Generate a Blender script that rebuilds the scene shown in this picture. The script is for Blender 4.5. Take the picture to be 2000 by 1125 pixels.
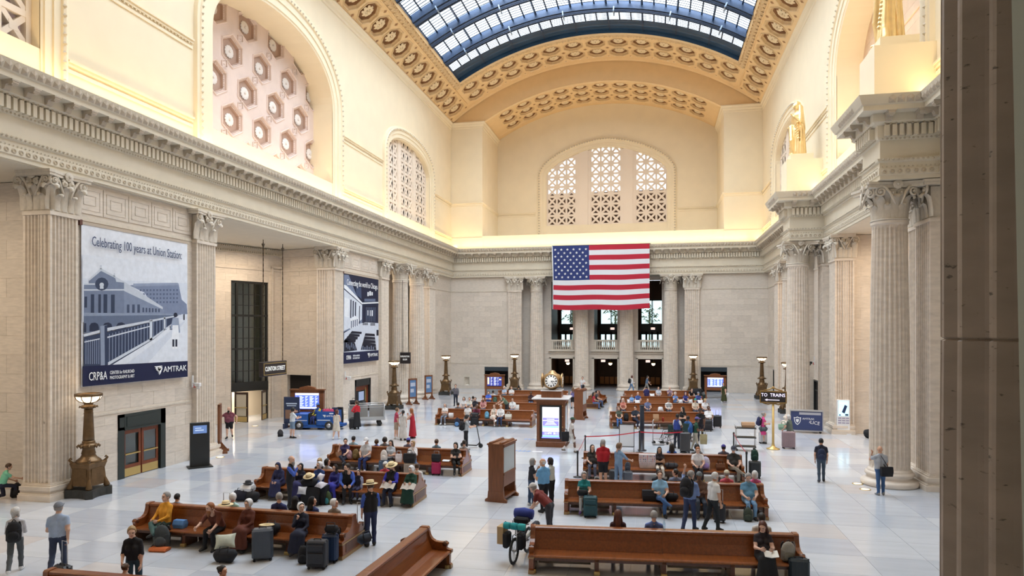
import bpy, math, random
import numpy as np
from mathutils import Vector, Matrix
random.seed(7)
PI = math.pi
S = bpy.context.scene
COL = S.collection
for o in list(bpy.data.objects): bpy.data.objects.remove(o)

# ---------------------------------------------------------------- camera, world, daylight, exposure
F0, U0, V0, EYE = 1333.0, 1000.0, 648.0, 6.0
YAW = math.atan(278 / 1333.0)
CX = 5.15
cd = bpy.data.cameras.new('camera'); cam = bpy.data.objects.new('camera', cd); COL.objects.link(cam)
cam.location = (CX, 0, EYE); cam.rotation_euler = (PI / 2, 0, YAW)
cd.sensor_width = 36; cd.lens = F0 / 2000 * 36; cd.shift_y = (V0 - 562.5) / 2000.0
cd.clip_start = .05; cd.clip_end = 400
S.camera = cam
W = bpy.data.worlds.new('sky'); S.world = W; W.use_nodes = True
bg = W.node_tree.nodes['Background']; bg.inputs[0].default_value = (.80, .90, 1.0, 1); bg.inputs[1].default_value = 3.0
def area(name, loc, sx, sy, power, col=(1, 1, 1), rot=(0, 0, 0), spread=PI):
    l = bpy.data.lights.new(name, 'AREA'); l.shape = 'RECTANGLE'; l.size = sx; l.size_y = sy; l.energy = power; l.color = col
    l.spread = spread
    o = bpy.data.objects.new(name, l); COL.objects.link(o); o.location = loc; o.rotation_euler = rot; return o
# daylight falling on the whole skylight from outside
area('daylight', (-.4, 38, 40), 26, 56, 37000, (.90, .95, 1.0))
WARM = (1.0, .74, .40)
# cove lamps lying on top of the cornice along the walls, shining up
area('cove_light', (-15.6, 37, 14.95), .35, 66, 600, WARM, (PI, .25, 0))
area('cove_light', (15.1, 37, 14.95), .35, 66, 600, WARM, (PI, -.25, 0))
area('cove_light', (-.4, 69.35, 14.95), 29, .35, 260, WARM, (PI - .25, 0, 0))
# lamps on top of the parapet of the end recess and in the big wall niches
area('niche_light', (-.4, 71, 16.3), 22, .4, 190, (1, .62, .28), (PI - .15, 0, 0))
area('niche_light', (-16.75, 36.3, 16.2), .5, 11.5, 70, (1, .80, .66), (PI, -.2, 0))
area('niche_light', (16.2, 36.3, 16.2), .5, 11.5, 200, (1, .80, .55), (PI, .2, 0))
# ceiling lamps of the side halls behind the openings
area('side_hall_light', (-19.5, 37.5, 11.3), 3, 6, 320, (1, .82, .62))
area('side_hall_light', (-20.5, 14.5, 11.3), 5, 8, 500, (1, .82, .62))
area('side_hall_light', (-19.5, 57, 11.3), 4, 8, 400, (1, .82, .62))
area('added_room_light', (-22.9, 42.2, 2.2), 1.6, 1.6, 90, (1, .86, .68))  # unseen lamp, added to brighten the room behind the street doors
area('side_hall_light', (19, 36.5, 11.3), 4, 10, 500, (1, .82, .62))
area('side_hall_light', (19, 57, 11.3), 4, 8, 400, (1, .82, .62))
S.view_settings.view_transform = 'Standard'; S.view_settings.look = 'None'
S.view_settings.gamma = 1.0; S.view_settings.use_curve_mapping = False
S.view_settings.exposure = 0.42
S.cycles.use_denoising = True
S.cycles.max_bounces = 8; S.cycles.diffuse_bounces = 4; S.cycles.glossy_bounces = 3; S.cycles.transparent_max_bounces = 12
S.cycles.caustics_reflective = False; S.cycles.caustics_refractive = False; S.cycles.sample_clamp_indirect = 6

# ---------------------------------------------------------------- helpers
def ray(u, v):
    k = (u - U0) / F0; s, c = math.sin(YAW), math.cos(YAW)
    return (-s + c * k, c + s * k, (V0 - v) / F0)
def onz(u, v, z=0.0):
    a, b, w = ray(u, v); t = (z - EYE) / w; return Vector((CX + a * t, b * t, z))
def ony(u, v, y):
    a, b, w = ray(u, v); t = y / b; return Vector((CX + a * t, y, EYE + w * t))
def onx(u, v, x):
    a, b, w = ray(u, v); t = (x - CX) / a; return Vector((x, b * t, EYE + w * t))

def T(x=0, y=0, z=0): return Matrix.Translation((x, y, z))
def RZ(a): return Matrix.Rotation(a, 4, 'Z')
def RX(a): return Matrix.Rotation(a, 4, 'X')
def RY(a): return Matrix.Rotation(a, 4, 'Y')
def SC(x, y, z): return Matrix.Diagonal((x, y, z, 1))

MATS = {}
def mat(name, col=(.8, .8, .8), rough=.5, metal=0.0, var=0.0, scale=6.0, stretch=(1, 1, 1), bump=0.0, rnd=0.0, emit=0.0, col2=None, spec=None, pits=0.0, coat=0.0):
    if name in MATS: return MATS[name]
    m = bpy.data.materials.new(name); m.use_nodes = True; MATS[name] = m
    nt = m.node_tree; N = nt.nodes; L = nt.links; b = N['Principled BSDF']
    b.inputs['Base Color'].default_value = (*col, 1); b.inputs['Roughness'].default_value = rough; b.inputs['Metallic'].default_value = metal
    if spec is not None: b.inputs['Specular IOR Level'].default_value = spec
    if coat: b.inputs['Coat Weight'].default_value = coat; b.inputs['Coat Roughness'].default_value = .1
    m.diffuse_color = (*col, 1)
    if emit:
        b.inputs['Emission Color'].default_value = (*col, 1); b.inputs['Emission Strength'].default_value = emit
    cur = None
    if var or bump or pits:
        g = N.new('ShaderNodeNewGeometry'); mp = N.new('ShaderNodeMapping'); mp.inputs['Scale'].default_value = stretch
        nz = N.new('ShaderNodeTexNoise'); nz.inputs['Scale'].default_value = scale; nz.inputs['Detail'].default_value = 5
        L.new(g.outputs['Position'], mp.inputs[0]); L.new(mp.outputs[0], nz.inputs['Vector'])
    if var:
        r = N.new('ShaderNodeValToRGB'); r.color_ramp.elements[0].position = .3; r.color_ramp.elements[1].position = .72
        c2 = col2 or tuple(max(0, c * (1 - var)) for c in col)
        r.color_ramp.elements[0].color = (*c2, 1); r.color_ramp.elements[1].color = (*col, 1)
        L.new(nz.outputs['Fac'], r.inputs[0]); cur = r.outputs[0]
    if pits:
        n2 = N.new('ShaderNodeTexNoise'); n2.inputs['Scale'].default_value = 18; n2.inputs['Detail'].default_value = 3
        m2 = N.new('ShaderNodeMapping'); m2.inputs['Scale'].default_value = (1, 1, 2.2)
        L.new(g.outputs['Position'], m2.inputs[0]); L.new(m2.outputs[0], n2.inputs['Vector'])
        r2 = N.new('ShaderNodeValToRGB'); r2.color_ramp.elements[0].position = .27; r2.color_ramp.elements[0].color = (1 - pits,) * 3 + (1,)
        r2.color_ramp.elements[1].position = .34; r2.color_ramp.elements[1].color = (1, 1, 1, 1)
        L.new(n2.outputs['Fac'], r2.inputs[0])
        mx = N.new('ShaderNodeMix'); mx.data_type = 'RGBA'; mx.blend_type = 'MULTIPLY'; mx.inputs[0].default_value = 1
        if cur: L.new(cur, mx.inputs[6])
        else: mx.inputs[6].default_value = (*col, 1)
        L.new(r2.outputs[0], mx.inputs[7]); cur = mx.outputs[2]
    if rnd:
        oi = N.new('ShaderNodeObjectInfo'); mr = N.new('ShaderNodeMapRange')
        mr.inputs[3].default_value = 1 - rnd; mr.inputs[4].default_value = 1 + rnd * .4
        L.new(oi.outputs['Random'], mr.inputs[0])
        hs = N.new('ShaderNodeHueSaturation'); L.new(mr.outputs[0], hs.inputs['Value'])
        if cur: L.new(cur, hs.inputs['Color'])
        else: hs.inputs['Color'].default_value = (*col, 1)
        cur = hs.outputs[0]
    if cur: L.new(cur, b.inputs['Base Color'])
    if bump:
        bp = N.new('ShaderNodeBump'); bp.inputs['Strength'].default_value = bump; bp.inputs['Distance'].default_value = .02
        L.new(nz.outputs['Fac'], bp.inputs['Height']); L.new(bp.outputs[0], b.inputs['Normal'])
    return m

class MB:
    """collects shapes and links them as one mesh object"""
    def __init__(s): s.v = []; s.f = []; s.m = []; s.sm = []
    def add(s, vs, fs, mi=0, M=None, smooth=False):
        n = len(s.v)
        if M is not None: vs = [M @ Vector(p) for p in vs]
        s.v.extend(tuple(p) for p in vs)
        s.f.extend(tuple(i + n for i in f) for f in fs)
        s.m.extend([mi] * len(fs)); s.sm.extend([smooth] * len(fs)); return s
    def merge(s, o, M=None, mi=None):
        n = len(s.v); s.v.extend(o.v if M is None else [tuple(M @ Vector(p)) for p in o.v])
        s.f.extend(tuple(i + n for i in f) for f in o.f); s.m.extend(o.m if mi is None else [mi] * len(o.f)); s.sm.extend(o.sm); return s
    def box(s, x0, y0, z0, x1, y1, z1, mi=0, M=None):
        return s.add([(x0, y0, z0), (x1, y0, z0), (x1, y1, z0), (x0, y1, z0), (x0, y0, z1), (x1, y0, z1), (x1, y1, z1), (x0, y1, z1)],
                     [(0, 3, 2, 1), (4, 5, 6, 7), (0, 1, 5, 4), (1, 2, 6, 5), (2, 3, 7, 6), (3, 0, 4, 7)], mi, M)
    def cbox(s, c, sz, mi=0, M=None, r=0.0):
        """box by centre and size with chamfered edges r"""
        if r <= 0:
            return s.box(c[0] - sz[0] / 2, c[1] - sz[1] / 2, c[2] - sz[2] / 2, c[0] + sz[0] / 2, c[1] + sz[1] / 2, c[2] + sz[2] / 2, mi, M)
        X, Y, Z = (a / 2 for a in sz); vs = []
        for i in (-1, 1):
            for j in (-1, 1):
                for k in (-1, 1):
                    vs += [(c[0] + i * X, c[1] + j * (Y - r), c[2] + k * (Z - r)), (c[0] + i * (X - r), c[1] + j * Y, c[2] + k * (Z - r)), (c[0] + i * (X - r), c[1] + j * (Y - r), c[2] + k * Z)]
        q = lambda i, j, k, a: 3 * ((i > 0) * 4 + (j > 0) * 2 + (k > 0)) + a
        fs = []
        for a in range(3):
            for sgn in (-1, 1):
                o = [(-1, -1), (1, -1), (1, 1), (-1, 1)]
                if sgn < 0: o = o[::-1]
                if a == 1: o = o[::-1]
                f = []
                for (p, r_) in o:
                    t = [p, r_]; t.insert(a, sgn); f.append(q(*t, a))
                fs.append(tuple(f))
        for a in range(3):
            b, d = [(1, 2), (0, 2), (0, 1)][a]
            for p in (-1, 1):
                for r_ in (-1, 1):
                    t0 = [0] * 3; t0[b] = p; t0[d] = r_; t1 = t0[:]; t0[a] = -1; t1[a] = 1
                    f = (q(*t0, b), q(*t1, b), q(*t1, d), q(*t0, d))
                    if (p * r_ > 0) == (a != 1): f = f[::-1]
                    fs.append(f)
        for i in (-1, 1):
            for j in (-1, 1):
                for k in (-1, 1):
                    f = (q(i, j, k, 0), q(i, j, k, 1), q(i, j, k, 2)); fs.append(f if i * j * k > 0 else f[::-1])
        return s.add(vs, fs, mi, M)
    def prism(s, poly, z0, z1, mi=0, M=None, axis='z'):
        n = len(poly)
        if sum(poly[i][0] * poly[(i + 1) % n][1] - poly[(i + 1) % n][0] * poly[i][1] for i in range(n)) < 0: poly = poly[::-1]
        if axis == 'z': f3 = lambda p, h: (p[0], p[1], h)
        elif axis == 'x': f3 = lambda p, h: (h, p[0], p[1])
        else: f3 = lambda p, h: (p[1], h, p[0])
        vs = [f3(p, z0) for p in poly] + [f3(p, z1) for p in poly]
        fs = [tuple(range(n))[::-1], tuple(range(n, 2 * n))] + [(i, (i + 1) % n, n + (i + 1) % n, n + i) for i in range(n)]
        return s.add(vs, fs, mi, M)
    def lathe(s, prof, n=16, mi=0, M=None, smooth=True, cap=True):
        vs = [(r * math.cos(2 * PI * i / n), r * math.sin(2 * PI * i / n), z) for r, z in prof for i in range(n)]
        fs = [(j * n + i, j * n + (i + 1) % n, (j + 1) * n + (i + 1) % n, (j + 1) * n + i) for j in range(len(prof) - 1) for i in range(n)]
        if cap: fs += [tuple(range(n))[::-1], tuple(range((len(prof) - 1) * n, len(prof) * n))]
        return s.add(vs, fs, mi, M, smooth)
    def tube(s, pts, r, n=8, mi=0, M=None, smooth=True, cap=True):
        pts = [Vector(p) for p in pts]; R = r if isinstance(r, (list, tuple)) else [r] * len(pts); vs = []
        t0 = (pts[1] - pts[0]).normalized(); up = Vector((0, 0, 1)) if abs(t0.z) < .9 else Vector((1, 0, 0))
        a = t0.cross(up).normalized()
        for i, p in enumerate(pts):
            t = (pts[min(i + 1, len(pts) - 1)] - pts[max(i - 1, 0)]).normalized()
            a = (a - t * a.dot(t)).normalized(); b = t.cross(a)
            vs += [p + (a * math.cos(2 * PI * k / n) + b * math.sin(2 * PI * k / n)) * R[i] for k in range(n)]
        m = len(pts)
        fs = [(j * n + i, j * n + (i + 1) % n, (j + 1) * n + (i + 1) % n, (j + 1) * n + i) for j in range(m - 1) for i in range(n)]
        if cap: fs += [tuple(range(n))[::-1], tuple(range((m - 1) * n, m * n))]
        return s.add(vs, fs, mi, M, smooth)
    def bar(s, a, b, w, h=None, mi=0, M=None, up=(0, 0, 1)):
        a = Vector(a); b = Vector(b); h = h or w; t = (b - a).normalized(); up = Vector(up)
        if abs(t.dot(up)) > .99: up = Vector((1, 0, 0))
        x = t.cross(up).normalized() * (w / 2); y = x.cross(t).normalized() * (h / 2)
        return s.add([a - x - y, a + x - y, a + x + y, a - x + y, b - x - y, b + x - y, b + x + y, b - x + y],
                     [(0, 1, 2, 3), (7, 6, 5, 4), (0, 4, 5, 1), (1, 5, 6, 2), (2, 6, 7, 3), (3, 7, 4, 0)], mi, M)
    def grid(s, fn, nu, nv, mi=0, smooth=True, flip=False, M=None):
        vs = [fn(i / nu, j / nv) for j in range(nv + 1) for i in range(nu + 1)]
        q = nu + 1
        fs = [(j * q + i, j * q + i + 1, (j + 1) * q + i + 1, (j + 1) * q + i) for j in range(nv) for i in range(nu)]
        if flip: fs = [f[::-1] for f in fs]
        return s.add(vs, fs, mi, M, smooth)
    def quad(s, a, b, c, d, mi=0): return s.add([a, b, c, d], [(0, 1, 2, 3)], mi)
    def sphere(s, c, r, n=10, mi=0, sc=(1, 1, 1), M=None):
        vs = [(c[0], c[1], c[2] - r * sc[2])]; k = max(4, n // 2 + 1)
        for j in range(1, k):
            a = PI * j / k - PI / 2
            vs += [(c[0] + r * sc[0] * math.cos(a) * math.cos(2 * PI * i / n), c[1] + r * sc[1] * math.cos(a) * math.sin(2 * PI * i / n), c[2] + r * sc[2] * math.sin(a)) for i in range(n)]
        vs.append((c[0], c[1], c[2] + r * sc[2])); e = len(vs) - 1
        fs = [(0, 1 + (i + 1) % n, 1 + i) for i in range(n)]
        for j in range(k - 2): fs += [(1 + j * n + i, 1 + j * n + (i + 1) % n, 1 + (j + 1) * n + (i + 1) % n, 1 + (j + 1) * n + i) for i in range(n)]
        fs += [(1 + (k - 2) * n + i, 1 + (k - 2) * n + (i + 1) % n, e) for i in range(n)]
        return s.add(vs, fs, mi, M, True)
    def mesh(s, name, mats):
        me = bpy.data.meshes.new(name); me.from_pydata(s.v, [], s.f)
        for m in (mats if isinstance(mats, (list, tuple)) else [mats]): me.materials.append(m)
        me.polygons.foreach_set('material_index', s.m); me.polygons.foreach_set('use_smooth', s.sm)
        me.update(); return me
    def build(s, name, mats, parent=None, M=None, **kw): return ob(name, s.mesh(name, mats), parent, M, **kw)

def ob(name, me, parent=None, M=None, label=None, cat=None, group=None, kind=None):
    o = bpy.data.objects.new(name, me); COL.objects.link(o)
    if parent is not None: o.parent = parent
    if M is not None: o.matrix_basis = M
    if label: o['label'] = label
    if cat: o['category'] = cat
    if group: o['group'] = group
    if kind: o['kind'] = kind
    return o
def root(name, label=None, cat=None, M=None, group=None, kind=None): return ob(name, None, None, M, label, cat, group, kind)
def copy_tree(o, M=None, label=None, parent=None):
    c = o.copy(); COL.objects.link(c)
    if parent is not None: c.parent = parent
    if M is not None: c.matrix_basis = M
    if label: c['label'] = label
    for ch in o.children: copy_tree(ch, parent=c)
    return c
def text(s, size, name, m, parent=None, M=None, depth=.004, align='CENTER', font_w=1.0, **kw):
    cu = bpy.data.curves.new(name, 'FONT'); cu.body = s; cu.size = size; cu.extrude = depth; cu.align_x = align; cu.align_y = 'CENTER'; cu.resolution_u = 2
    t = bpy.data.objects.new(name, cu); COL.objects.link(t); bpy.context.view_layer.update()
    me = bpy.data.meshes.new_from_object(t.evaluated_get(bpy.context.evaluated_depsgraph_get())); me.materials.clear(); me.materials.append(m)
    bpy.data.objects.remove(t); return ob(name, me, parent, (M or Matrix()) @ SC(font_w, 1, 1), **kw)

# ---------------------------------------------------------------- materials
STONE = mat('travertine_wall', (.77, .685, .59), .55, 0, .17, 3.0, (1, 1, 5), .15, rnd=.09)
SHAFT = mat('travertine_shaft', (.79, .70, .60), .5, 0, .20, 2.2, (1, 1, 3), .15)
SHADEDSHAFT = mat('shaded_pitted_travertine', (.38, .30, .235), .55, 0, .25, 2.5, (1, 1, 2.5), .3, pits=.7)  # real pits; the dark tone is the column's shade put into colour
CARVE = mat('carved_stone_shaded', (.71, .64, .54), .6, 0, .12, 8, (1, 1, 1), .1)  # toned darker than the walls: shade of the carving put into colour
PLASTER = mat('cream_plaster', (.87, .75, .545), .65, 0, .05, .8, (1, 1, 1), .03)  # cream; part of the warm lamp glow is put into this tone
ENT = mat('entablature_stone', (.76, .69, .56), .6, 0, .07, 1.5, (1, 1, 1), .05)
ORN = mat('ornament_stone_shaded', (.62, .54, .42), .6, 0, .10, 8)  # darkened so the relief stands out, shade painted in
MODIL = mat('bracket_stone_shaded', (.58, .50, .40), .6, 0, .10, 8)  # brackets painted darker in place of their own shading
VAULT = mat('warm_lit_vault_plaster', (.83, .59, .315), .6, 0, .06, 1.2)  # really cream; the cove lamps' warm glow is put into the tan
COFFER = mat('coffer_stone_shaded', (.76, .55, .31), .6, 0, .10, 5)  # same warm glow plus rim shading, both put into the colour
COFIN = mat('coffer_inside_shade', (.36, .19, .085), .7)  # recess shade painted as a darker copy of the coffer colour
ROSE = mat('rosette_cream', (.82, .66, .43), .6)
PINK = mat('pink_lit_niche_plaster', (.74, .60, .54), .65, 0, .08, 1.5)  # the niche's pinkish light is put into this plaster colour
PINKIN = mat('pink_lit_coffer_inside', (.46, .31, .24), .65)  # same painted pinkish light, in a darker tone for the insides
WHITE = mat('white_petal', (.80, .74, .70), .6)
STEEL = mat('blue_steel', (.022, .046, .10), .45, .2, .3, 2)
STEELD = mat('blue_steel_panel', (.03, .085, .17), .5, 0, .4, .6)
BRONZE = mat('bronze', (.20, .12, .055), .38, .6, .35, 6)
BRONZED = mat('dark_bronze_base', (.06, .06, .055), .45, .4, .3, 8)
GOLD = mat('gilded_bronze', (1.0, .74, .36), .36, .75, .15, 3)
BLACK = mat('black_metal', (.018, .02, .02), .45)
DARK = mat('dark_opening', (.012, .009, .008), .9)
BROWN = mat('dark_brown_panel', (.11, .05, .025), .6, 0, .3, 2)
BRASS = mat('brass_plate', (.62, .45, .17), .35, .6)
WOOD = mat('bench_wood', (.25, .07, .014), .3, 0, .35, 3, (6, .6, 6), .05, spec=.5, coat=.3)
WOODD = mat('bench_wood_dark', (.13, .045, .018), .35, 0, .35, 3, (4, 4, 1), .05)
WOODK = mat('kiosk_wood', (.24, .085, .03), .38, 0, .3, 3, (6, 6, .7), .04)
REDW = mat('red_wood_door', (.22, .055, .02), .4, 0, .3, 4, (5, 5, .8))
def glass(name, col, alpha, rough=.05):
    if name in MATS: return MATS[name]
    m = bpy.data.materials.new(name); m.use_nodes = True; MATS[name] = m; nt = m.node_tree; N = nt.nodes; L = nt.links
    N.remove(N['Principled BSDF']); t = N.new('ShaderNodeBsdfTransparent'); g = N.new('ShaderNodeBsdfGlossy'); x = N.new('ShaderNodeMixShader')
    t.inputs[0].default_value = (*col, 1); g.inputs['Roughness'].default_value = rough; g.inputs[0].default_value = (.9, .95, 1, 1); x.inputs[0].default_value = alpha
    L.new(t.outputs[0], x.inputs[1]); L.new(g.outputs[0], x.inputs[2]); L.new(x.outputs[0], N['Material Output'].inputs[0]); return m
GLASS = glass('skylight_glass', (.93, .97, 1), .06)
GLASSD = glass('window_glass', (.62, .68, .66), .12)
# ================================================================= SETTING
# ---------------------------------------------------------------- floor
FL = [mat('marble_slab_%s' % n, c, .13, 0, .10, 1.4, (.35, 2.2, 1), 0) for n, c in (('a', (.54, .575, .635)), ('b', (.60, .63, .68)), ('c', (.50, .535, .605)), ('d', (.58, .555, .56)))]
GROUT = mat('floor_joint', (.50, .50, .52), .6)
fl = MB().box(-34, -3, -.3, 27, 84, -.012).build('floor', GROUT, kind='structure')
SL = 1.52
slabs = []
for i in range(-22, 18):
    for j in range(-1, 55):
        x, y = i * SL, j * SL
        d = (x + .7 - CX) * -math.sin(YAW) + (y + .7) * math.cos(YAW); r = (x + .7 - CX) * math.cos(YAW) + (y + .7) * math.sin(YAW)
        vis = d > 4 and abs(r / d) < .78 and 6 / d < .40 and -16 < x + .7 < 16 and y < 70
        slabs.append((d if vis else 1e3 + d * d, x, y))
slabs.sort()
slab_me = {}
for k in range(4):
    slab_me[k] = MB().box(.004, .004, -.03, SL - .004, SL - .004, 0).mesh('floor_slab', FL[k])
rest = MB()
for n, (d, x, y) in enumerate(slabs):
    k = random.choices(range(4), (5, 5, 3, 1))[0]
    if n < 300: ob('floor_slab', slab_me[k], fl, T(x, y, 0))
    else: rest.box(x + .004, y + .004, -.03, x + SL - .004, y + SL - .004, 0, k)
rest.build('distant_floor_slabs', FL, fl, kind='stuff')
# blue arrows stuck on the marble
BLUEPRINT = mat('blue_floor_print', (.05, .22, .62), .4); WHITEPR = mat('white_print', (.9, .92, .95), .5)

# ---------------------------------------------------------------- stone block walls
def cuts(a, b, step, extra):
    n = max(1, round((b - a) / step)); c = [a + (b - a) * i / n for i in range(n + 1)]
    for e in extra:
        if a < e < b:
            c = [x for x in c if abs(x - e) > step * .3 or x in (a, b)] + [e]
    return sorted(set(round(x, 4) for x in c))
block_cache = {}
def stone_wall(parent, M, w, z0, z1, ch=.56, bl=1.35, holes=(), th=.3, m=None, name='stone_block'):
    """a wall of single blocks in local (x along, y into the wall, z up); M places it"""
    m = m or STONE; zc = cuts(z0, z1, ch, [h[1] for h in holes] + [h[3] for h in holes]); back = MB()
    for r in range(len(zc) - 1):
        a, b = zc[r], zc[r + 1]; iv = [(0, w)]
        for h in holes:
            if h[1] < b - .01 and h[3] > a + .01:
                nv = []
                for p, q in iv:
                    if h[0] > p + .01: nv.append((p, min(q, h[0])))
                    if h[2] < q - .01: nv.append((max(p, h[2]), q))
                    if h[0] <= p + .01 and h[2] <= p: pass
                iv = [t for t in nv if t[1] - t[0] > .02] if True else iv
        for p, q in iv:
            back.box(p, .009, a, q, th, b)
            off = (r % 2) * bl / 2; xs = sorted(set([p, q] + [round(x, 3) for x in [off + bl * k for k in range(-1, int(w / bl) + 2)] if p + .25 < x < q - .25]))
            for x0, x1 in zip(xs, xs[1:]):
                key = (round(x1 - x0, 2), round(b - a, 2), m.name)
                if key not in block_cache:
                    W_, H_ = x1 - x0, b - a; e = .003
                    block_cache[key] = MB().add([(e, .012, e), (W_ - e, .012, e), (W_ - e, .012, H_ - e), (e, .012, H_ - e), (e * 2, 0, e * 2), (W_ - e * 2, 0, e * 2), (W_ - e * 2, 0, H_ - e * 2), (e * 2, 0, H_ - e * 2)],
                        [(4, 5, 6, 7), (0, 1, 5, 4), (1, 2, 6, 5), (2, 3, 7, 6), (3, 0, 4, 7)]).mesh(name, m)
                ob(name, block_cache[key], parent, M @ T(x0, random.uniform(-.002, .002), a))
    return back.build('wall_backing', m, parent, M)
ML = lambda x, y: T(x, y, 0) @ RZ(PI / 2)        # along +Y, into -X  (left wall)
MR = lambda x, y: T(x, y, 0) @ RZ(-PI / 2)       # along -Y, into +X  (right wall)

XL, XR, YB = -16.1, 15.95, 70.0
FX_L, FX_R = -15.85, 15.55       # entablature faces
wl = root('wall_left', kind='structure'); wr = root('wall_right', kind='structure'); wb = root('wall_back', kind='structure'); wn = root('wall_near', kind='structure')
# left piers
stone_wall(wl, ML(XL, 20.4), 9.3, 0, 10.3, holes=[(3.37, 0, 6.1, 2.62)])
stone_wall(wl, ML(XL, 42.5), 9.5, 0, 10.3, holes=[(3.6, 0, 6.4, 2.5)])
stone_wall(wl, ML(XL, 62.2), 7.8, 0, 10.3)
for y0, w in ((20.4, 9.3), (42.5, 9.5), (62.2, 7.8)):
    MB().box(0, 0.02, 10.3, w, .3, 11.76).build('frieze_course', STONE, wl, ML(XL, y0))
    MB().box(0, -.04, 10.22, w, .1, 10.36).box(0, -.03, 2.72, w, .05, 2.80).build('string_course', CARVE, wl, ML(XL, y0))
# square fret panels over the banners
def fret(parent, M, w, h):
    p = MB().box(.02, -.012, .02, w - .02, .02, h - .02); 
    for k, o in ((0, .16), (1, .36)):
        for a, b, c, d in ((o, o, w - o, o + .02), (o, h - o - .02, w - o, h - o), (o, o, o + .02, h - o), (w - o - .02, o, w - o, h - o)): p.box(a, -.03, b, c, -.01, d)
    p.build('fret_panel', STONE, parent, M)
for y0, n, w in ((21.7, 5, 1.32), (43.9, 4, 1.6)):
    for i in range(n): fret(wl, ML(XL, y0 + i * w) @ T(0, 0, 10.5), w, 1.1)
# end walls of the side halls beside the piers
stone_wall(wl, T(-31, 21.6, 0), 15, 0, 11.7, ch=.72, bl=1.7, holes=[])
# the rotated hall behind the left opening
PC = Vector((-25.7 + CX, 43.7, 0)); wd = math.radians(65)
MW = Matrix.Translation(PC) @ RZ(-wd - PI / 2 + PI) @ T(0, 0, 0)
ang = math.atan2(-.906, -.423)
MW = Matrix.Translation(PC) @ RZ(ang + PI) @ T(-13, 0, 0)     # runs towards the corner
stone_wall(wl, MW, 13, 0, 11.7, ch=.62, bl=1.6, holes=[(9.2, 0, 12.0, 9.4)])
ea = math.atan2(43.0 - PC.y, -17.2 - PC.x); el = (Vector((-17.2, 43.0, 0)) - PC).length
ME = Matrix.Translation(PC) @ RZ(ea)
stone_wall(wl, ME, el, 0, 11.7, ch=.62, bl=1.6, holes=[(.55, 0, 2.6, 3.0)])
stone_wall(wl, T(-31, 30.0, 0) @ T(14.2, -.1, 0) @ RZ(PI), 14, 0, 11.7, ch=.8, bl=2)
MB().box(.45, -.05, 3.0, 2.7, .0, 3.12).box(11, -.0, 0, 11, 0, 0).build('string_course', CARVE, wl, ME)
MB().box(0, -.06, 10.2, 13, 0, 10.32).box(12.15, -.12, 0, 12.3, 0, 10.5).box(12.15, -.12, 10.4, 13, 0, 10.55).build('wall_panel_mould', STONE, wl, MW)
MB().box(0, -.06, 10.2, el, 0, 10.32).box(0, -.25, 11.2, el, 0, 11.7).build('wall_panel_mould', STONE, wl, ME)
bd = MB().box(0, -.35, 11.25, 13, 0, 11.7)
for i in range(86): bd.box(i * .15, -.42, 11.3, i * .15 + .08, -.3, 11.38); bd.box(i * .15, -.5, 11.6, i * .15 + .08, -.3, 11.66)
bd.build('ceiling_border', ORN, wl, MW)
# far left bay back wall, recess ceilings, outer shell
stone_wall(wl, ML(-20.5, 50.5), 14, 0, 11.7, ch=.7, bl=1.7)
ce = MB()
for x0, y0, x1, y1 in ((-34, 3, -15.9, 70), (15.6, 3, 27, 70)): ce.box(x0, y0, 11.72, x1, y1, 12.0)
ce.box(-17, -3, 11.72, 17, 3.5, 12.0); ce.box(-16, 70, 11.75, 16, 78, 12.0)
ce.build('ceiling', ENT, kind='structure')
sh = MB()  # unseen closing walls, added to keep stray sky light out
sh.box(-34.3, -3, 0, -34, 72, 12); sh.box(27, -3, 0, 27.3, 72, 12); sh.box(-34, -3.3, 0, 27, -3, 12); sh.box(-34, 3.2, 0, -16.3, 3.5, 12); sh.box(16, 3.2, 0, 27, 3.5, 12)
sh.box(-34, 70.3, 0, -16.2, 70.6, 12); sh.box(16.1, 70.3, 0, 27, 70.6, 12)
sh.build('wall_light_seal', STONE, kind='structure')
MB().box(-17, 3.2, 11.75, 17, 3.5, 36).build('wall_end_upper', PLASTER, kind='structure')
# balcony the camera stands on
MB().box(-17, -3, 3.9, 17, 2.2, 4.3).build('floor_balcony', STONE, kind='structure')

# right piers
stone_wall(wr, MR(XR, 52.5), 9.3, 0, 10.3, holes=[(2.0, 0, 3.6, 2.7)])
stone_wall(wr, MR(XR, 31.2), 10.2, 0, 10.3, ch=.8, bl=1.6)
stone_wall(wr, MR(XR, 70), 7.6, 0, 10.3, holes=[(3.0, 0, 4.6, 2.5)])
stone_wall(wr, T(16.3, 43.5, 0), 6, 0, 11.7, ch=.62, bl=1.5, th=.8)
for y0, w in ((52.5, 9.3), (31.2, 10.2), (70, 7.6)):
    MB().box(0, 0.02, 10.3, w, .3, 11.76).build('frieze_course', STONE, wr, MR(XR, y0))
    MB().box(0, -.04, 10.22, w, .1, 10.36).box(0, -.03, 2.72, w, .05, 2.80).build('string_course', CARVE, wr, MR(XR, y0))
stone_wall(wr, MR(21, 60), 34, 0, 11.7, ch=.9, bl=2.2, m=mat('orange_travertine', (.74, .56, .40), .6, 0, .15, 2, (1, 1, 4), .1, rnd=.05))
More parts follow.
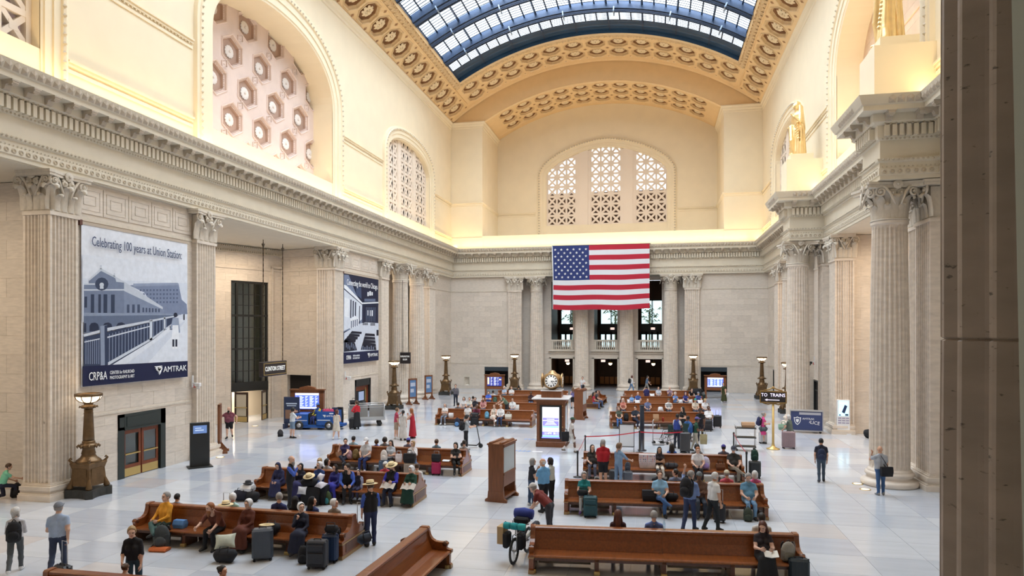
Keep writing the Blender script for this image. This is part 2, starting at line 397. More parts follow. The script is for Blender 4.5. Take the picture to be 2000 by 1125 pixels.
for n, (M, w, h) in enumerate(((MR(XR, 50.5), 1.6, 2.7), (MR(XR, 67), 1.6, 2.5))):
    d = root('door_%d' % (n + 4), kind='structure', M=M)
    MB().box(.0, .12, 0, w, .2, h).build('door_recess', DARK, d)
    MB().box(0, -.02, 0, .1, .12, h).box(w - .1, -.02, 0, w, .12, h).box(0, -.02, h - .1, w, .12, h).box(.1, .06, h - .75, w - .1, .11, h - .68).build('door_frame', BLACK, d)
    MB().box(w / 2 - .03, .05, .1, w / 2 + .03, .11, h - .75).build('door_mullion', BLACK, d)

# back wall, lower part
stone_wall(wb, T(-16.1, YB, 0), 6.35, 0, 10.3, ch=.55, bl=1.25, holes=[(3.7, 0, 6.3, 2.3), (1.35, .3, 2.15, 1.5)])
stone_wall(wb, T(9.4, YB, 0), 6.6, 0, 10.3, ch=.55, bl=1.25, holes=[(.25, 0, 2.75, 2.5)])
for x0, w in ((-16.1, 6.35), (9.4, 6.6)):
    MB().box(0, .02, 10.3, w, .3, 11.76).build('frieze_course', STONE, wb, T(x0, YB, 0))
    MB().box(0, -.04, 10.22, w, .1, 10.36).box(0, -.03, 2.62, w, .05, 2.70).build('string_course', CARVE, wb, T(x0, YB, 0))
# niche
nb = MB(); nb.grid(lambda a, b: (.4 + .28 * math.cos(PI * a + PI), .05 + .25 * math.sin(PI * a), .35 + b * .85), 8, 1)
nb.box(0, .02, .3, .8, .06, .36).box(0, .02, 1.2, .8, .3, 1.5).box(0, .0, .3, .12, .1, 1.5).box(.68, 0, .3, .8, .1, 1.5)
nb.build('wall_niche', CARVE, wb, T(-14.75, YB, 0))
for x0, w, h in ((-12.4, 2.6, 2.3), (9.65, 2.5, 2.5)):
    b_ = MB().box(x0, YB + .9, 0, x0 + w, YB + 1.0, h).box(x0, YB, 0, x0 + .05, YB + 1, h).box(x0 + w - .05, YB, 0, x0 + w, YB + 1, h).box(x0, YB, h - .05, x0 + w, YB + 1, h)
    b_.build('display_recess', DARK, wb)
    MB().box(x0, YB - .03, h - .42, x0 + w, YB + .06, h).build('recess_header', mat('blue_black_panel', (.03, .045, .06), .4), wb)
# screen wall behind the back columns
OPN = ((-5.5, -3.2), (-1.0, 1.4), (3.5, 5.9))
hl = [(a + 9.9, 0, b + 9.9, 3.2) for a, b in OPN] + [(a + 9.9, 4.15, b + 9.9, 11.3) for a, b in OPN]
MB().box(-9.75, 70, 0, -9.72, 71.4, 11.7).box(9.38, 70, 0, 9.41, 71.4, 11.7).build('wall_return', STONE, wb)
stone_wall(wb, T(-9.9, 71.3, 0), 19.6, 0, 11.7, ch=.62, bl=1.4, holes=hl, th=.5)
tr = MB()
for a, b in OPN:
    tr.box(a - .18, 71.2, 0, a, 71.4, 3.3); tr.box(b, 71.2, 0, b + .18, 71.4, 3.3); tr.box(a - .18, 71.2, 3.2, b + .18, 71.4, 3.42)
    tr.box(a - .3, 71.1, 3.95, b + .3, 71.5, 4.15); tr.box(a - .3, 71.15, 3.75, b + .3, 71.4, 3.8)
    tr.box(a - .02, 71.15, 5.0, b + .02, 71.45, 5.17); tr.box(a, 71.2, 4.15, a + .28, 71.4, 5.0); tr.box(b - .28, 71.2, 4.15, b, 71.4, 5.0)
tr.build('opening_trim', CARVE, wb)
bal = MB().lathe([(.07, 0), (.07, .08), (.045, .12), (.085, .3), (.05, .5), (.04, .62), (.07, .72), (.07, .85)], 8).mesh('baluster', CARVE)
for a, b in OPN:
    for i in range(9): ob('baluster', bal, wb, T(a + .4 + (b - a - .8) * i / 8, 71.3, 4.15))
# corridor behind: brown walls, doors, windows
bc = MB().box(-9.7, 71.8, 3.6, 9.4, 77.5, 3.9); bc.box(-9.8, 71.8, 0, -9.6, 78, 11.7); bc.box(9.4, 71.8, 0, 9.6, 78, 11.7); bc.box(-9.7, 77.5, 0, 9.4, 77.8, 3.9)
for a, b in OPN: bc.box(a - .35, 71.85, 0, a - .1, 77.5, 3.6); bc.box(b + .1, 71.85, 0, b + .35, 77.5, 3.6)
for a, b in OPN: bc.box(a - .7, 72.2, 3.9, a - .1, 77.5, 11.7); bc.box(b + .1, 72.2, 3.9, b + .7, 77.5, 11.7)
bc.build('corridor_wall', BROWN, wb)
dd = MB()
for a, b in OPN:
    for k in range(4): dd.box(a + .15 + k * .55, 77.3, .15, a + .6 + k * .55, 77.45, .95)
dd.build('corridor_kick_plate', mat('copper_panel', (.32, .14, .05), .4, .5), wb)
LAMPW = mat('lamp_glow', (1, .78, .5), .5, emit=5.0)
for n, (a, b) in enumerate(OPN):
    c = (a + b) / 2 + .35
    t = root('pendant_lamp', 'glowing globe pendant lamp hanging in the %s ground floor doorway of the far wall' % ('left', 'middle', 'right')[n], 'lamp', T(c, 73.5, 2.62))
    MB().sphere((0, 0, 0), .19, 12).build('globe', LAMPW, t); MB().lathe([(.2, .05), (.22, .1), (.08, .22), (.02, .3), (.02, .96)], 10).build('canopy', BRASS, t)
REDSIGN = mat('exit_red', (.9, .25, .15), .5, emit=1.2); SIGNW = mat('exit_white', (.95, .8, .75), .5, emit=.8)
for n, (x, y, z) in enumerate(((-3.9, 72.0, 2.95), (-.1, 72.0, 2.95), (4.5, 72.0, 2.95), (-3.9, 76.3, 6.35), (.6, 76.3, 6.35), (5.0, 76.3, 6.35))):
    e = root('exit_sign', 'red lit exit sign %s in the %s opening of the far wall' % ('at ground floor' if n < 3 else 'upstairs', ('left', 'middle', 'right')[n % 3]), 'sign', T(x, y, z))
    MB().box(-.22, -.03, -.12, .22, .03, .12).build('case', SIGNW, e)
    text('EXIT', .2, 'lettering', REDSIGN, e, T(0, -.04, 0) @ RX(PI / 2))
    MB().bar((0, 0, .1), (0, 0, .35 if n < 3 else 5.3), .03).build('hanger', BLACK, e)
# upper windows at the back of the gallery
for n, (a, b) in enumerate(OPN):
    a += .15; b += .25
    w = root('window_%d' % (n + 1), kind='structure', M=T(a, 77.4, 0)); wdt = b - a
    MB().box(0, 0, 3.9, .12, .15, 9.6).box(wdt - .12, 0, 3.9, wdt, .15, 9.6).box(wdt / 2 - .05, 0, 6.9, wdt / 2 + .05, .15, 9.6).box(0, 0, 9.45, wdt, .15, 9.6).box(0, -.1, 6.0, wdt, .15, 6.9).build('window_frame', BLACK, w)
    MB().box(.1, .05, 6.9, wdt - .1, .07, 9.5).build('window_pane', GLASSD, w)
    dm = MB()
    for k in range(5): dm.box(k * wdt / 4 - .1, 0, 3.9, k * wdt / 4 + .1, .12, 6.0)
    dm.box(0, 0, 3.9, wdt, .12, 4.25).box(0, 0, 5.7, wdt, .12, 6.0).build('glazed_doors', BLACK, w)
    MB().box(0, .05, 4.2, wdt, .07, 5.8).build('door_glass', GLASSD, w)
MB().box(-9.7, 77.5, 9.6, 9.4, 77.8, 11.7).box(-9.7, 77.5, 3.9, -5.35, 77.8, 9.6).box(-2.95, 77.5, 3.9, -.85, 77.8, 9.6).box(1.65, 77.5, 3.9, 3.65, 77.8, 9.6).box(6.15, 77.5, 3.9, 9.4, 77.8, 9.6).build('gallery_wall', BROWN, wb)
# leafy street trees seen through the gallery windows
LEAFY = mat('street_leaves', (.25, .36, .16), .8, 0, .6, 1.5)
for n, (x, z) in enumerate(((-4.5, 8.2), (.6, 7.6), (4.6, 8.0))):
    tb = MB()
    for k in range(60):
        a, r, h = random.uniform(0, 6.3), random.uniform(0, 1.5), random.uniform(-1.2, 1.2); c = (r * math.cos(a), r * math.sin(a), h); s_ = .25
        tb.add([(c[0] - s_, c[1], c[2]), (c[0], c[1] + s_, c[2] + .1), (c[0] + s_, c[1], c[2] - .05), (c[0], c[1] - s_ * .5, c[2] + s_)], [(0, 1, 2, 3)])
    tb.tube([(0, 0, -z), (0, 0, .4)], .12, 6)
    tb.build('street_tree', LEAFY, None, T(x, 82.5, z), label='green street tree seen through the %s gallery window of the far wall' % ('left', 'middle', 'right')[n], cat='tree')

# ---------------------------------------------------------------- upper walls with arched openings
EX = [2.2]
def arch_z(s, c, hw, sp, rise):
    q = min(1, abs(s - c) / hw); return sp + rise * (1 - q ** EX[0]) ** (1 / EX[0])
def arch_path(c, hw, sill, sp, rise, n=28):
    pts = [(c - hw, sill), (c - hw, (sill + sp) / 2)]
    for i in range(n + 1):
        t = PI - PI * i / n; ct, st = math.cos(t), abs(math.sin(t))
        pts.append((c + hw * math.copysign(abs(ct) ** (2 / EX[0]), ct), sp + rise * st ** (2 / EX[0])))
    return pts + [(c + hw, (sill + sp) / 2), (c + hw, sill)]
def upper_wall(name, place, s0, s1, z0, ztop, ops, m):
    """place(s,z,d) -> point; d goes into the wall. ops: (centre, half width, sill, spring, rise, depth)"""
    b = MB(); xs = s0
    q = lambda a, c, e, f: b.add([place(a, e, 0), place(c, e, 0), place(c, f, 0), place(a, f, 0)], [(0, 1, 2, 3)])
    for (c, hw, sill, sp, rise, dep) in ops:
        q(xs, c - hw, z0, ztop); q(c - hw, c + hw, z0, sill)
        P = arch_path(c, hw, sill, sp, rise)[2:-2]
        for (a, za), (d, zb) in zip(P, P[1:]):
            b.add([place(a, za, 0), place(d, zb, 0), place(d, ztop, 0), place(a, ztop, 0)], [(0, 1, 2, 3)])
        P = arch_path(c, hw, sill, sp, rise)
        for (a, za), (d, zb) in zip(P, P[1:]): b.add([place(a, za, 0), place(d, zb, 0), place(d, zb, dep), place(a, za, dep)], [(0, 1, 2, 3)])
        b.add([place(c - hw, sill, 0), place(c + hw, sill, 0), place(c + hw, sill, dep), place(c - hw, sill, dep)], [(0, 1, 2, 3)])
        xs = c + hw
    q(xs, s1, z0, ztop)
    return b.build(name, m, kind='structure')
def archivolt(parent, place, c, hw, sill, sp, rise, prof, m, name='archivolt', bead=None):
    P = arch_path(c, hw, sill, sp, rise, 36); b = MB(); n = len(P); k = len(prof); vs = []; nor = []
    for i in range(n):
        a = Vector(P[max(0, i - 1)]); d = Vector(P[min(n - 1, i + 1)]); t = (d - a).normalized(); nor.append(Vector((-t.y, t.x)))
    for i in range(n):
        for (o, pr) in prof: p = Vector(P[i]) + nor[i] * o; vs.append(place(p.x, p.y, -pr))
    b.add(vs, [(i * k + j, i * k + j + 1, (i + 1) * k + j + 1, (i + 1) * k + j) for i in range(n - 1) for j in range(k - 1)])
    o_ = b.build(name, m, parent)
    if bead:
        bb = MB(); off, pr, step, sz = bead; L = 0.0; nxt = 0.0
        for i in range(n - 1):
            a, d = Vector(P[i]) + nor[i] * off, Vector(P[i + 1]) + nor[i + 1] * off; l = (d - a).length
            while nxt < L + l:
                p = a.lerp(d, (nxt - L) / max(l, 1e-6)); v = [place(p.x + sz * x, p.y + sz * z, -pr - sz * y) for x, y, z in ((1, 0, 0), (-1, 0, 0), (0, 0, 1), (0, 0, -1), (0, 1, 0))]
                bb.add(v, [(0, 2, 4), (2, 1, 4), (1, 3, 4), (3, 0, 4)]); nxt += step
            L += l
        bb.build('bead_moulding', ORN, parent, kind='stuff')
    return o_
PRO = [(0, -.02), (0, .03), (.12, .05), (.14, .1), (.55, .1), (.57, .16), (.95, .16), (1.0, .24), (1.15, .26), (1.2, .2), (1.35, .18), (1.4, 0)]
PROS = [(o * .75, p) for o, p in PRO]
pl_l = lambda s, z, d: (XL - d, s, z)
XU = 15.5
pl_r = lambda s, z, d: (XU + d, s, z)
pl_b = lambda s, z, d: (s, 77.2 + d, z)
OPS = [(14.2, 6.0, 16.0, 20.8, 2.6, .8), (36.2, 6.4, 16.0, 20.85, 3.6, 3.5), (57.6, 5.3, 16.0, 20.6, 2.0, .8)]
ul = upper_wall('wall_left_upper', pl_l, 3.4, 70.2, 14.4, 28.2, OPS, PLASTER)
ur = upper_wall('wall_right_upper', pl_r, 3.4, 70.2, 14.4, 28.2, OPS, PLASTER)
EX[0] = 1.6
ub = upper_wall('wall_back_upper', pl_b, -12.7, 12.0, 14.4, 32.5, [(-.2, 6.7, 18.1, 23.8, 3.0, .7)], PLASTER)
EX[0] = 2.2
for par, pl in ((ul, pl_l), (ur, pl_r)):
    for c, hw, sill, sp, rise, dep in OPS:
        archivolt(par, pl, c, hw, 14.66, sp, rise, PRO if hw > 6.2 else PROS, PLASTER, bead=(1.08 if hw > 6.2 else .8, .24, .34, .10))
EX[0] = 1.6
archivolt(ub, pl_b, -.2, 6.7, 16, 23.8, 3.0, PROS, PLASTER, bead=(.85, .24, .3, .11))
# string courses on the upper walls
def string(parent, pl, s0, s1, z, teeth=True):
    b = MB()
    for za, zb, d in ((z - .35, z - .22, .05), (z - .1, z + .02, .09), (z + .02, z + .1, .15)):
        v = [pl(s, zz, dd) for s in (s0, s1) for zz in (za, zb) for dd in (0, -d)]
        b.add(v, [(0, 1, 3, 2), (4, 6, 7, 5), (1, 5, 7, 3), (0, 4, 5, 1), (2, 3, 7, 6)])
    if teeth:
        for i in range(int((s1 - s0) / .22)):
            s = s0 + .1 + i * .22; b.add([pl(s - .05, z - .1, -.07), pl(s + .05, z - .1, -.07), pl(s, z - .2, -.09), pl(s, z - .12, 0)], [(0, 1, 2), (0, 2, 3), (1, 3, 2)])
    b.build('string_course', PLASTER, parent)
for par, pl in ((ul, pl_l), (ur, pl_r)):
    for a, b in ((21.3, 28.3), (44.1, 51.2), (64.0, 70)): string(par, pl, a, b, 19.6)
    for a, b in ((21.3, 28.3), (44.1, 51.2), (64.0, 70)): string(par, pl, a, b, 15.95, False)
for a, b in ((-12.6, -8.2), (7.7, 11.8)): string(ub, pl_b, a, b, 19.6)
# lattice windows
def lattice(parent, pl, s0, s1, z0, c, hw, sp, rise, cell, dep, m, bar=.21):
    n = max(1, round((s1 - s0) / cell)); cw = (s1 - s0) / n; b = MB(); rows = int((sp + rise - z0) / cw) + 1
    def seg(a, d, w, k=0):
        a = Vector(a); d = Vector(d); t = (d - a).normalized() * 1; nn = Vector((-t.y, t.x)) * w / 2
        f = [pl(p.x, p.y, dp) for p in (a + nn, a - nn, d - nn, d + nn) for dp in (dep + k, dep + .25 + k)]
        b.add(f, [(0, 2, 4, 6), (0, 1, 3, 2), (2, 3, 5, 4), (4, 5, 7, 6), (6, 7, 1, 0)])
    lim = lambda s: arch_z(s, c, hw, sp, rise)
    for j in range(rows):
        for i in range(n):
            a, d = s0 + i * cw, s0 + (i + 1) * cw; e, f = z0 + j * cw, z0 + (j + 1) * cw
            if e > max(lim(a), lim(d)): continue
            seg((a, e), (d, f), bar, .03); seg((a, f), (d, e), bar, .036); seg((a, f), (d, f), bar * 1.1, .012); seg((a, e), (a, f), bar * 1.1); seg((d, e), (d, f), bar * 1.1, .006)
            cx_, cz_ = (a + d) / 2, (e + f) / 2; seg((cx_ - bar * .8, cz_), (cx_ + bar * .8, cz_), bar * 1.5, .024)
    seg((s0, z0), (s1, z0), bar, .018)
    b.build('window_lattice', m, parent)
def mullion(parent, pl, s0, s1, z0, z1, d0, d1, m):
    v = [pl(s, z, d) for s in (s0, s1) for z in (z0, z1) for d in (d0, d1)]
    MB().add(v, [(0, 1, 3, 2), (4, 6, 7, 5), (0, 2, 6, 4), (1, 5, 7, 3), (0, 4, 5, 1), (2, 3, 7, 6)]).build('window_mullion', m, parent)
LATT = mat('pale_lattice', (.82, .71, .60), .6)
wz = [root('window_%d' % k, kind='structure') for k in range(4, 9)]
for s0, s1 in ((-6.85, -3.55), (-1.9, 1.5), (3.1, 6.5)): lattice(wz[0], pl_b, s0, s1, 18.15, -.2, 6.7, 23.8, 3.0, 1.12, .15, LATT)
for s0, s1 in ((-3.55, -1.9), (1.5, 3.1)):
    mullion(wz[0], pl_b, s0, s1, 18.1, 26.5, .1, .5, LATT); mullion(wz[0], pl_b, s0 + .3, s1 - .3, 18.1, 26.5, 0, .1, LATT)
k = 1; EX[0] = 2.2
for pl in (pl_l, pl_r):
    for c, hw, sill, sp, rise, dep in (OPS[0], OPS[2]):
        w = wz[k]; k += 1; lw = (hw * 2 - 1.6) / 3
        for i in range(3): lattice(w, pl, c - hw + .1 + i * (lw + .7), c - hw + .1 + i * (lw + .7) + lw, sill, c, hw, sp, rise, 1.0, .35, LATT)
        for i in range(2): mullion(w, pl, c - hw + .1 + lw + i * (lw + .7), c - hw + .8 + lw + i * (lw + .7), sill, arch_z(c - 2, c, hw, sp, rise), .3, .6, LATT)
        v = [pl(s, z, 1.3) for s, z in ((c - hw - 1, 15), (c + hw + 1, 15), (c + hw + 1, 24), (c - hw - 1, 24))]
        MB().add(v, [(0, 1, 2, 3)]).build('window_backing', mat('violet_dark', (.22, .15, .18), .8), w)  # dark sheet standing in for the unlit depth behind the lattice
# dim hall behind the back window: roof open to the sky above a brown lower wall
MB().box(-9, 80, 14.5, 9, 80.3, 22.3).box(-9, 77.9, 14.5, -8.8, 80, 30).box(8.8, 77.9, 14.5, 9, 80, 30).build('wall_behind_window', BROWN, kind='structure')
# ---------------------------------------------------------------- entablature swept round the hall
def sweep(path, prof, m, name, parent=None, **kw):
    n = len(path); b = MB(); vs = []; k = len(prof); P = [Vector(p) for p in path]
    nr = [Vector((( P[i + 1] - P[i]).y, -(P[i + 1] - P[i]).x)).normalized() for i in range(n - 1)]
    for i in range(n):
        a = nr[max(0, i - 1)]; d = nr[min(n - 2, i)]; mi = (a + d); mi = mi / max(.3, mi.dot(a)) if i not in (0, n - 1) else a
        for (p, z) in prof: q = P[i] + mi * p; vs.append((q.x, q.y, z))
    b.add(vs, [(i * k + j, (i + 1) * k + j, (i + 1) * k + j + 1, i * k + j + 1) for i in range(n - 1) for j in range(k - 1)])
    return b.build(name, m, parent, **kw)
RS = 13.5
EPATH = [(FX_L, 3.4), (FX_L, 69.75), (FX_R, 69.75), (FX_R, 47.9), (RS, 47.9), (RS, 45.7), (FX_R, 45.7), (FX_R, 30.3), (RS, 30.3), (RS, 28.1), (FX_R, 28.1), (FX_R, 3.4)]
EP = [(-.35, 11.75), (0, 11.75), (0, 11.9), (.05, 11.92), (.05, 12.16), (.02, 12.18), (.02, 12.38), (.1, 12.42), (.12, 12.52), (0, 12.54), (0, 13.22), (.08, 13.26), (.12, 13.32), (.12, 13.76), (.26, 13.8), (.34, 13.86), (.34, 14.15), (.80, 14.15), (.80, 14.33), (.86, 14.36), (.97, 14.6), (1.0, 14.68), (-.4, 14.68)]
ent = sweep(EPATH, EP, ENT, 'trim_1', kind='structure')
modil = MB()
modil.prism([(0, 0), (.44, 0), (.44, -.1), (.38, -.17), (.28, -.12), (.16, -.14), (.1, -.28), (0, -.3)], -.11, .11, axis='x')
modil.prism([(.0, .0), (.46, 0), (.46, -.05), (0, -.05)], -.14, .14, axis='x')
modil.prism([(.30, -.1), (.40, -.17), (.36, -.2), (.2, -.16)], -.07, .07, axis='x')
mod_me = modil.mesh('bracket', MODIL)
dent = MB(); eggs = MB(); ring = MB(); cyma = MB()
for i in range(len(EPATH) - 1):
    a, b = Vector(EPATH[i]), Vector(EPATH[i + 1]); L = (b - a).length; t = (b - a).normalized(); nn = Vector((t.y, -t.x)); ao = math.atan2(nn.y, nn.x) - PI / 2
    M = Matrix.Translation((a.x, a.y, 0)) @ Matrix(((t.x, nn.x, 0, 0), (t.y, nn.y, 0, 0), (0, 0, 1, 0), (0, 0, 0, 1)))
    inner0 = i > 0 and EPATH[i - 1] and (a - Vector(EPATH[i - 1])).normalized().dot(nn) < -.5    # concave start
    conv0 = i > 0 and (a - Vector(EPATH[i - 1])).normalized().dot(nn) > .5
    conv1 = i < len(EPATH) - 2 and (Vector(EPATH[i + 2]) - b).normalized().dot(nn) < -.5
    s0, s1 = (-.34 if conv0 else .3), L + (.34 if conv1 else -.3)
    if L > 50 and i == 0: s0 = 9
    n = max(1, int((s1 - s0) / .79)); st = (s1 - s0) / n
    for k in range(n):
        s = s0 + (k + .5) * st; p = a + t * s
        ob('bracket', mod_me, ent, Matrix.Translation((p.x, p.y, 14.15)) @ RZ(ao) @ T(0, .34, 0))
    n = int((L - .1) / .245)
    for k in range(n): s = .1 + k * .245; dent.box(s, .1, 13.33, s + .15, .3, 13.74, 0, M)
    for z, pr, sp, sz in ((12.47, .12, .17, .055), (13.79, .26, .19, .06), (13.26, .1, .15, .05), (12.22, .04, .15, .035)):
        for k in range(int(L / sp)):
            s = (k + .5) * sp; eggs.add([(s - sz, pr, z), (s + sz, pr, z), (s, pr, z + sz), (s, pr, z - sz), (s, pr + sz, z)], [(0, 2, 4), (2, 1, 4), (1, 3, 4), (3, 0, 4)], 0, M)
    for k in range(int(L / .27)):
        s = (k + .5) * .27; v = []
        for q in range(8):
            an = q * PI / 4
            v += [(s + .1 * math.cos(an), .055, 12.04 + .1 * math.sin(an)), (s + .06 * math.cos(an), .085, 12.04 + .06 * math.sin(an)), (s + .03 * math.cos(an), .05, 12.04 + .03 * math.sin(an))]
        ring.add(v, [(q * 3 + c, ((q + 1) % 8) * 3 + c, ((q + 1) % 8) * 3 + c + 1, q * 3 + c + 1) for q in range(8) for c in (0, 1)], 0, M)
    for k in range(int(L / .3)):
        s = (k + .5) * .3
        cyma.add([(s - .12, .87, 14.37), (s + .12, .87, 14.37), (s + .13, .95, 14.55), (s, .99, 14.64), (s - .13, .95, 14.55), (s, .98, 14.45)], [(0, 1, 5), (1, 2, 5), (2, 3, 5), (3, 4, 5), (4, 0, 5)], 0, M)
dent.build('dentil_row', ENT, ent, kind='stuff'); eggs.build('egg_moulding', ORN, ent, kind='stuff'); ring.build('scroll_band', ORN, ent, kind='stuff'); cyma.build('leaf_moulding', MODIL, ent, kind='stuff')
MB().box(-17, 69.9, 11.78, 16.5, 70.3, 14.6).box(-16.5, 3.4, 11.78, -15.96, 70, 14.6).box(15.7, 3.4, 11.78, 16.4, 70, 14.6).build('wall_entablature_core', ENT, kind='structure')
# attic ledges: parapet of the end recess, plinth below the upper walls
MB().box(-12.65, 69.95, 14.6, 11.85, 70.4, 16.1).build('trim_2', PLASTER, kind='structure')
# end piers of the recess and their caps
for n, (x0, x1) in enumerate(((-16.4, -12.65), (11.85, 16.0))):
    MB().box(x0, 70, 14.6, x1, 77.4, 28.3).box(x0, 69.92, 14.6, x1 + (.08 if n == 0 else 0), 70, 15.95).build('wall_pier_%s' % ('left' if n == 0 else 'right'), PLASTER, kind='structure')
CP = [(0, 27.55), (.06, 27.6), (.06, 27.75), (.16, 27.85), (.2, 28.0), (.3, 28.1), (.3, 28.2), (-.2, 28.2)]
sweep([(XL, 3.4), (XL, 70), (-12.65, 70), (-12.65, 77.2)], CP, PLASTER, 'trim_3', kind='structure')
sweep([(11.85, 77.2), (11.85, 70), (XU, 70), (XU, 3.4)], CP, PLASTER, 'trim_4', kind='structure')
S2 = [(0, 19.35), (.06, 19.38), (.06, 19.5), (.16, 19.6), (.16, 19.7), (0, 19.72)]
sweep([(XL, 69.9), (XL, 70), (-12.65, 70), (-12.65, 77.2)], S2, PLASTER, 'trim_5', kind='structure')
sweep([(11.85, 77.2), (11.85, 70), (XU, 70), (XU, 69.9)], S2, PLASTER, 'trim_6', kind='structure')

# ---------------------------------------------------------------- the big barrel vault with coffers and skylight
VR, VZ, VX = 25.06, 8.6, -.4
IR, IZ = 23.2, 8.4
def cyl(a, y, r=VR, zc=VZ): a = math.radians(a); return (VX + r * math.sin(a), y, zc + r * math.cos(a))
va = root('ceiling_vault', kind='structure')
def patch(name, a0, a1, y0, y1, n, r=VR, zc=VZ, m=None, parent=None):
    return MB().grid(lambda u, v: cyl(a0 + (a1 - a0) * u, y0 + (y1 - y0) * v, r, zc), n, 1).build(name, m or VAULT, parent or va)
def octpts(h): return [(h * math.cos(t) / max(abs(math.cos((t + PI / 8) % (PI / 4) - PI / 8)), .9), h * math.sin(t) / max(abs(math.cos((t + PI / 8) % (PI / 4) - PI / 8)), .9)) for t in [k * PI / 8 for k in range(16)]]
OCT = [(.93 / math.cos((k % 2) * PI / 8) * math.cos(k * PI / 8), .93 / math.cos((k % 2) * PI / 8) * math.sin(k * PI / 8)) for k in range(16)]
def cell(b, a, y, ha, hy, r=VR, zc=VZ, R0=.93):
    """square of vault surface with an octagonal hole, ha in degrees"""
    vs = []
    for k in range(16):
        t = k * PI / 8; c, s = math.cos(t), math.sin(t); q = max(abs(c), abs(s))
        ix, iy = OCT[k][0] * R0 / .93, OCT[k][1] * R0 / .93
        vs.append(cyl(a + ha * c / q, y + hy * s / q, r, zc)); vs.append(cyl(a + math.degrees(ix / r), y + iy, r, zc))
    b.add(vs, [(2 * k, 2 * ((k + 1) % 16), 2 * ((k + 1) % 16) + 1, 2 * k + 1) for k in range(16)])
# one coffer: stepped octagonal frame, beads, recess; rosette as its part.  local z points up into the vault
def poly_ring(b, n, r0, z0, r1, z1, mi=0, rot=0):
    v = [(r * math.cos(2 * PI * k / n + rot) , r * math.sin(2 * PI * k / n + rot), z) for r, z in ((r0, z0), (r1, z1)) for k in range(n)]
    b.add(v, [(k, (k + 1) % n, n + (k + 1) % n, n + k) for k in range(n)], mi)
def coffer_mesh(n, R, mats, rot, depth):
    b = MB(); c = 1
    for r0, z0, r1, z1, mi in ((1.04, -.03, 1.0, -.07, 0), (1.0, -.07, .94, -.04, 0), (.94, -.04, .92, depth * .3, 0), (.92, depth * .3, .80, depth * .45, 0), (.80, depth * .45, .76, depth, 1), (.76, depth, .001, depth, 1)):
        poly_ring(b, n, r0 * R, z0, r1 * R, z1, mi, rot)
    m = n * 6
    for k in range(m):
        t = 2 * PI * k / m + rot; q = .83 * R * math.cos(PI / n) / math.cos((t - rot) % (2 * PI / n) - PI / n); s = .035
        x, y, z = q * math.cos(t), q * math.sin(t), depth * .37
        b.add([(x - s, y, z), (x + s, y, z), (x, y - s, z), (x, y + s, z), (x, y, z - .07)], [(0, 2, 4), (2, 1, 4), (1, 3, 4), (3, 0, 4)])
    return b.mesh('coffer', mats)
def rosette_mesh(R, m, petals=8, two=True):
    b = MB()
    for rr, zz, n, w in (((1, .0, petals, .30), (.55, -.10, 6, .26)) if two else ((1, 0, petals, .26),)):
        for k in range(n):
            Mx = RZ(2 * PI * k / n) @ SC(R, R, R)
            b.add([(.12, -.05, zz - .08), (.12, .05, zz - .08), (.6 * rr, w * rr, zz - .16), (.6 * rr, -w * rr, zz - .16), (.95 * rr, .16 * rr, zz - .02), (.95 * rr, -.16 * rr, zz - .02), (.55 * rr, 0, zz - .24)],
                  [(0, 1, 6), (1, 2, 6), (2, 4, 6), (4, 5, 6), (5, 3, 6), (3, 0, 6)], 0, Mx, True)
    b.sphere((0, 0, -.2 * R), .17 * R, 8)
    return b.mesh('rosette', m)
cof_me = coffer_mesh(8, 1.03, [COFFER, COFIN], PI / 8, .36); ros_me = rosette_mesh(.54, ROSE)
def put_coffer(M, cme, rme, parent, dz, name='coffer'):
    c = ob(name, cme, parent, M); ob('rosette', rme, c, T(0, 0, dz)); return c
def cyl_M(a, y, r=VR, zc=VZ, s=1.0):
    p = cyl(a, y, r, zc); return Matrix.Translation(p) @ RY(math.radians(a)) @ SC(s, s, s)
web = MB(); AS = 30.9
for k in range(18):
    y = 67.95 - 2.19 * k
    for sg in (-1, 1):
        cell(web, sg * 35.6, y, 2.5, 1.095)
        if y > 38: put_coffer(cyl_M(sg * 35.6, y), cof_me, ros_me, va, .20)
for j, y in enumerate((65.76, 67.95)):
    for k in range(13):
        a = -29.58 + 4.93 * k; cell(web, a, y, 2.465, 1.095)
        put_coffer(cyl_M(a, y, s=.98), cof_me, ros_me, va, .20)
web.build('vault_web', VAULT, va)
ylo = 67.95 - 2.19 * 17 - 1.095
for sg in (-1, 1):
    patch('vault_strip', sg * 38.1, sg * 39.6, ylo, 70, 3); patch('vault_strip', sg * AS, sg * 33.1, ylo, 64.665, 4); patch('vault_strip', sg * 32.045, sg * 33.1, 64.665, 70, 2); patch('vault_strip', sg * 33.0, sg * 38.2, 69.045, 70.1, 4)
    patch('vault_strip', sg * 33.0, sg * 39.6, 3.4, ylo, 6)
patch('vault_strip', -33.1, 33.1, 69.045, 70.1, 40); patch('vault_strip', -AS, AS, 63.6, 64.665, 40); patch('vault_strip', -33.1, 33.1, 3.4, 20, 30); patch('vault_strip', -33.1, -AS, 20, ylo, 2); patch('vault_strip', AS, 33.1, 20, ylo, 2)
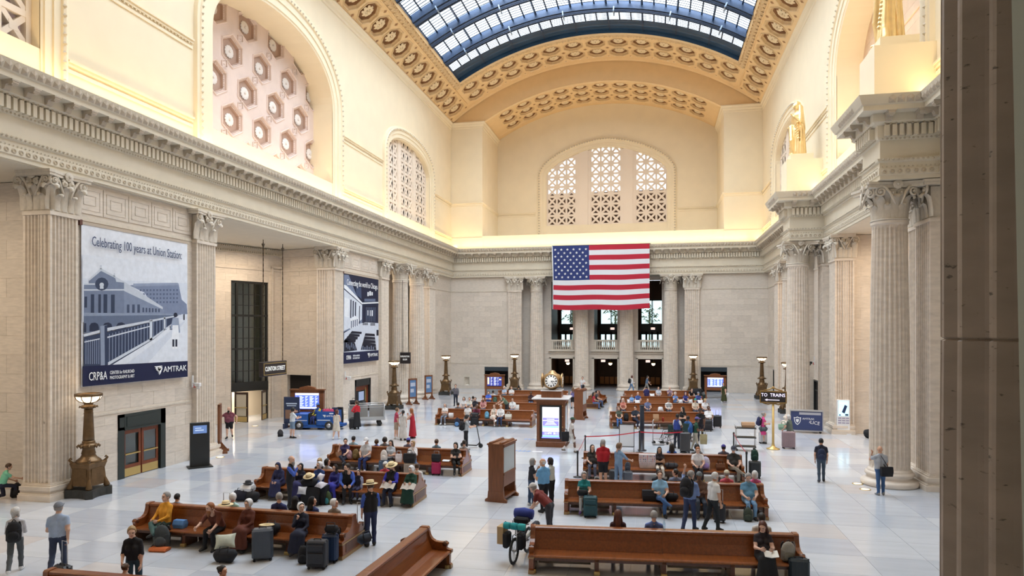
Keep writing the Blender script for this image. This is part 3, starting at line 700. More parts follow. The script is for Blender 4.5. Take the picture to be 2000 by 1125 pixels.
# little triangles and lozenges between the coffers, leaf border along the skylight
lz = MB()
def loz(a, y, s, r=VR, zc=VZ):
    d = math.degrees(s / r); c = cyl(a, y, r - .05, zc)
    lz.add([cyl(a - d, y, r - .02, zc), cyl(a, y - s, r - .02, zc), cyl(a + d, y, r - .02, zc), cyl(a, y + s, r - .02, zc), c], [(0, 1, 4), (1, 2, 4), (2, 3, 4), (3, 0, 4)])
for k in range(14):
    for sg in (-1, 1): loz(sg * 33.4, 67.95 - 2.19 * k + 1.095, .16); loz(sg * 37.8, 67.95 - 2.19 * k + 1.095, .16)
for k in range(12): loz(-29.58 + 4.93 * (k + .5), 66.86, .2); loz(-29.58 + 4.93 * (k + .5), 68.9, .09)
for j in range(2):
    for k in range(10): loz(-25.5 + 5.1 * (k + .5), 72.42 + 1.9 * j, .17, IR, IZ)
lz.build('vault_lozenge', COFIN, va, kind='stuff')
bo = MB()
def leafb(a, y, da, dy):
    p = cyl(a, y, VR - .02); q = cyl(a, y, VR - .17); e = math.degrees(.17 / VR)
    bo.add([cyl(a - e, y - .12, VR - .03), cyl(a + e, y - .12, VR - .06), cyl(a + e, y + .12, VR - .03), cyl(a - e, y + .12, VR - .06), q], [(0, 1, 4), (1, 2, 4), (2, 3, 4), (3, 0, 4)])
for sg in (-1, 1):
    for k in range(100): leafb(sg * 31.9, 64.3 - k * .3, 0, 0); leafb(sg * (31.5 if k % 2 else 32.3), 64.3 - k * .3, 0, 0)
for k in range(100): leafb(-31.6 + k * .638, 64.15, 0, 0); leafb(-31.6 + k * .638, 63.95 + .3 * (k % 2), 0, 0)
bo.build('leaf_border', COFFER, va, kind='stuff')
fr = MB()
for sg in (-1, 1):
    fr.grid(lambda u, v: cyl(sg * (AS + .05 + .45 * (u > .3)) , 20 + 44 * v, VR - (.14 if .2 < u < .9 else 0)), 3, 1, smooth=False)
    fr.grid(lambda u, v: cyl(sg * (32.6 + .35 * u), 20 + 48.5 * v, VR - (.12 if .2 < u < .9 else 0)), 3, 1, smooth=False)
fr.grid(lambda u, v: cyl(-31 + 62 * u, 63.62 + .2 * v, VR - (.14 if .2 < v < .9 else 0)), 40, 3, smooth=False)
fr.grid(lambda u, v: cyl(-38 + 76 * u, 69.6 + .4 * v, VR - (.12 if .2 < v < .9 else 0)), 50, 3, smooth=False)
fr.build('vault_frame', VAULT, va)
# end wall between big vault and recess vault, recess vault with its coffers
def izz(x): return IZ + math.sqrt(max(0, IR * IR - (x - VX) ** 2))
def vzz(x): return VZ + math.sqrt(max(0, VR * VR - (x - VX) ** 2))
eb = MB(); N_ = 60
for i in range(N_):
    xa, xb = -16.2 + 31.8 * i / N_, -16.2 + 31.8 * (i + 1) / N_
    lo = lambda x: izz(x) if abs(x - VX) < 12.26 else 28.1
    eb.add([(xa, 70, lo(xa)), (xb, 70, lo(xb)), (xb, 70, vzz(xb) + .3), (xa, 70, vzz(xa) + .3)], [(0, 1, 2, 3)])
eb.build('wall_lunette', VAULT, kind='structure')
vi = root('ceiling_recess_vault', kind='structure'); iw = MB()
for y in (71.45, 73.35, 75.25):
    for k in range(11):
        a = -25.5 + 5.1 * k; cell(iw, a, y, 2.55, .95, IR, IZ, .82)
        put_coffer(cyl_M(a, y, IR, IZ, .88), cof_me, ros_me, vi, .20)
iw.build('vault_web', VAULT, vi)
for a0, a1, y0, y1 in ((-33, 33, 69.98, 70.5), (-33, 33, 76.2, 77.4), (-33, -28.05, 70.5, 76.2), (28.05, 33, 70.5, 76.2)): patch('vault_strip', a0, a1, y0, y1, 30, IR, IZ, parent=vi)
MB().grid(lambda u, v: cyl(-31.8 + 63.6 * u, 69.96 + .12 * v, IR - .02 - .12 * v, IZ), 40, 1).build('arch_edge', VAULT, vi)

# skylight: steel ribs, bars, glass
sk = root('window_9', kind='structure'); GR = VR + .35
ribs = [50.75 - 4.02 * 7 + 4.02 * k for k in range(11) if 50.75 - 28.14 + 4.02 * k < 62]
rib = MB()
for off, dr in ((-.45, 0), (.45, 0)):
    rib.grid(lambda u, v: cyl(-31 + 62 * u, off, VR - .12 + .6 * v), 40, 1)
rib.grid(lambda u, v: cyl(-31 + 62 * u, -.45 + .25 * v, VR - .12), 40, 1); rib.grid(lambda u, v: cyl(-31 + 62 * u, .2 + .25 * v, VR - .12), 40, 1); rib.grid(lambda u, v: cyl(-31 + 62 * u, -.2 + .4 * v, VR + .1), 40, 1)
rib_me = rib.mesh('steel_rib', STEEL)
rl = MB()
for q in range(5): rl.tube([cyl(-31 + 62 * i / 40, -.30 + q * .15, VR - .16) for i in range(41)], .028, 4)
rl_me = rl.mesh('rib_rail', STEEL)
lamp_me = MB().box(-.05, -.5, -.3, .05, .5, -.22).box(-.05, -.5, -.3, .05, -.45, .1).box(-.05, .45, -.3, .05, .5, .1).mesh('rail_clip', mat('grey_clip', (.25, .32, .42), .4, .4))
for y in ribs:
    r = ob('steel_rib', rib_me, sk, T(0, y, 0)); ob('rib_rail', rl_me, r)
    for a in (-26, -16, -5, 5, 16, 26): ob('rail_clip', lamp_me, r, cyl_M(a, 0, VR - .1))
pa = [-30.8, -24.0, -17.15, -10.3, -3.4, 3.45, 10.3, 17.1, 24.0, 30.8]
ys = ribs + [63.6]
for k in range(len(ys) - 1):
    y0, y1 = ys[k] + .45, ys[k + 1] - .45
    if k == len(ys) - 2: y1 = 61.6
    m1 = MB(); m2 = MB()
    for a in pa: m1.grid(lambda u, v: cyl(a + (u - .5) * .42, y0 + (y1 - y0) * v, GR - .1), 1, 1); m1.grid(lambda u, v: cyl(a, y0 + (y1 - y0) * v, GR - .3 + .3 * u), 1, 1)
    m1.build('steel_mullion', STEEL, sk)
    rows = 8 if y1 - y0 > 2 else 5
    for j in range(1, rows):
        y = y0 + (y1 - y0) * j / rows; m2.grid(lambda u, v: cyl(-30.8 + 61.6 * u, y + (v - .5) * .12, GR - .04), 36, 1)
    for i in range(9):
        for q in (1, 2):
            a = pa[i] + (pa[i + 1] - pa[i]) * q / 3; m2.grid(lambda u, v: cyl(a + (u - .5) * .30, y0 + (y1 - y0) * v, GR - .04), 1, 1)
            if k >= len(ys) - 4:
                pass
    m2.build('glazing_bar', STEEL, sk)
    for i in range(9):
        for q in range(3):
            a0 = pa[i] + (pa[i + 1] - pa[i]) * q / 3; a1 = pa[i] + (pa[i + 1] - pa[i]) * (q + 1) / 3
            if y1 > 44:
                MB().grid(lambda u, v: cyl(a0 + (a1 - a0) * u, y0 + (y1 - y0) * v, GR), 3, 1).build('pane', GLASS, sk)
    if y1 <= 44: MB().grid(lambda u, v: cyl(-30.8 + 61.6 * u, y0 + (y1 - y0) * v, GR), 36, 1).build('pane', GLASS, sk)
patch('steel_end_panel', -31, 31, 61.6, 63.7, 40, GR + .02, VZ, STEELD, sk)
ep = MB()
for y in (61.65, 62.3, 63.0): ep.grid(lambda u, v: cyl(-31 + 62 * u, y + v * .1, GR - .08), 40, 1)
for a in pa: ep.grid(lambda u, v: cyl(a + (u - .5) * .3, 61.6 + 2 * v, GR - .1), 1, 1)
ep.build('steel_end_bar', STEEL, sk)
cb = MB()
for sg in (-1, 1): cb.grid(lambda u, v: cyl(sg * (AS - .12 * v), 20 + 43.7 * u, VR - .02 + .8 * v), 1, 1)
cb.grid(lambda u, v: cyl(-31 + 62 * u, 63.65, VR + .8 * v), 40, 1); cb.grid(lambda u, v: cyl(-31 + 62 * u, 20, VR + .8 * v), 40, 1)
cb.build('skylight_curb', STEELD, sk)
# opaque roof outside so that only the skylight lets daylight in
rf = MB()
for sg in (-1, 1): rf.grid(lambda u, v: cyl(sg * (30.95 + 9.5 * u), 3.2 + 67.2 * v, VR + .9), 4, 1)
rf.grid(lambda u, v: cyl(-31 + 62 * u, 3.2 + 17 * v, VR + .9), 20, 1); rf.grid(lambda u, v: cyl(-31 + 62 * u, 63.7 + 7 * v, VR + .9), 20, 1)
rf.build('ceiling_roof', DARK, kind='structure')
MB().box(-17, 3.2, 28, -16.15, 78, 31).box(15.6, 3.2, 28, 17, 78, 31).box(-17, 77.9, 26.9, 17, 78.1, 34).build('wall_roof_side', PLASTER, kind='structure')

# ---------------------------------------------------------------- coffered backs of the big wall niches
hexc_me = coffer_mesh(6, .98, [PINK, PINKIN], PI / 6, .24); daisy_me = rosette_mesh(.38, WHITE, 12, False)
dia = MB(); dia.add([(-.22, 0, 0), (0, -.36, 0), (.22, 0, 0), (0, .36, 0), (-.13, 0, .1), (0, -.22, .1), (.13, 0, .1), (0, .22, .1)], [(0, 1, 5, 4), (1, 2, 6, 5), (2, 3, 7, 6), (3, 0, 4, 7), (4, 5, 6, 7)]); dia.sphere((0, 0, .06), .08, 6)
dia_me = dia.mesh('lozenge', [PINK]); dia_fr = MB()
for k in range(4):
    pts = [(-.3, 0, 0), (0, -.45, 0), (.3, 0, 0), (0, .45, 0)]; dia_fr.bar(pts[k], pts[(k + 1) % 4], .05, .08)
dia_fm = dia_fr.mesh('lozenge_frame', PINK)
def niche_back(parent, M, m_parent):
    """local x along the wall, y up, z into the wall"""
    P, Q = 2.62, 1.93; web = MB(); hx = [(.95 * math.cos(PI / 6 + k * PI / 3), .95 * math.sin(PI / 6 + k * PI / 3)) for k in range(6)]
    for r in range(-1, 5):
        for c in range(-1, 7):
            x, y = c * P + (r % 2) * P / 2, r * Q
            ov = [(P / 2, -Q * .36), (P / 2, Q * .36), (0, Q * .64), (-P / 2, Q * .36), (-P / 2, -Q * .36), (0, -Q * .64)]
            ih = [(.97 * math.cos(-PI / 6 + k * PI / 3), .97 * math.sin(-PI / 6 + k * PI / 3)) for k in range(6)]
            web.add([(x + a, y + b, 0) for a, b in ov] + [(x + a, y + b, 0) for a, b in ih], [(k, (k + 1) % 6, 6 + (k + 1) % 6, 6 + k) for k in range(6)], 0, M)
            c_ = ob('hexagon_coffer', hexc_me, parent, M @ T(x, y, 0)); ob('rosette', daisy_me, c_, T(0, 0, .22))
            l_ = ob('lozenge', dia_me, parent, M @ T(x + P / 2, y + .04, 0) @ T(0, 0, -.02) if False else M @ T(x + P / 4, y + Q / 2, -.03) @ RZ(-.55) @ SC(.8, .8, .8)); ob('lozenge_frame', dia_fm, l_)
    web.build('niche_web', PINK, parent)
nl = root('wall_niche_left', kind='structure')
sl = math.atan(.095)
MN = Matrix.Translation((-17.5 - (42.6 - 30.5) * .095, 30.5, 15.75)) @ RZ(PI / 2 - sl) @ Matrix(((1, 0, 0, 0), (0, 0, 1, 0), (0, 1, 0, 0), (0, 0, 0, 1)))
niche_back(nl, MN @ T(.2, .35, 0), nl)
nr_ = root('wall_niche_right', kind='structure')
ORB = mat('orange_niche_stone', (.80, .58, .40), .6, 0, .1, 2, rnd=.06)
stone_wall(nr_, T(16.9, 43.2, 0) @ RZ(-PI / 2), 14, 15.5, 25, ch=.95, bl=1.9, m=ORB, th=.4)
MB().box(0, -.08, 15.5, .3, 0, 25).box(0, -.05, 20.7, 14, 0, 20.9).build('string_course', ORB, nr_, T(16.9, 43.2, 0) @ RZ(-PI / 2))
# ================================================================= COLUMNS AND PILASTERS
CH = 1.42
def leaf_mesh(hl, name='capital_leaf'):
    cur = [(0, 0, .30), (.02, .3, .37), (.04, .55, .31), (.09, .78, .36), (.18, .95, .30), (.30, 1.0, .28), (.38, .93, .2), (.39, .82, .08)]
    b = MB(); vs = []
    for y, z, w in cur:
        for x, dy in ((-1, -.05), (-.5, .03), (0, -.01), (.5, .03), (1, -.05)): vs.append((x * w * hl * .62, (y + dy + .02) * hl, z * hl - (abs(x) * .06 * hl if y > .1 else 0)))
    b.add(vs, [(j * 5 + i, j * 5 + i + 1, (j + 1) * 5 + i + 1, (j + 1) * 5 + i) for j in range(7) for i in range(4)], 0, None, True)
    return b
def volute_mb(r=.21, side=1, stalk=True):
    b = MB(); pts = []; rad = []
    if stalk:
        for t in (0, .33, .66): pts.append((side * (-.50 + .30 * t), .02, -.52 + .62 * t + .1 * t * t)); rad.append(.035 + .02 * t)
    for i in range(22):
        t = i / 21; a = PI * .75 - t * 2 * PI * 1.9; q = r * (1 - .86 * t)
        pts.append((side * q * math.cos(a), .04 + .07 * t, q * math.sin(a))); rad.append(.055 * (1 - .55 * t))
    b.tube(pts, rad, 6); b.sphere((0, .12, 0), .05, 6); return b
def ros_mb(r=.15):
    b = MB()
    for k in range(9): b.add([(0, .02, 0), (.4 * r, .05, .25 * r), (r, .03, .22 * r), (r, .03, -.22 * r), (.4 * r, .05, -.25 * r)], [(0, 1, 2, 3, 4)], 0, RY(2 * PI * k / 9))
    b.sphere((0, .05, 0), .38 * r, 6); b.lathe([(r * 1.05, 0), (r * .95, .03)], 10, M=RX(-PI / 2)); return b
LEAF1, LEAF2 = leaf_mesh(.60), leaf_mesh(.92)
VOLR, VOLL, ROSM = volute_mb(.21, 1), volute_mb(.21, -1), ros_mb()
HELR, HELL = volute_mb(.12, 1, False), volute_mb(.12, -1, False)
cap_me = {k: m.mesh(k, CARVE) for k, m in (('leaf', LEAF1), ('tall_leaf', LEAF2), ('volute', VOLR), ('volute_left', VOLL), ('flower', ROSM), ('scroll', HELR), ('scroll_left', HELL))}
cap_mb = {'leaf': LEAF1, 'tall_leaf': LEAF2, 'volute': VOLR, 'volute_left': VOLL, 'flower': ROSM, 'scroll': HELR, 'scroll_left': HELL}
def abacus(b, a, z0, z1):
    """concave sided abacus"""
    P = []
    for k in range(4):
        for i in range(7):
            t = -1 + 2 * i / 6; y = a * (.80 + .2 * t * t); x = t * a * .94
            P.append((x * math.cos(k * PI / 2) - y * math.sin(k * PI / 2), x * math.sin(k * PI / 2) + y * math.cos(k * PI / 2)))
    P = [P[k * 7 + 6 - i] for k in range(4) for i in range(7)] if False else P
    h = z1 - z0
    b.prism([p for p in sorted(P, key=lambda q: math.atan2(q[1], q[0]))], z0, z0 + h * .55); b.prism([(x * 1.06, y * 1.06) for x, y in sorted(P, key=lambda q: math.atan2(q[1], q[0]))], z0 + h * .55, z1)
def place_cap(items, base, parent, M, single, M2=None):
    """items: (kind, matrix). single: every leaf its own object, else one joined mesh"""
    if single:
        c = base.build('capital', CARVE, parent, M)
        nm = {'leaf': 'leaf', 'tall_leaf': 'leaf', 'volute': 'volute', 'volute_left': 'volute', 'flower': 'flower', 'scroll': 'scroll', 'scroll_left': 'scroll'}
        for k, Q in items: ob(nm[k], cap_me[k], c if parent.get('category') or single == 2 else parent, Q if (parent.get('category') or single == 2) else M @ Q)
    else:
        for k, Q in items: base.merge(cap_mb[k], Q)
        base.build('capital', CARVE, parent, M)
def face_items(w, r_y, it, corner0=True, corner1=True, scale=1.0):
    """leaves and volutes of one face of a square capital; face plane at y=r_y looking +y"""
    s = scale
    for x in (-w * .25, w * .25): it.append(('leaf', T(x, r_y, .05) @ SC(s, 1, 1)))
    for x in (-w * .5, 0, w * .5):
        it.append(('tall_leaf', T(x, r_y - .02, .05) @ SC(s * .9, 1, 1)))
    it += [('volute', T(w * .5 + .02, r_y + .12, CH - .36)), ('volute_left', T(-w * .5 - .02, r_y + .12, CH - .36)), ('scroll', T(-.15, r_y + .1, CH - .38)), ('scroll_left', T(.15, r_y + .1, CH - .38)), ('flower', T(0, r_y + .2, CH - .12) @ SC(1.15, 1, 1.15))]
def round_cap(parent, M, r, single):
    b = MB().lathe([(r, 0), (r + .05, .02), (r + .05, .07), (r - .02, .1), (r - .02, .6), (r + .06, .95), (r + .2, 1.12), (r + .2, 1.2)], 20)
    abacus(b, r + .42, 1.2, CH); it = []
    for k in range(8):
        it.append(('leaf', RZ(k * PI / 4 + PI / 8) @ T(0, r - .03, .06))); it.append(('tall_leaf', RZ(k * PI / 4) @ T(0, r - .04, .06) @ SC(.9, 1, 1)))
    for k in range(4):
        Q = RZ(k * PI / 2)
        it += [('volute', Q @ T(r * .82, r + .15, CH - .36) @ RZ(-.5)), ('volute_left', Q @ T(-r * .82, r + .15, CH - .36) @ RZ(.5)), ('scroll', Q @ T(-.15, r + .12, CH - .4)), ('scroll_left', Q @ T(.15, r + .12, CH - .4)), ('flower', Q @ T(0, r + .33, CH - .12) @ SC(1.15, 1, 1.15))]
    place_cap(it, b, parent, M, single)
def flute_ring(n, r, d, k=5):
    P = []
    for i in range(n):
        for j in range(k):
            t = (j) / k; a = 2 * PI * (i + t) / n; P.append((a, r - d * (math.sin(PI * max(0, (t - .16) / .84)) if t > .16 else 0)))
    return P
def shaft_mb(r0, r1, z0, z1, n=24, d=.075, k=5, joints=()):
    P = flute_ring(n, 1, 0, k); b = MB(); zs = [(z0, r0 + .08, 0), (z0 + .06, r0 + .06, 0), (z0 + .12, r0, 0), (z0 + .3, r0, 1)]
    m = 6
    for i in range(1, m): t = i / m; zs.append((z0 + (z1 - z0) * t, r0 + (r1 - r0) * t ** 1.7, 1))
    for j in joints: zs += [(j - .008, r0 - .004, 1), (j, r0 - .02, 1), (j + .008, r0 - .004, 1)]
    zs += [(z1 - .28, r1, 1), (z1 - .16, r1, 0), (z1 - .1, r1 + .05, 0), (z1, r1 + .05, 0)]
    zs.sort(); F = flute_ring(n, 0, d, k); q = len(F)
    vs = [((r + (f[1] if fl_ else 0)) * math.cos(f[0]), (r + (f[1] if fl_ else 0)) * math.sin(f[0]), z) for z, r, fl_ in zs for f in F]
    b.add(vs, [(j * q + i, j * q + (i + 1) % q, (j + 1) * q + (i + 1) % q, (j + 1) * q + i) for j in range(len(zs) - 1) for i in range(q)]); return b
shaft_me = shaft_mb(.72, .62, .55, 10.3).mesh('shaft', SHAFT)
cbase_me = MB().lathe([(1.0, 0), (1.03, .05), (1.03, .16), (.97, .22), (.86, .26), (.80, .33), (.84, .4), (.88, .43), (.88, .5), (.80, .55), (.7, .56)], 32).mesh('column_base', SHAFT)
col_cap_cache = []
def column(x, y, label, single=False, rot=0):
    c = root('column', label, 'column', T(x, y, 0) @ RZ(rot))
    ob('shaft', shaft_me, c); ob('column_base', cbase_me, c); round_cap(c, T(0, 0, 10.3), .64, single); return c
column(14.2, 29.3, 'big fluted freestanding column nearest on the right, under the nearer gilded statue', True)
column(14.2, 46.8, 'fluted freestanding column behind the blue police counter on the right', True)
for x, w in ((-6.9, 'first fluted column from the left in the far wall, left of the flag'), (-2.2, 'fluted column of the far wall behind the left part of the flag'), (2.35, 'fluted column of the far wall behind the right part of the flag'), (6.75, 'first fluted column right of the flag in the far wall')):
    column(x, 70.45, w)
column(-16.0, 54.9, 'nearer of the two round columns in the far left opening'); column(-16.0, 59.0, 'farther of the two round columns in the far left opening')
column(16.0, 54.9, 'nearer of the two round columns in the far right opening'); column(16.0, 59.0, 'farther of the two round columns in the far right opening')
fc = root('column', 'shaded pitted fluted column close up at the right edge of the view', 'column', T(7.06, 3.10, 0) @ RZ(.06))
shaft_mb(.72, .70, 4.3, 11.75, 24, .075, 12, joints=(5.97, 8.3)).build('shaft', SHADEDSHAFT, fc)

def rect_flutes(w, n, d=.08, k=6):
    """points along a fluted face of width w, from -w/2 to w/2, y outwards"""
    P = []; m = .07; fw = (w - 2 * m) / n
    P.append((-w / 2, 0))
    for i in range(n):
        x0 = -w / 2 + m + i * fw
        for j in range(k + 1):
            t = j / k; P.append((x0 + fw * (.12 + .76 * t), -d * math.sin(PI * t) if 0 < j < k else 0))
    P.append((w / 2, 0)); return P
def pilaster(parent, M, w, dep, left=False, right=False, lw=None, single=0, nf=7, plain=0):
    """local: front face at y=0 looking +y, x from -w/2 to w/2, body going to -y; left/right: fluted side faces"""
    front = rect_flutes(w, nf); plan = []
    lw = lw or dep
    side = rect_flutes(lw, nf)
    if left: plan += [(-w / 2 - sy, sx - lw / 2) for sx, sy in side][:-1]           # side at x=-w/2, from back to front
    else: plan += [(-w / 2, -dep)]
    if left: plan = [(-w / 2 + (-y_ if False else 0) + (-(yy)) * -1, xx) for (xx, yy) in [(sx - lw / 2, -sy) for sx, sy in side]][:-1]
    plan += [(x, y) for x, y in front]
    if right: plan += [(w / 2 + sy, -(sx + lw / 2)) for sx, sy in side][1:]
    else: plan += [(w / 2, -dep)]
    n = len(plan); b = MB(); z0, z1 = .58, 10.3
    vs = [(x, y, z) for z in (z0, z1 - .12) for x, y in plan]
    b.add(vs, [(i, i + 1, n + i + 1, n + i) for i in range(n - 1)])
    xr = w / 2; yb = -(lw if (left or right) else dep)
    b.box(-xr - .05, yb, z1 - .13, xr + .05, .05, z1)
    for z, zz, o in ((0, .2, .24), (.2, .26, .2), (.26, .36, .13), (.36, .5, .17), (.5, .56, .08), (.56, .60, .03)): b.box(-xr - o, yb, z, xr + o, o, zz)
    p = b.build('pilaster', SHAFT, parent, M)
    it = []; base = MB().box(-xr + .02, yb, 0, xr - .02, -.02, 1.2)
    face_items(w, 0, it)
    if left:
        i2 = []; face_items(lw, 0, i2); it += [(k, T(-xr, -lw / 2, 0) @ RZ(PI / 2) @ Q) for k, Q in i2]
    if right:
        i2 = []; face_items(lw, 0, i2); it += [(k, T(xr, -lw / 2, 0) @ RZ(-PI / 2) @ Q) for k, Q in i2]
    n_ = 9
    top = [(-xr - .3, .3)] + [(-xr - .1 + (w + .2) * i / n_, .3 - .16 * math.sin(PI * i / n_)) for i in range(n_ + 1)] + [(xr + .3, .3), (xr + .3, yb), (-xr - .3, yb)]
    base.prism(top[::-1], 1.22, 1.32); base.prism([(x * 1.04, y + .03 if y > 0 else y) for x, y in top][::-1], 1.32, CH)
    if single:
        c = base.build('capital', CARVE, parent, M @ T(0, 0, 10.3))
        nm = {'leaf': 'leaf', 'tall_leaf': 'leaf', 'volute': 'volute', 'volute_left': 'volute', 'flower': 'flower', 'scroll': 'scroll', 'scroll_left': 'scroll'}
        for k, Q in it: ob(nm[k], cap_me[k], c, Q)
    else:
        for k, Q in it: base.merge(cap_mb[k], Q)
        base.build('capital', CARVE, parent, M @ T(0, 0, 10.3))
    return p
PLm = lambda y, x=FX_L: T(x, y, 0) @ RZ(-PI / 2)     # front faces +X ; local +x -> -Y
PRm = lambda y, x=FX_R: T(x, y, 0) @ RZ(PI / 2)      # front faces -X ; local +x -> +Y
pilaster(wl, PLm(20.97), 1.2, .4, right=True, lw=1.15, single=1)
pilaster(wl, PLm(29.0), 1.4, .5, single=1)
pilaster(wl, PLm(43.1), 1.25, .5, right=True, lw=1.35, single=1)
pilaster(wl, PLm(51.2), 1.5, .5)
pilaster(wl, PLm(63.07), 1.8, .5, right=True, lw=1.3)
pilaster(wr, PRm(43.84), 1.35, .5, left=True, lw=1.05, single=1)
pilaster(wr, PRm(46.8), 1.3, .5)
pilaster(wr, PRm(30.75), 1.1, .5)
pilaster(wr, PRm(29.2, 15.35), 1.5, .7, single=1)
pilaster(wr, PRm(51.2), 1.5, .5)
pilaster(wr, PRm(63.07), 1.8, .5, left=True, lw=1.3)
for x in (-9.1, 8.8): pilaster(wb, T(x, 69.75, 0) @ RZ(PI), 1.4, .6)
# plain grey strip of wall beside the camera
a, b, w_ = ray(1989, 600); st = Vector((CX + a * 1.4, b * 1.4, 0))
sb = MB(); dd_ = math.atan2(b, a) - PI / 2
sb.box(0, -.12, -2.1, .25, .12, 5.2)
sb.build('wall_trim_near', mat('grey_green_paint', (.50, .53, .46), .6), kind='structure', M=T(st.x, st.y, EYE) @ RZ(dd_) @ RY(math.radians(-.95)))
# ================================================================= FIGURES: blended capsules polygonised as one continuous surface
EDG = [(0, 1), (2, 3), (4, 5), (6, 7), (0, 2), (1, 3), (4, 6), (5, 7), (0, 4), (1, 5), (2, 6), (3, 7)]
CRN = np.array([(i, j, k) for i in (0, 1) for j in (0, 1) for k in (0, 1)], float)
def snet(F, MG, org, h):
    ins = F < 0
    s = [ins[i:F.shape[0] - 1 + i, j:F.shape[1] - 1 + j, k:F.shape[2] - 1 + k] for i in (0, 1) for j in (0, 1) for k in (0, 1)]
    cnt = sum(a.astype(np.int8) for a in s); mixed = (cnt > 0) & (cnt < 8); ac = np.argwhere(mixed)
    ID = np.full(mixed.shape, -1, np.int32); ID[mixed] = np.arange(len(ac))
    c = np.stack([F[ac[:, 0] + i, ac[:, 1] + j, ac[:, 2] + k] for i in (0, 1) for j in (0, 1) for k in (0, 1)], 1)
    P = np.zeros((len(ac), 3)); n = np.zeros(len(ac))
    for a, b in EDG:
        fa, fb = c[:, a], c[:, b]; x = (fa < 0) != (fb < 0); t = np.where(x, fa / np.where(x, fa - fb, 1), 0)
        P += x[:, None] * (CRN[a] + t[:, None] * (CRN[b] - CRN[a])); n += x
    P = (ac + P / n[:, None]) * h + org
    m = MG[ac[:, 0], ac[:, 1], ac[:, 2]]
    Q = []
    for ax in range(3):
        o1, o2 = [(1, 2), (2, 0), (0, 1)][ax]
        lo = [slice(None)] * 3; hi = [slice(None)] * 3; lo[ax] = slice(0, -1); hi[ax] = slice(1, None)
        d = ins[tuple(lo)] != ins[tuple(hi)]; e = np.argwhere(d)
        e = e[(e[:, o1] > 0) & (e[:, o2] > 0) & (e[:, o1] < F.shape[o1] - 1) & (e[:, o2] < F.shape[o2] - 1)]
        fl = ins[tuple(lo)][e[:, 0], e[:, 1], e[:, 2]]
        def cid(a, b):
            q = e.copy(); q[:, o1] -= a; q[:, o2] -= b; return ID[q[:, 0], q[:, 1], q[:, 2]]
        q = np.stack([cid(1, 1), cid(0, 1), cid(0, 0), cid(1, 0)], 1); q[~fl] = q[~fl][:, ::-1]; Q.append(q)
    Q = np.concatenate(Q); Q = Q[(Q >= 0).all(1)]
    return P, Q, m[Q[:, 0]]
def polygonise(prims, h, k=.014):
    """prims: (a, b, ra, rb, mat, opt) capsules; opt: dict zmin / ell (radii) / cut"""
    A = np.array([p[0] for p in prims], float); B = np.array([p[1] for p in prims], float); R = np.array([[max(p[2], p[3])] * 3 if 'ell' not in p[5] else p[5]['ell'] for p in prims], float)
    lo = (np.minimum(A, B) - R).min(0) - 3 * h; hi = (np.maximum(A, B) + R).max(0) + 3 * h
    n = np.ceil((hi - lo) / h).astype(int) + 1
    E = np.zeros(n, np.float32); D = np.full(n, 9, np.float32); MG = np.zeros(n, np.int16); mg = 5 * k + h
    ax = [lo[i] + h * np.arange(n[i]) for i in range(3)]
    for (a, b, ra, rb, m, o), r in zip(prims, R):
        a = np.array(a, float); b = np.array(b, float)
        l = np.maximum(0, np.floor((np.minimum(a, b) - r - mg - lo) / h).astype(int)); u = np.minimum(n, np.ceil((np.maximum(a, b) + r + mg - lo) / h).astype(int) + 1)
        sl = tuple(slice(l[i], u[i]) for i in range(3))
        X, Y, Z = np.meshgrid(*(ax[i][sl[i]] for i in range(3)), indexing='ij', sparse=True)
        if 'ell' in o:
            e = o['ell']; q = np.sqrt(((X - a[0]) / e[0]) ** 2 + ((Y - a[1]) / e[1]) ** 2 + ((Z - a[2]) / e[2]) ** 2); d = (q - 1) * min(e)
        else:
            ab = b - a; L = max(ab @ ab, 1e-9); t = np.clip(((X - a[0]) * ab[0] + (Y - a[1]) * ab[1] + (Z - a[2]) * ab[2]) / L, 0, 1)
            d = np.sqrt((X - a[0] - t * ab[0]) ** 2 + (Y - a[1] - t * ab[1]) ** 2 + (Z - a[2] - t * ab[2]) ** 2) - (ra + (rb - ra) * t)
        if 'zmin' in o: d = np.maximum(d, o['zmin'] - Z)
        if 'cut' in o: d = np.maximum(d, o['cut'](X, Y, Z))
        d = d.astype(np.float32); E[sl] += np.exp(-np.minimum(d, .4) / k)
        bt = d + o.get('bias', 0) < D[sl]; D[sl] = np.where(bt, d + o.get('bias', 0), D[sl]); MG[sl] = np.where(bt, m, MG[sl])
    F = -k * np.log(np.maximum(E, 1e-12))
    return snet(F, MG, lo, h)
def arrays_mesh(name, parts, nm):
    P = np.concatenate([p[0] for p in parts]); off = np.cumsum([0] + [len(p[0]) for p in parts[:-1]])
    Q = np.concatenate([p[1] + o for p, o in zip(parts, off)]); m = np.concatenate([p[2] for p in parts])
    me = bpy.data.meshes.new(name); me.vertices.add(len(P)); me.vertices.foreach_set('co', P.astype(np.float32).ravel())
    me.loops.add(len(Q) * 4); me.loops.foreach_set('vertex_index', Q.astype(np.int32).ravel())
    me.polygons.add(len(Q)); me.polygons.foreach_set('loop_start', np.arange(0, len(Q) * 4, 4, dtype=np.int32))
    for q in nm: me.materials.append(q)
    me.polygons.foreach_set('material_index', m.astype(np.int32)); me.polygons.foreach_set('use_smooth', np.ones(len(Q), bool))
    me.update(calc_edges=True); return me
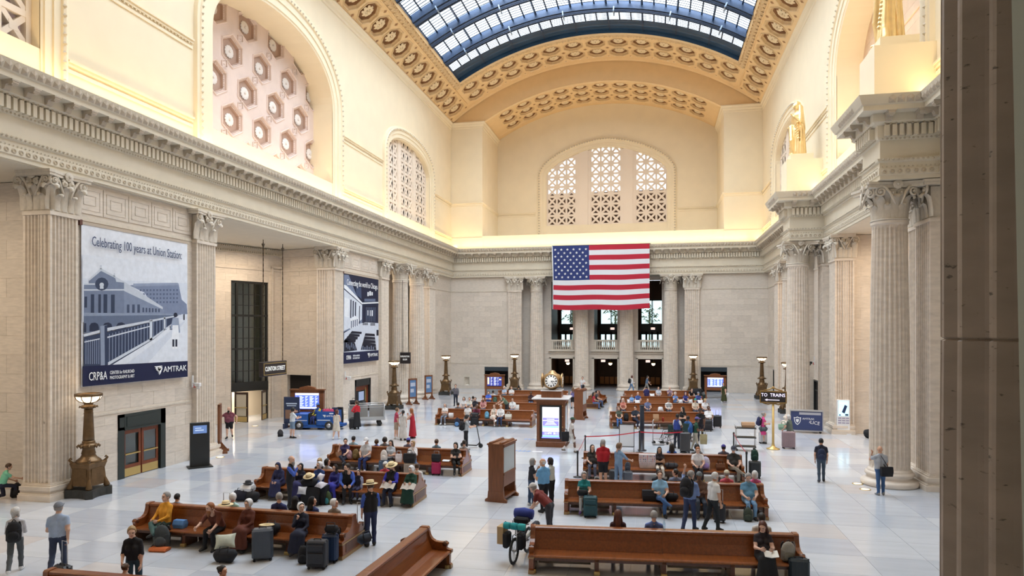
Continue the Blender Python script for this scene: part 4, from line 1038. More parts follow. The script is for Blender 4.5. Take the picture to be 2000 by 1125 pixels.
# head: centre of the skull at the origin, face towards +y
def cp(a, b, ra, rb, m, **o): return (a, b, ra, rb, m, o)
def el(c, e, m, **o): o['ell'] = e; return (c, c, 0, 0, m, o)
HEADP = [el((0, -.008, .02), (.077, .097, .103), 0), el((0, .022, -.055), (.056, .066, .068), 0), cp((0, .09, .025), (0, .108, -.018), .009, .014, 0), el((0, .075, .045), (.055, .022, .016), 0),
         el((.08, -.01, -.005), (.014, .022, .032), 0), el((-.08, -.01, -.005), (.014, .022, .032), 0), cp((-.018, .083, -.058), (.018, .083, -.058), .009, .009, 5), el((0, .075, -.1), (.024, .02, .02), 0),
         el((.031, .086, .016), (.0125, .0075, .0065), 4, bias=.003), el((-.031, .086, .016), (.0125, .0075, .0065), 4, bias=.003), cp((0, -.015, -.06), (0, -.035, -.2), .054, .058, 0)]
head_cache = {}
def head_arrays(h):
    if h not in head_cache: head_cache[h] = polygonise(HEADP, h, .007)
    return head_cache[h]
def skull(g, **o): return el((0, -.012, .022), (.078 + g, .1 + g, .106 + g), 0, **o)
hairline = lambda X, Y, Z: np.maximum(Y - (.055 + .35 * (Z - .09)) + 0 * X, -.075 - Z - 0.4 * Y)
BACKL = lambda zb: (lambda X, Y, Z: np.maximum(Y - (.03 + .3 * (Z - .03)) + 0 * X, zb - Z))
HAIRS = {
 'short': [skull(.014, cut=hairline)],
 'bald': [skull(.008, cut=lambda X, Y, Z: np.maximum(np.maximum(Y - .02 + 0 * X, Z - .05), -.06 - Z))],
 'long': [skull(.017, cut=hairline), cp((.06, -.03, .03), (.085, -.035, -.2), .035, .04, 0), cp((-.06, -.03, .03), (-.085, -.035, -.2), .035, .04, 0), cp((0, -.08, .02), (0, -.085, -.26), .05, .07, 0)],
 'bob': [skull(.02, cut=hairline), cp((.07, -.02, .03), (.075, -.01, -.09), .033, .035, 0), cp((-.07, -.02, .03), (-.075, -.01, -.09), .033, .035, 0), cp((0, -.07, .02), (0, -.07, -.09), .06, .055, 0)],
 'bun': [skull(.015, cut=hairline), el((0, -.115, .06), (.045, .045, .045), 0)],
 'pony': [skull(.015, cut=hairline), cp((0, -.11, .05), (0, -.14, -.03), .03, .035, 0), cp((0, -.14, -.03), (0, -.12, -.2), .035, .015, 0)],
 'curly': [skull(.03, cut=hairline), el((.07, -.03, .0), (.045, .06, .07), 0), el((-.07, -.03, .0), (.045, .06, .07), 0), el((0, -.08, -.03), (.07, .05, .07), 0)],
 'cap': [skull(.022, cut=lambda X, Y, Z: .042 - Z + 0 * X + 0 * Y), el((0, .125, .048), (.068, .075, .013), 0)],
 'bonnet': [skull(.024, cut=lambda X, Y, Z: np.maximum(Y - (.035 + .15 * Z) + 0 * X, -.085 - Z - .5 * Y)), el((0, -.075, .03), (.085, .06, .1), 0)],
 'scarf': [skull(.022, cut=lambda X, Y, Z: np.maximum(Y - .045 + 0 * X, -.11 - Z)), cp((.05, -.03, -.09), (.06, -.03, -.19), .045, .07, 0), cp((-.05, -.03, -.09), (-.06, -.03, -.19), .045, .07, 0), cp((0, -.07, -.05), (0, -.08, -.2), .07, .08, 0)],
 'beard': [el((0, .062, -.105), (.06, .05, .07), 0, cut=lambda X, Y, Z: Z + .05 + 0 * X + 0 * Y), cp((0, .07, -.12), (0, .085, -.21), .045, .02, 0)],
 'durag': [skull(.018, cut=lambda X, Y, Z: .03 - Z + 0 * X + 0 * Y), el((0, -.1, -.02), (.03, .03, .06), 0)],
}
hair_cache = {}
def hair_mesh(style, h):
    if (style, h) not in hair_cache:
        if style == 'strawhat':
            b = MB().lathe([(.20, .055), (.205, .06), (.2, .066), (.105, .07), (.1, .155), (.085, .165), (0.001, .167)], 24, 0, cap=False); b.lathe([(.19, .052), (.1, .05), (.095, .1)], 20, 0, cap=False)
            b.lathe([(.107, .07), (.107, .095)], 24, 1, cap=False); me = b.mesh(style, [MATS['straw'], MATS['hat_band']])
        elif style == 'blackhat':
            b = MB().lathe([(.17, .055), (.175, .06), (.17, .066), (.105, .07), (.1, .15), (.08, .165), (0.001, .16)], 20, 0, cap=False); me = b.mesh(style, [MATS['black_felt']])
        else:
            me = arrays_mesh(style, [polygonise(HAIRS[style], h, .008)], [MATS['hair_dark']])
        hair_cache[(style, h)] = me
    return hair_cache[(style, h)]
mat('straw', (.80, .64, .36), .7, 0, .15, 30); mat('hat_band', (.02, .02, .025), .6); mat('black_felt', (.02, .02, .025), .8)
HC = {'dark': (.022, .014, .010), 'black': (.008, .007, .008), 'brown': (.09, .045, .022), 'blond': (.45, .29, .13), 'grey': (.36, .34, .33), 'white': (.72, .70, .68), 'red': (.34, .12, .035), 'lightbrown': (.20, .115, .06), 'auburn': (.12, .035, .02)}
for k, c in HC.items(): mat('hair_' + k, c, .55, 0, .35, 60)
SKIN = [(.68, .42, .31), (.74, .48, .37), (.42, .235, .14), (.16, .075, .045), (.60, .33, .21)]
def cloth(c): return mat('cloth_%02d_%02d_%02d' % tuple(int(round(x * 99)) for x in c), c, .85, 0, .22, 9, (1, 1, .6), .25)
def hand_arrays(side, curl):
    """wrist at origin, fingers along -z, thumb towards +y"""
    V = []; Q = []
    def tube4(pts, rs):
        n = len(V)
        for (x, y, z), (rx, ry) in zip(pts, rs): V.extend([(x - rx, y - ry, z), (x + rx, y - ry, z), (x + rx, y + ry, z), (x - rx, y + ry, z)])
        for j in range(len(pts) - 1):
            for i in range(4): Q.append((n + j * 4 + i, n + j * 4 + (i + 1) % 4, n + j * 4 + 4 + (i + 1) % 4, n + j * 4 + 4 + i))
        e = n + 4 * (len(pts) - 1); Q.append((e, e + 1, e + 2, e + 3)); Q.append((n + 3, n + 2, n + 1, n))
    tube4([(0, 0, .02), (0, .002, -.03), (0, .004, -.09)], [(.017, .024), (.015, .038), (.013, .04)])
    for i, (y, L) in enumerate(((.034, .070), (.012, .080), (-.011, .075), (-.032, .058))):
        a = curl * (1 + .12 * i); p = [(0, y, -.085)]; an = 0
        for f in (.45, .32, .23):
            an += a; q = p[-1]; p.append((q[0] - side * L * f * math.sin(an), q[1], q[2] - L * f * math.cos(an)))
        tube4(p, [(.0095, .0098), (.009, .0092), (.008, .0085), (.006, .0065)])
    tube4([(0, .03, -.025), (-side * .012, .055, -.05), (-side * .022, .06, -.082), (-side * .03, .055, -.102)], [(.013, .013), (.011, .011), (.0095, .0095), (.007, .007)])
    return np.array(V, float), np.array(Q), np.zeros(len(Q), int)
HANDS = {(s, c): hand_arrays(s, c) for s in (1, -1) for c in (.25, .6)}
ARM = {'down': (4, 9, 12, 0), 'back': (-22, 9, 22, 0), 'fwd': (22, 8, 22, 0), 'bent': (12, 10, 80, 28), 'lap': (28, 10, 42, 25), 'low': (35, 8, 18, 12), 'phone': (48, 18, 128, 12), 'chin': (38, 4, 122, 30), 'cross': (22, 6, 84, 62), 'reach': (55, 8, 25, 5), 'out': (30, 35, 40, -10), 'up': (140, 25, 60, 20), 'head': (95, 40, 120, 40), 'hip': (-12, 38, 70, 45), 'read': (35, 10, 62, 18), 'knee': (48, 12, 25, 0), 'pull': (2, 12, 5, 0), 'wide': (12, 50, 15, -5)}
def person(name_label, M, pose='stand', top=(.5, .5, .5), bot=(.05, .05, .08), hair=('short', 'dark'), h=1.74, sex='m', skin=0, arms=('down', 'down'), head=(0, 0), sleeve='short', legs='pants', shoe=(.03, .03, .03), vest=None, hat=None, beard=None, lean=None, res=.018, group=None, fat=1.0, sock=None, step=22, twist=0, kneel=None):
    s = h / 1.75; v = lambda *a: Vector(a); pr = []; W_ = fat * (1.0 if sex == 'm' else .9)
    sit = pose.startswith('sit')
    lean = lean if lean is not None else {'stand': 2, 'walk': 5, 'sit': -4, 'sitlean': 24, 'sitcross': -6, 'bend': 55, 'kneel': 15}.get(pose, 0)
    la = math.radians(lean); hz = .56 - .45 + .0 if sit else .93
    hz = .11 if sit else .925
    sd = v(0, math.sin(la), math.cos(la)); fw = v(0, math.cos(la), -math.sin(la))
    P0 = v(0, 0, hz); C = P0 + sd * .30; Nk = P0 + sd * .53; sw = (.185 if sex == 'm' else .16) * (1 + .25 * (fat - 1)); hw = .088 if sex == 'm' else .095
    tm = 6 if vest else 1
    # torso from parallel strands: flatter than wide
    for x in (-.07, .07):
        X = v(x * W_, 0, 0)
        pr.append(cp(P0 + X * 1.1, P0 + X + sd * .10, .104 * W_, .09 * W_, 2 if legs not in ('dress', 'longdress') else 1)); pr.append(cp(P0 + X + sd * .06, C + X * 1.1 + fw * .01, .113 * W_, .108 * W_, tm, **({'zmin': hz - .035} if abs(lean) < 12 else {}))); pr.append(cp(C + X * 1.15 + fw * .015, Nk + X * 1.05 - sd * .11, .106 * W_, .078, tm))
    if fat > 1.1: pr.append(el(P0 + sd * .14 + fw * .06 * fat, (.16 * fat, .13 * fat, .16), tm))
    if sex == 'f':
        for x in (-.07, .07): pr.append(cp(C + v(x, 0, 0) + fw * .095 + sd * .04, C + v(x, 0, 0) + fw * .09 + sd * .045, .06, .06, tm))
    for x in (-1, 1): pr.append(cp(Nk + v(x * .03, 0, 0) - sd * .02, Nk + v(x * (sw - .035), 0, 0) - sd * .075, .055, .056, tm))
    pr.append(cp(Nk - sd * .06, Nk + sd * .0, .075, .056, tm)); pr.append(cp(Nk, Nk + sd * .08 + fw * .015, .054, .052, 0))
    hands = []
    for i, side in enumerate((-1, 1)):
        p, o, e, inn = (math.radians(q) for q in ARM[arms[i]]) if isinstance(arms[i], str) else (math.radians(q) for q in arms[i])
        SH = Nk + v(side * (sw - .008), 0, 0) - sd * .085; p_ = p - la * (.35 if not sit else .2)
        d1 = v(side * math.sin(o), math.sin(p_) * math.cos(o), -math.cos(p_) * math.cos(o)); EL = SH + d1 * .285
        q = p_ + e; d2 = v(-side * math.sin(inn), math.sin(q) * math.cos(inn), -math.cos(q) * math.cos(inn)); WR = EL + d2 * .25
        pr.append(cp(SH, SH + d1 * .15, .058, .059 if sex == 'm' else .05, tm if vest == 'all' else (0 if sleeve == 'none' else 1)))
        pr.append(cp(SH + d1 * .12, EL, .052 if sleeve in ('long', 'roll') else .048, .047 if sleeve in ('long', 'roll') else .042, 1 if sleeve in ('long', 'roll') else 0, bias=0)); pr.append(cp(EL, WR, .043 if sleeve == 'long' else .040, .036 if sleeve == 'long' else .027, 1 if sleeve == 'long' else 0))
        side_y = v(0, 0, 1) if abs(d2.z) < .8 else v(0, 1, 0)
        z = -d2; y = (side_y - z * side_y.dot(z)).normalized(); x = y.cross(z); R = np.array([x, y, z]).T
        hv, hq, hm = HANDS[(side, .6 if arms[i] not in ('down', 'wide') else .25)]; hands.append((hv @ R.T + np.array(WR), hq, hm))
    lm = {'pants': 2, 'shorts': 2, 'skirt': 2, 'longskirt': 2, 'dress': 1, 'longdress': 1}[legs]; bare = legs in ('shorts', 'skirt', 'dress')
    feet = []
    for side in (-1, 1):
        H = P0 + v(side * hw, 0, -.02)
        if sit: a = math.radians(86 + (3 if side > 0 else -2)); k = math.radians(4 if side > 0 else -7); o = .08
        elif pose == 'walk': a = math.radians(step if side > 0 else -step * .75); k = math.radians(step * .2 if side > 0 else -step * 1.9); o = .01
        elif pose == 'kneel': a = math.radians(80 if side > 0 else 10); k = math.radians(0 if side > 0 else -85); o = .03
        else: a = math.radians(3 * side); k = math.radians(-2 + 2 * side); o = .035
        KN = H + v(side * o * .43 + 0, math.sin(a), -math.cos(a)) * .42; d = v(side * o * .2, math.sin(k), -math.cos(k)); AN = KN + d * .40
        if pose == 'sitcross' and side > 0: KN = H + v(-.05, .41, .08); AN = KN + v(-.30, .16, -.20); d = (AN - KN).normalized()
        if sit and not (pose == 'sitcross' and side > 0): AN.z = max(AN.z, -.45 / s + .075); AN = KN + (AN - KN).normalized() * .41
        th = .088 * (.5 + .5 * W_) if sex == 'm' else .092 * (.5 + .5 * W_)
        m2 = 0 if bare else lm
        pr.append(cp(H, H.lerp(KN, .75), th, .068 if not legs == 'shorts' else .085, lm if legs != 'dress' else 1)); pr.append(cp(H.lerp(KN, .6), KN, .066, .056, m2)); pr.append(cp(KN, KN.lerp(AN, .35), .055, .056 if bare else .062, m2)); pr.append(cp(KN.lerp(AN, .35), AN, .054 if bare else .06, .034 if bare else .05, m2))
        if sock: pr.append(cp(KN.lerp(AN, .65), AN, .046, .042, 7))
        f = v(.25 * side, 1, 0).normalized(); f = v(f.x * math.cos(k * .5), f.y * math.cos(k * .5), 0)
        lo = AN.z - .075; tz = max(0, 0) 
        heel = AN + v(0, -.035, -.035); toe = AN + f * .15 + v(0, 0, -.048 if not (pose == 'walk' and side < 0) else -.06)
        pr.append(cp(heel, toe, .040, .034, 3)); pr.append(cp(AN, AN + f * .08 + v(0, 0, -.03), .042, .038, 3)); feet.append(AN.z)
    zf = min(feet) - .08
    if legs in ('skirt', 'dress', 'longskirt', 'longdress'):
        lng = legs.startswith('long')
        if sit:
            pr.append(cp(P0 + v(0, .0, -.01), P0 + v(0, .36, .03), .16, .155, lm)); 
            for x in (-.1, .1): pr.append(cp(P0 + v(x, .05, 0), P0 + v(x, .40, .02), .10, .10, lm))
            if lng:
                for x in (-.12, 0, .12): pr.append(cp(P0 + v(x * .8, .40, 0), P0 + v(x * 1.2, .44, -.38), .10, .12, lm, zmin=zf + .10))
        else:
            L = .78 if lng else .42
            for x in (-.05, .05): pr.append(cp(P0 + v(x, 0, .06), P0 + v(x * 1.6, .0, -L), .115, .19 if lng else .165, lm, zmin=hz - L))
    HD = Nk + sd * .17 + fw * .035; hy, hp = math.radians(head[0]), math.radians(head[1])
    MH = Matrix.Translation(HD) @ RZ(-hy) @ RX(hp)
    body = polygonise([(np.array(a) * s, np.array(b) * s, ra * s, rb * s, m, {**o, **({'ell': tuple(q * s for q in o['ell'])} if 'ell' in o else {}), **({'zmin': o['zmin'] * s} if 'zmin' in o else {})}) for a, b, ra, rb, m, o in pr], res, .013)
    hh = .0095 if res < .02 else (.013 if res < .026 else .019)
    hd = head_arrays(hh); hs = 1.03 / 1.0; A = np.array(MH.to_3x3()) * hs; hv = (hd[0] @ A.T + np.array(HD)) * s
    parts = [body, (hv, hd[1], hd[2])] + [(a * s, q, m) for a, q, m in hands]
    sk = SKIN[skin]
    mats = [mat('skin_%d' % skin, sk, .5), cloth(top), cloth(bot), cloth(shoe), mat('eye_dark', (.02, .015, .012), .3), mat('lip_%d' % skin, (sk[0] * .8, sk[1] * .5, sk[2] * .5), .5), cloth(vest) if vest and vest != 'all' else cloth(top), cloth(sock or (.8, .8, .8))]
    zoff = 0 if sit else -zf * s
    o = ob('person', arrays_mesh('person', parts, mats), None, M @ T(0, 0, zoff), name_label, 'person', group)
    o['_h'] = 1; del o['_h']
    MHs = Matrix.Translation(HD * s) @ RZ(-hy) @ RX(hp) @ SC(s * hs, s * hs, s * hs)
    def wear(nm, style, m):
        c = ob(nm, hair_mesh(style, hh), o, MHs)
        if m is not None and len(c.material_slots): c.material_slots[0].link = 'OBJECT'; c.material_slots[0].material = m
        return c
    if hair and hair[0] in ('bonnet', 'scarf'): wear('hair', 'short', MATS['hair_dark']); wear('bonnet' if hair[0] == 'bonnet' else 'headscarf', hair[0], cloth(hair[1] if isinstance(hair[1], tuple) else (.85, .85, .87)))
    elif hair: wear('hair', hair[0], MATS['hair_' + hair[1]])
    if beard: wear('beard', 'beard', MATS['hair_' + beard])
    if hat: wear({'cap': 'cap', 'strawhat': 'straw_hat', 'blackhat': 'hat', 'durag': 'head_wrap'}[hat[0]], hat[0], cloth(hat[1]) if hat[0] in ('cap', 'durag') else None)
    o_info[o.name] = (HD * s, s); return o
o_info = {}
PERSON_RES = lambda d: .016 if d < 21 else (.02 if d < 31 else (.028 if d < 45 else .036))
# ================================================================= FIXED THINGS: doors, windows, lamps, signs, banners, flag, statues
d1 = root('door_1', kind='structure', M=ML(XL, 23.77)); w_ = 2.73
MB().box(0, -.03, 0, .34, .1, 2.62).box(w_ - .3, -.03, 0, w_, .1, 2.62).box(0, -.03, 1.98, w_, .1, 2.62).box(.34, -.05, 1.95, w_ - .3, -.03, 2.02).box(0.05, -.05, 2.1, .3, -.03, 2.5).box(.45, -.05, 2.1, w_ - .4, -.03, 2.5).box(.34, .2, 0, w_ - .3, .28, 2).build('door_surround', mat('green_black_paint', (.022, .032, .03), .4), d1)
for k in range(2):
    x0 = .36 + k * 1.03; l = ob('door_leaf', MB().box(0, .06, .02, .12, .11, 1.96).box(.86, .06, .02, .98, .11, 1.96).box(.12, .06, .02, .86, .11, .5).box(.12, .06, 1.78, .86, .11, 1.96).mesh('door_leaf', REDW), d1, T(x0, 0, 0))
    MB().box(.12, .08, .5, .86, .09, 1.78).build('door_pane', GLASSD, l); MB().box(.02, .05, .03, .96, .07, .36).build('kick_plate', BRASS, l); MB().box(.06, .0, .92, .9, .04, .97).build('push_bar', BRASS, l)
d2 = root('door_2', kind='structure', M=ML(XL, 46.1))
MB().box(0, -.02, 0, .18, .15, 2.5).box(2.62, -.02, 0, 2.8, .15, 2.5).box(0, -.02, 2.0, 2.8, .15, 2.5).box(.18, .3, 0, 2.62, .36, 2.0).build('door_surround', BLACK, d2)
l = ob('door_leaf', MB().box(.2, .12, 0, .5, .18, 2).box(2.2, .12, 0, 2.6, .18, 2).box(.2, .12, 1.65, 2.6, .18, 2).mesh('door_leaf', REDW), d2); MB().box(.5, .14, 0, 2.2, .16, 1.65).build('door_pane', mat('dark_glass', (.03, .035, .04), .1), l)
MB().box(.9, .1, .9, 1.8, .12, 1.55).build('notice', mat('pale_blue_paper', (.45, .55, .80), .6), d2); MB().box(2.0, .05, .8, 2.06, .1, 1.8).build('door_handle', BRASS, d2)
# tall window over the street doors
cw = root('window_10', kind='structure', M=MW @ T(9.2, .12, 0)); W0 = 2.8
wm = MB().box(0, 0, 2.05, .14, .14, 9.4).box(W0 - .14, 0, 2.05, W0, .14, 9.4).box(0, 0, 9.25, W0, .14, 9.4).box(0, -.06, 2.0, W0, .16, 2.62).box(.42, -.02, 2.6, .52, .1, 9.3).box(W0 - .52, -.02, 2.6, W0 - .42, .1, 9.3)
for z in (4.85, 7.1): wm.box(0, -.03, z - .06, W0, .12, z + .06)
wm.box(0, .0, 0, .12, .14, 2.05).box(W0 - .12, 0, 0, W0, .14, 2.05)
wm.build('window_frame', BLACK, cw)
for i in range(6):
    for j in range(9):
        x0 = .14 + i * (W0 - .28) / 6; z0 = 2.62 + j * 6.63 / 9
        p = ob('pane', MB().box(.02, .05, .02, (W0 - .28) / 6 - .02, .06, 6.63 / 9 - .02).mesh('pane', GLASSD), cw, T(x0, 0, z0))
gb = MB()
for i in range(1, 6): x = .14 + i * (W0 - .28) / 6; gb.box(x - .02, .02, 2.6, x + .02, .09, 9.3)
for j in range(1, 9): z = 2.62 + j * 6.63 / 9; gb.box(.1, .02, z - .02, W0 - .1, .09, z + .02)
gb.build('glazing_bar', BLACK, cw)
MB().box(-1.5, 2.8, 2.4, W0 + 1.5, 3.0, 10.5).box(-1.5, 1.2, 4.6, W0 + 1.5, 1.3, 5.2).box(.6, 1.8, 2.6, 1.3, 2.4, 4.4).build('wall_beyond_window', mat('grey_green_wall', (.34, .36, .33), .7), kind='structure', M=cw.matrix_basis)
MB().box(-1.2, 2.6, 0, W0 + 1.2, 2.7, 2.4).box(-1.3, 0.2, 2.3, W0 + 1.2, 2.7, 2.4).build('wall_beyond_doors', mat('light_beige', (.70, .62, .5), .6), kind='structure', M=cw.matrix_basis)
for k, (hx, an) in enumerate(((.3, -1.1), (2.65, -2.45))):
    d = root('door_%d' % (6 + k), kind='structure', M=cw.matrix_basis @ T(hx, -.05, 0) @ RZ(an))
    MB().box(0, -.03, .02, .12, .03, 2.0).box(.84, -.03, .02, .96, .03, 2.0).box(.12, -.03, 1.85, .84, .03, 2.0).box(.12, -.03, .02, .84, .03, .42).build('door_leaf', mat('dark_wood', (.05, .025, .015), .4), d)
    MB().box(.12, -.01, .42, .84, .01, 1.85).build('door_pane', mat('cream_pane', (.62, .56, .44), .3), d); MB().box(.05, -.045, .05, .9, .045, .38).build('kick_plate', BRASS, d); MB().box(.05, -.07, .95, .9, .07, 1.0).build('push_bar', BRASS, d)
# black opening beside the departures board
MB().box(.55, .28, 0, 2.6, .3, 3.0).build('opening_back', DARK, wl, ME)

# ---- torch lamps
LG = mat('lamp_bowl_glow', (1.0, .80, .55), .5, emit=2.6)
def lamp_parts():
    P = []
    b = MB(); pl = []
    for k in range(4):
        for t in (-.75, -.4, 0, .4, .75): x, y = t * .6, .60 - .13 * (1 - (t / .75) ** 2); pl.append((x * math.cos(k * PI / 2) + y * math.sin(k * PI / 2), -x * math.sin(k * PI / 2) + y * math.cos(k * PI / 2)))
    b.prism(pl, 0, .30); P.append(('base_slab', b.mesh('base_slab', BRONZED)))
    b = MB()
    for (z0, a0), (z1, a1) in zip(((.42, .40), (.6, .39), (1.0, .36), (1.15, .40), (1.22, .42)), ((.6, .39), (1.0, .36), (1.15, .40), (1.22, .42), (1.26, .40))):
        b.add([(sx * a, sy * a, z) for a, z in ((a0, z0), (a1, z1)) for sx, sy in ((-1, -1), (1, -1), (1, 1), (-1, 1))], [(k, (k + 1) % 4, 4 + (k + 1) % 4, 4 + k) for k in range(4)] + [(0, 1, 2, 3), (4, 5, 6, 7)])
    for k in range(4): b.box(-.26, .36, .55, .26, .385, 1.05, 0, RZ(k * PI / 2))
    P.append(('pedestal', b.mesh('pedestal', BRONZE)))
    foot = MB().tube([(.46, 0, .30), (.52, 0, .36), (.47, 0, .5), (.40, 0, .7), (.42, 0, .84)], [.10, .11, .08, .06, .03], 8).sphere((.54, 0, .34), .07, 6)
    for k in range(4): P.append(('claw_foot', foot.mesh('claw_foot', BRONZE), RZ(PI / 4 + k * PI / 2) @ T(.06, 0, 0)))
    sc = MB().tube([(.44, 0, 1.2), (.54, 0, 1.28), (.60, 0, 1.36), (.55, 0, 1.42), (.51, 0, 1.37)], [.05, .05, .045, .035, .025], 6)
    for k in range(4): P.append(('corner_scroll', sc.mesh('corner_scroll', BRONZE), RZ(PI / 4 + k * PI / 2)))
    P.append(('collar', MB().lathe([(.44, 1.24), (.40, 1.32), (.27, 1.42), (.22, 1.52), (.24, 1.56), (.21, 1.66), (.2, 1.74), (.27, 1.78), (.3, 1.84), (.26, 1.9), (.2, 1.92), (.22, 1.98), (.19, 2.02)], 20).mesh('collar', BRONZE)))
    lf = MB()
    for k in range(8): lf.tube([(.24, 0, 1.8), (.32, 0, 1.86), (.36, 0, 1.82), (.34, 0, 1.76)], [.05, .05, .035, .015], 5, M=RZ(k * PI / 4))
    P.append(('leaf_ring', lf.mesh('leaf_ring', BRONZE)))
    P.append(('shaft', MB().lathe([(.19, 2.0), (.185, 2.2), (.15, 3.0), (.16, 3.02), (.14, 3.06), (.15, 3.1), (.14, 3.2)], 16).mesh('shaft', BRONZE)))
    hd = MB().lathe([(.14, 3.18), (.22, 3.22), (.25, 3.26), (.22, 3.3), (.15, 3.33), (.16, 3.4), (.20, 3.42)], 16)
    for k in range(8): hd.tube([(.2, 0, 3.24), (.28, 0, 3.28), (.29, 0, 3.22)], [.04, .035, .02], 5, M=RZ(k * PI / 4))
    P.append(('capital', hd.mesh('lamp_capital', BRONZE)))
    gb_ = MB().lathe([(.16, 3.42), (.28, 3.46), (.38, 3.55), (.42, 3.66)], 24, cap=False); P.append(('glass_bowl', gb_.mesh('glass_bowl', LG)))
    rb = MB().lathe([(.42, 3.64), (.46, 3.66), (.45, 3.74), (.38, 3.76), (.37, 3.72)], 24, cap=False)
    for k in range(8): rb.tube([(.17, 0, 3.41), (.29, 0, 3.45), (.395, 0, 3.545), (.435, 0, 3.66)], .018, 5, M=RZ(k * PI / 4 + .2))
    P.append(('bowl_frame', rb.mesh('bowl_frame', BRONZE)))
    return P
LP = lamp_parts()
for (u, v), lab in (((173, 968), 'large bronze torch lamp nearest the camera, beside the first banner'), ((770, 799), 'bronze torch lamp before the left round columns, right of the smaller banner'), ((871, 771), 'bronze torch lamp in the far left corner beside a stone niche'), ((1005, 765), 'bronze torch lamp beside the left departures board of the far wall'),
                    ((1354, 768), 'bronze torch lamp beside the right departures board of the far wall'), ((1488, 779), 'bronze torch lamp in the far right corner'), ((1538, 807), 'bronze torch lamp partly behind the column at the To Trains sign')):
    p = onz(u, v); t = root('torch_lamp', lab, 'lamp', T(p.x, p.y, 0), 'bronze torch lamps along the hall walls')
    for q in LP: ob(q[0], q[1], t, q[2] if len(q) > 2 else None, kind='stuff' if q[0] == 'leaf_ring' else None)

# ---- hanging and standing signs
SB = mat('sign_black', (.025, .02, .022), .4); SW = mat('sign_white', (.95, .95, .92), .5, emit=.35)
a = onx(513, 722, -16.3); b2 = onx(560, 720, -16.3)
sg = root('hanging_sign', 'black hanging sign box reading CLINTON STREET on two long chains', 'sign', T(-16.3, a.y, a.z - .42) @ RZ(PI / 2)); L_ = b2.y - a.y
MB().cbox((L_ / 2, .12, .42), (L_, .26, .84), r=.03).build('box', SB, sg)
fr_ = MB()
for z in (.1, .74): fr_.box(.1, -.035, z - .015, L_ - .1, -.005, z + .015)
for x in (.1, L_ - .1): fr_.box(x - .015, -.035, .1, x + .015, -.005, .74)
fr_.build('border', BRASS, sg)
text('CLINTON STREET', .36, 'lettering', SW, sg, T(L_ / 2, -.02, .42) @ RX(PI / 2), font_w=.84 * L_ / 2.9)
ch = MB()
for k in range(46): ch.cbox((0, 0, .9 + k * .15), (.05 if k % 2 else .02, .02 if k % 2 else .05, .17))
ch.lathe([(.1, 7.5), (.03, 7.3)], 8)
for x in (.25, L_ - .25): ch.build('chain', mat('chain_dark', (.08, .06, .04), .5, .6), sg, T(x, .12, 0))
p = onx(793, 699, -15.2)
s2 = root('hanging_sign', 'small black sign with two white lines hanging between the far left columns', 'sign', T(-15.7, p.y, p.z - .5))
MB().cbox((.45, 0, .5), (.9, .2, .95), r=.03).build('box', SB, s2)
for k, w in enumerate(('BURLINGTON', 'ROOM')): text(w, .2, 'lettering', SW, s2, T(.45, -.115, .62 - .26 * k) @ RX(PI / 2), font_w=.62)
MB().bar((.2, 0, .97), (.2, 0, 7), .03).bar((.7, 0, .97), (.7, 0, 7), .03).build('hanger', BLACK, s2)
p = onz(1510, 877)
s3 = root('direction_sign', 'brass pole sign reading TO TRAINS with an arrow', 'sign', T(p.x, p.y, 0) @ RZ(-.15))
MB().lathe([(.33, 0), (.33, .03), (.2, .07), (.09, .14), (.06, .3), (.055, 2.35)], 16).build('pole', BRASS, s3)
MB().cbox((0, 0, 2.66), (1.2, .14, .52), r=.02).build('sign_box', SB, s3)
f_ = MB()
for z in (2.38, 2.94): f_.box(-.64, -.09, z - .03, .64, .09, z + .03)
for x in (-.62, .62): f_.box(x - .03, -.09, 2.38, x + .03, .09, 2.94)
f_.tube([(-.5, 0, 2.36), (-.25, 0, 2.28), (0, 0, 2.34), (.25, 0, 2.28), (.5, 0, 2.36)], .035, 6); f_.tube([(-.45, 0, 2.98), (-.2, 0, 3.05), (0, 0, 3.14), (.2, 0, 3.05), (.45, 0, 2.98)], .035, 6); f_.sphere((0, 0, 3.14), .07, 8)
f_.build('sign_frame', mat('old_brass', (.35, .22, .08), .4, .7), s3)
SV = mat('sign_violet_white', (.85, .78, 1), .5, emit=.9)
text('TO  TRAINS', .24, 'lettering', SV, s3, T(0, -.08, 2.76) @ RX(PI / 2), font_w=.9)
MB().box(-.28, -.085, 2.5, .3, -.075, 2.53).add([(-.28, -.08, 2.46), (-.4, -.08, 2.515), (-.28, -.08, 2.57)], [(0, 1, 2)]).build('arrow', SV, s3)

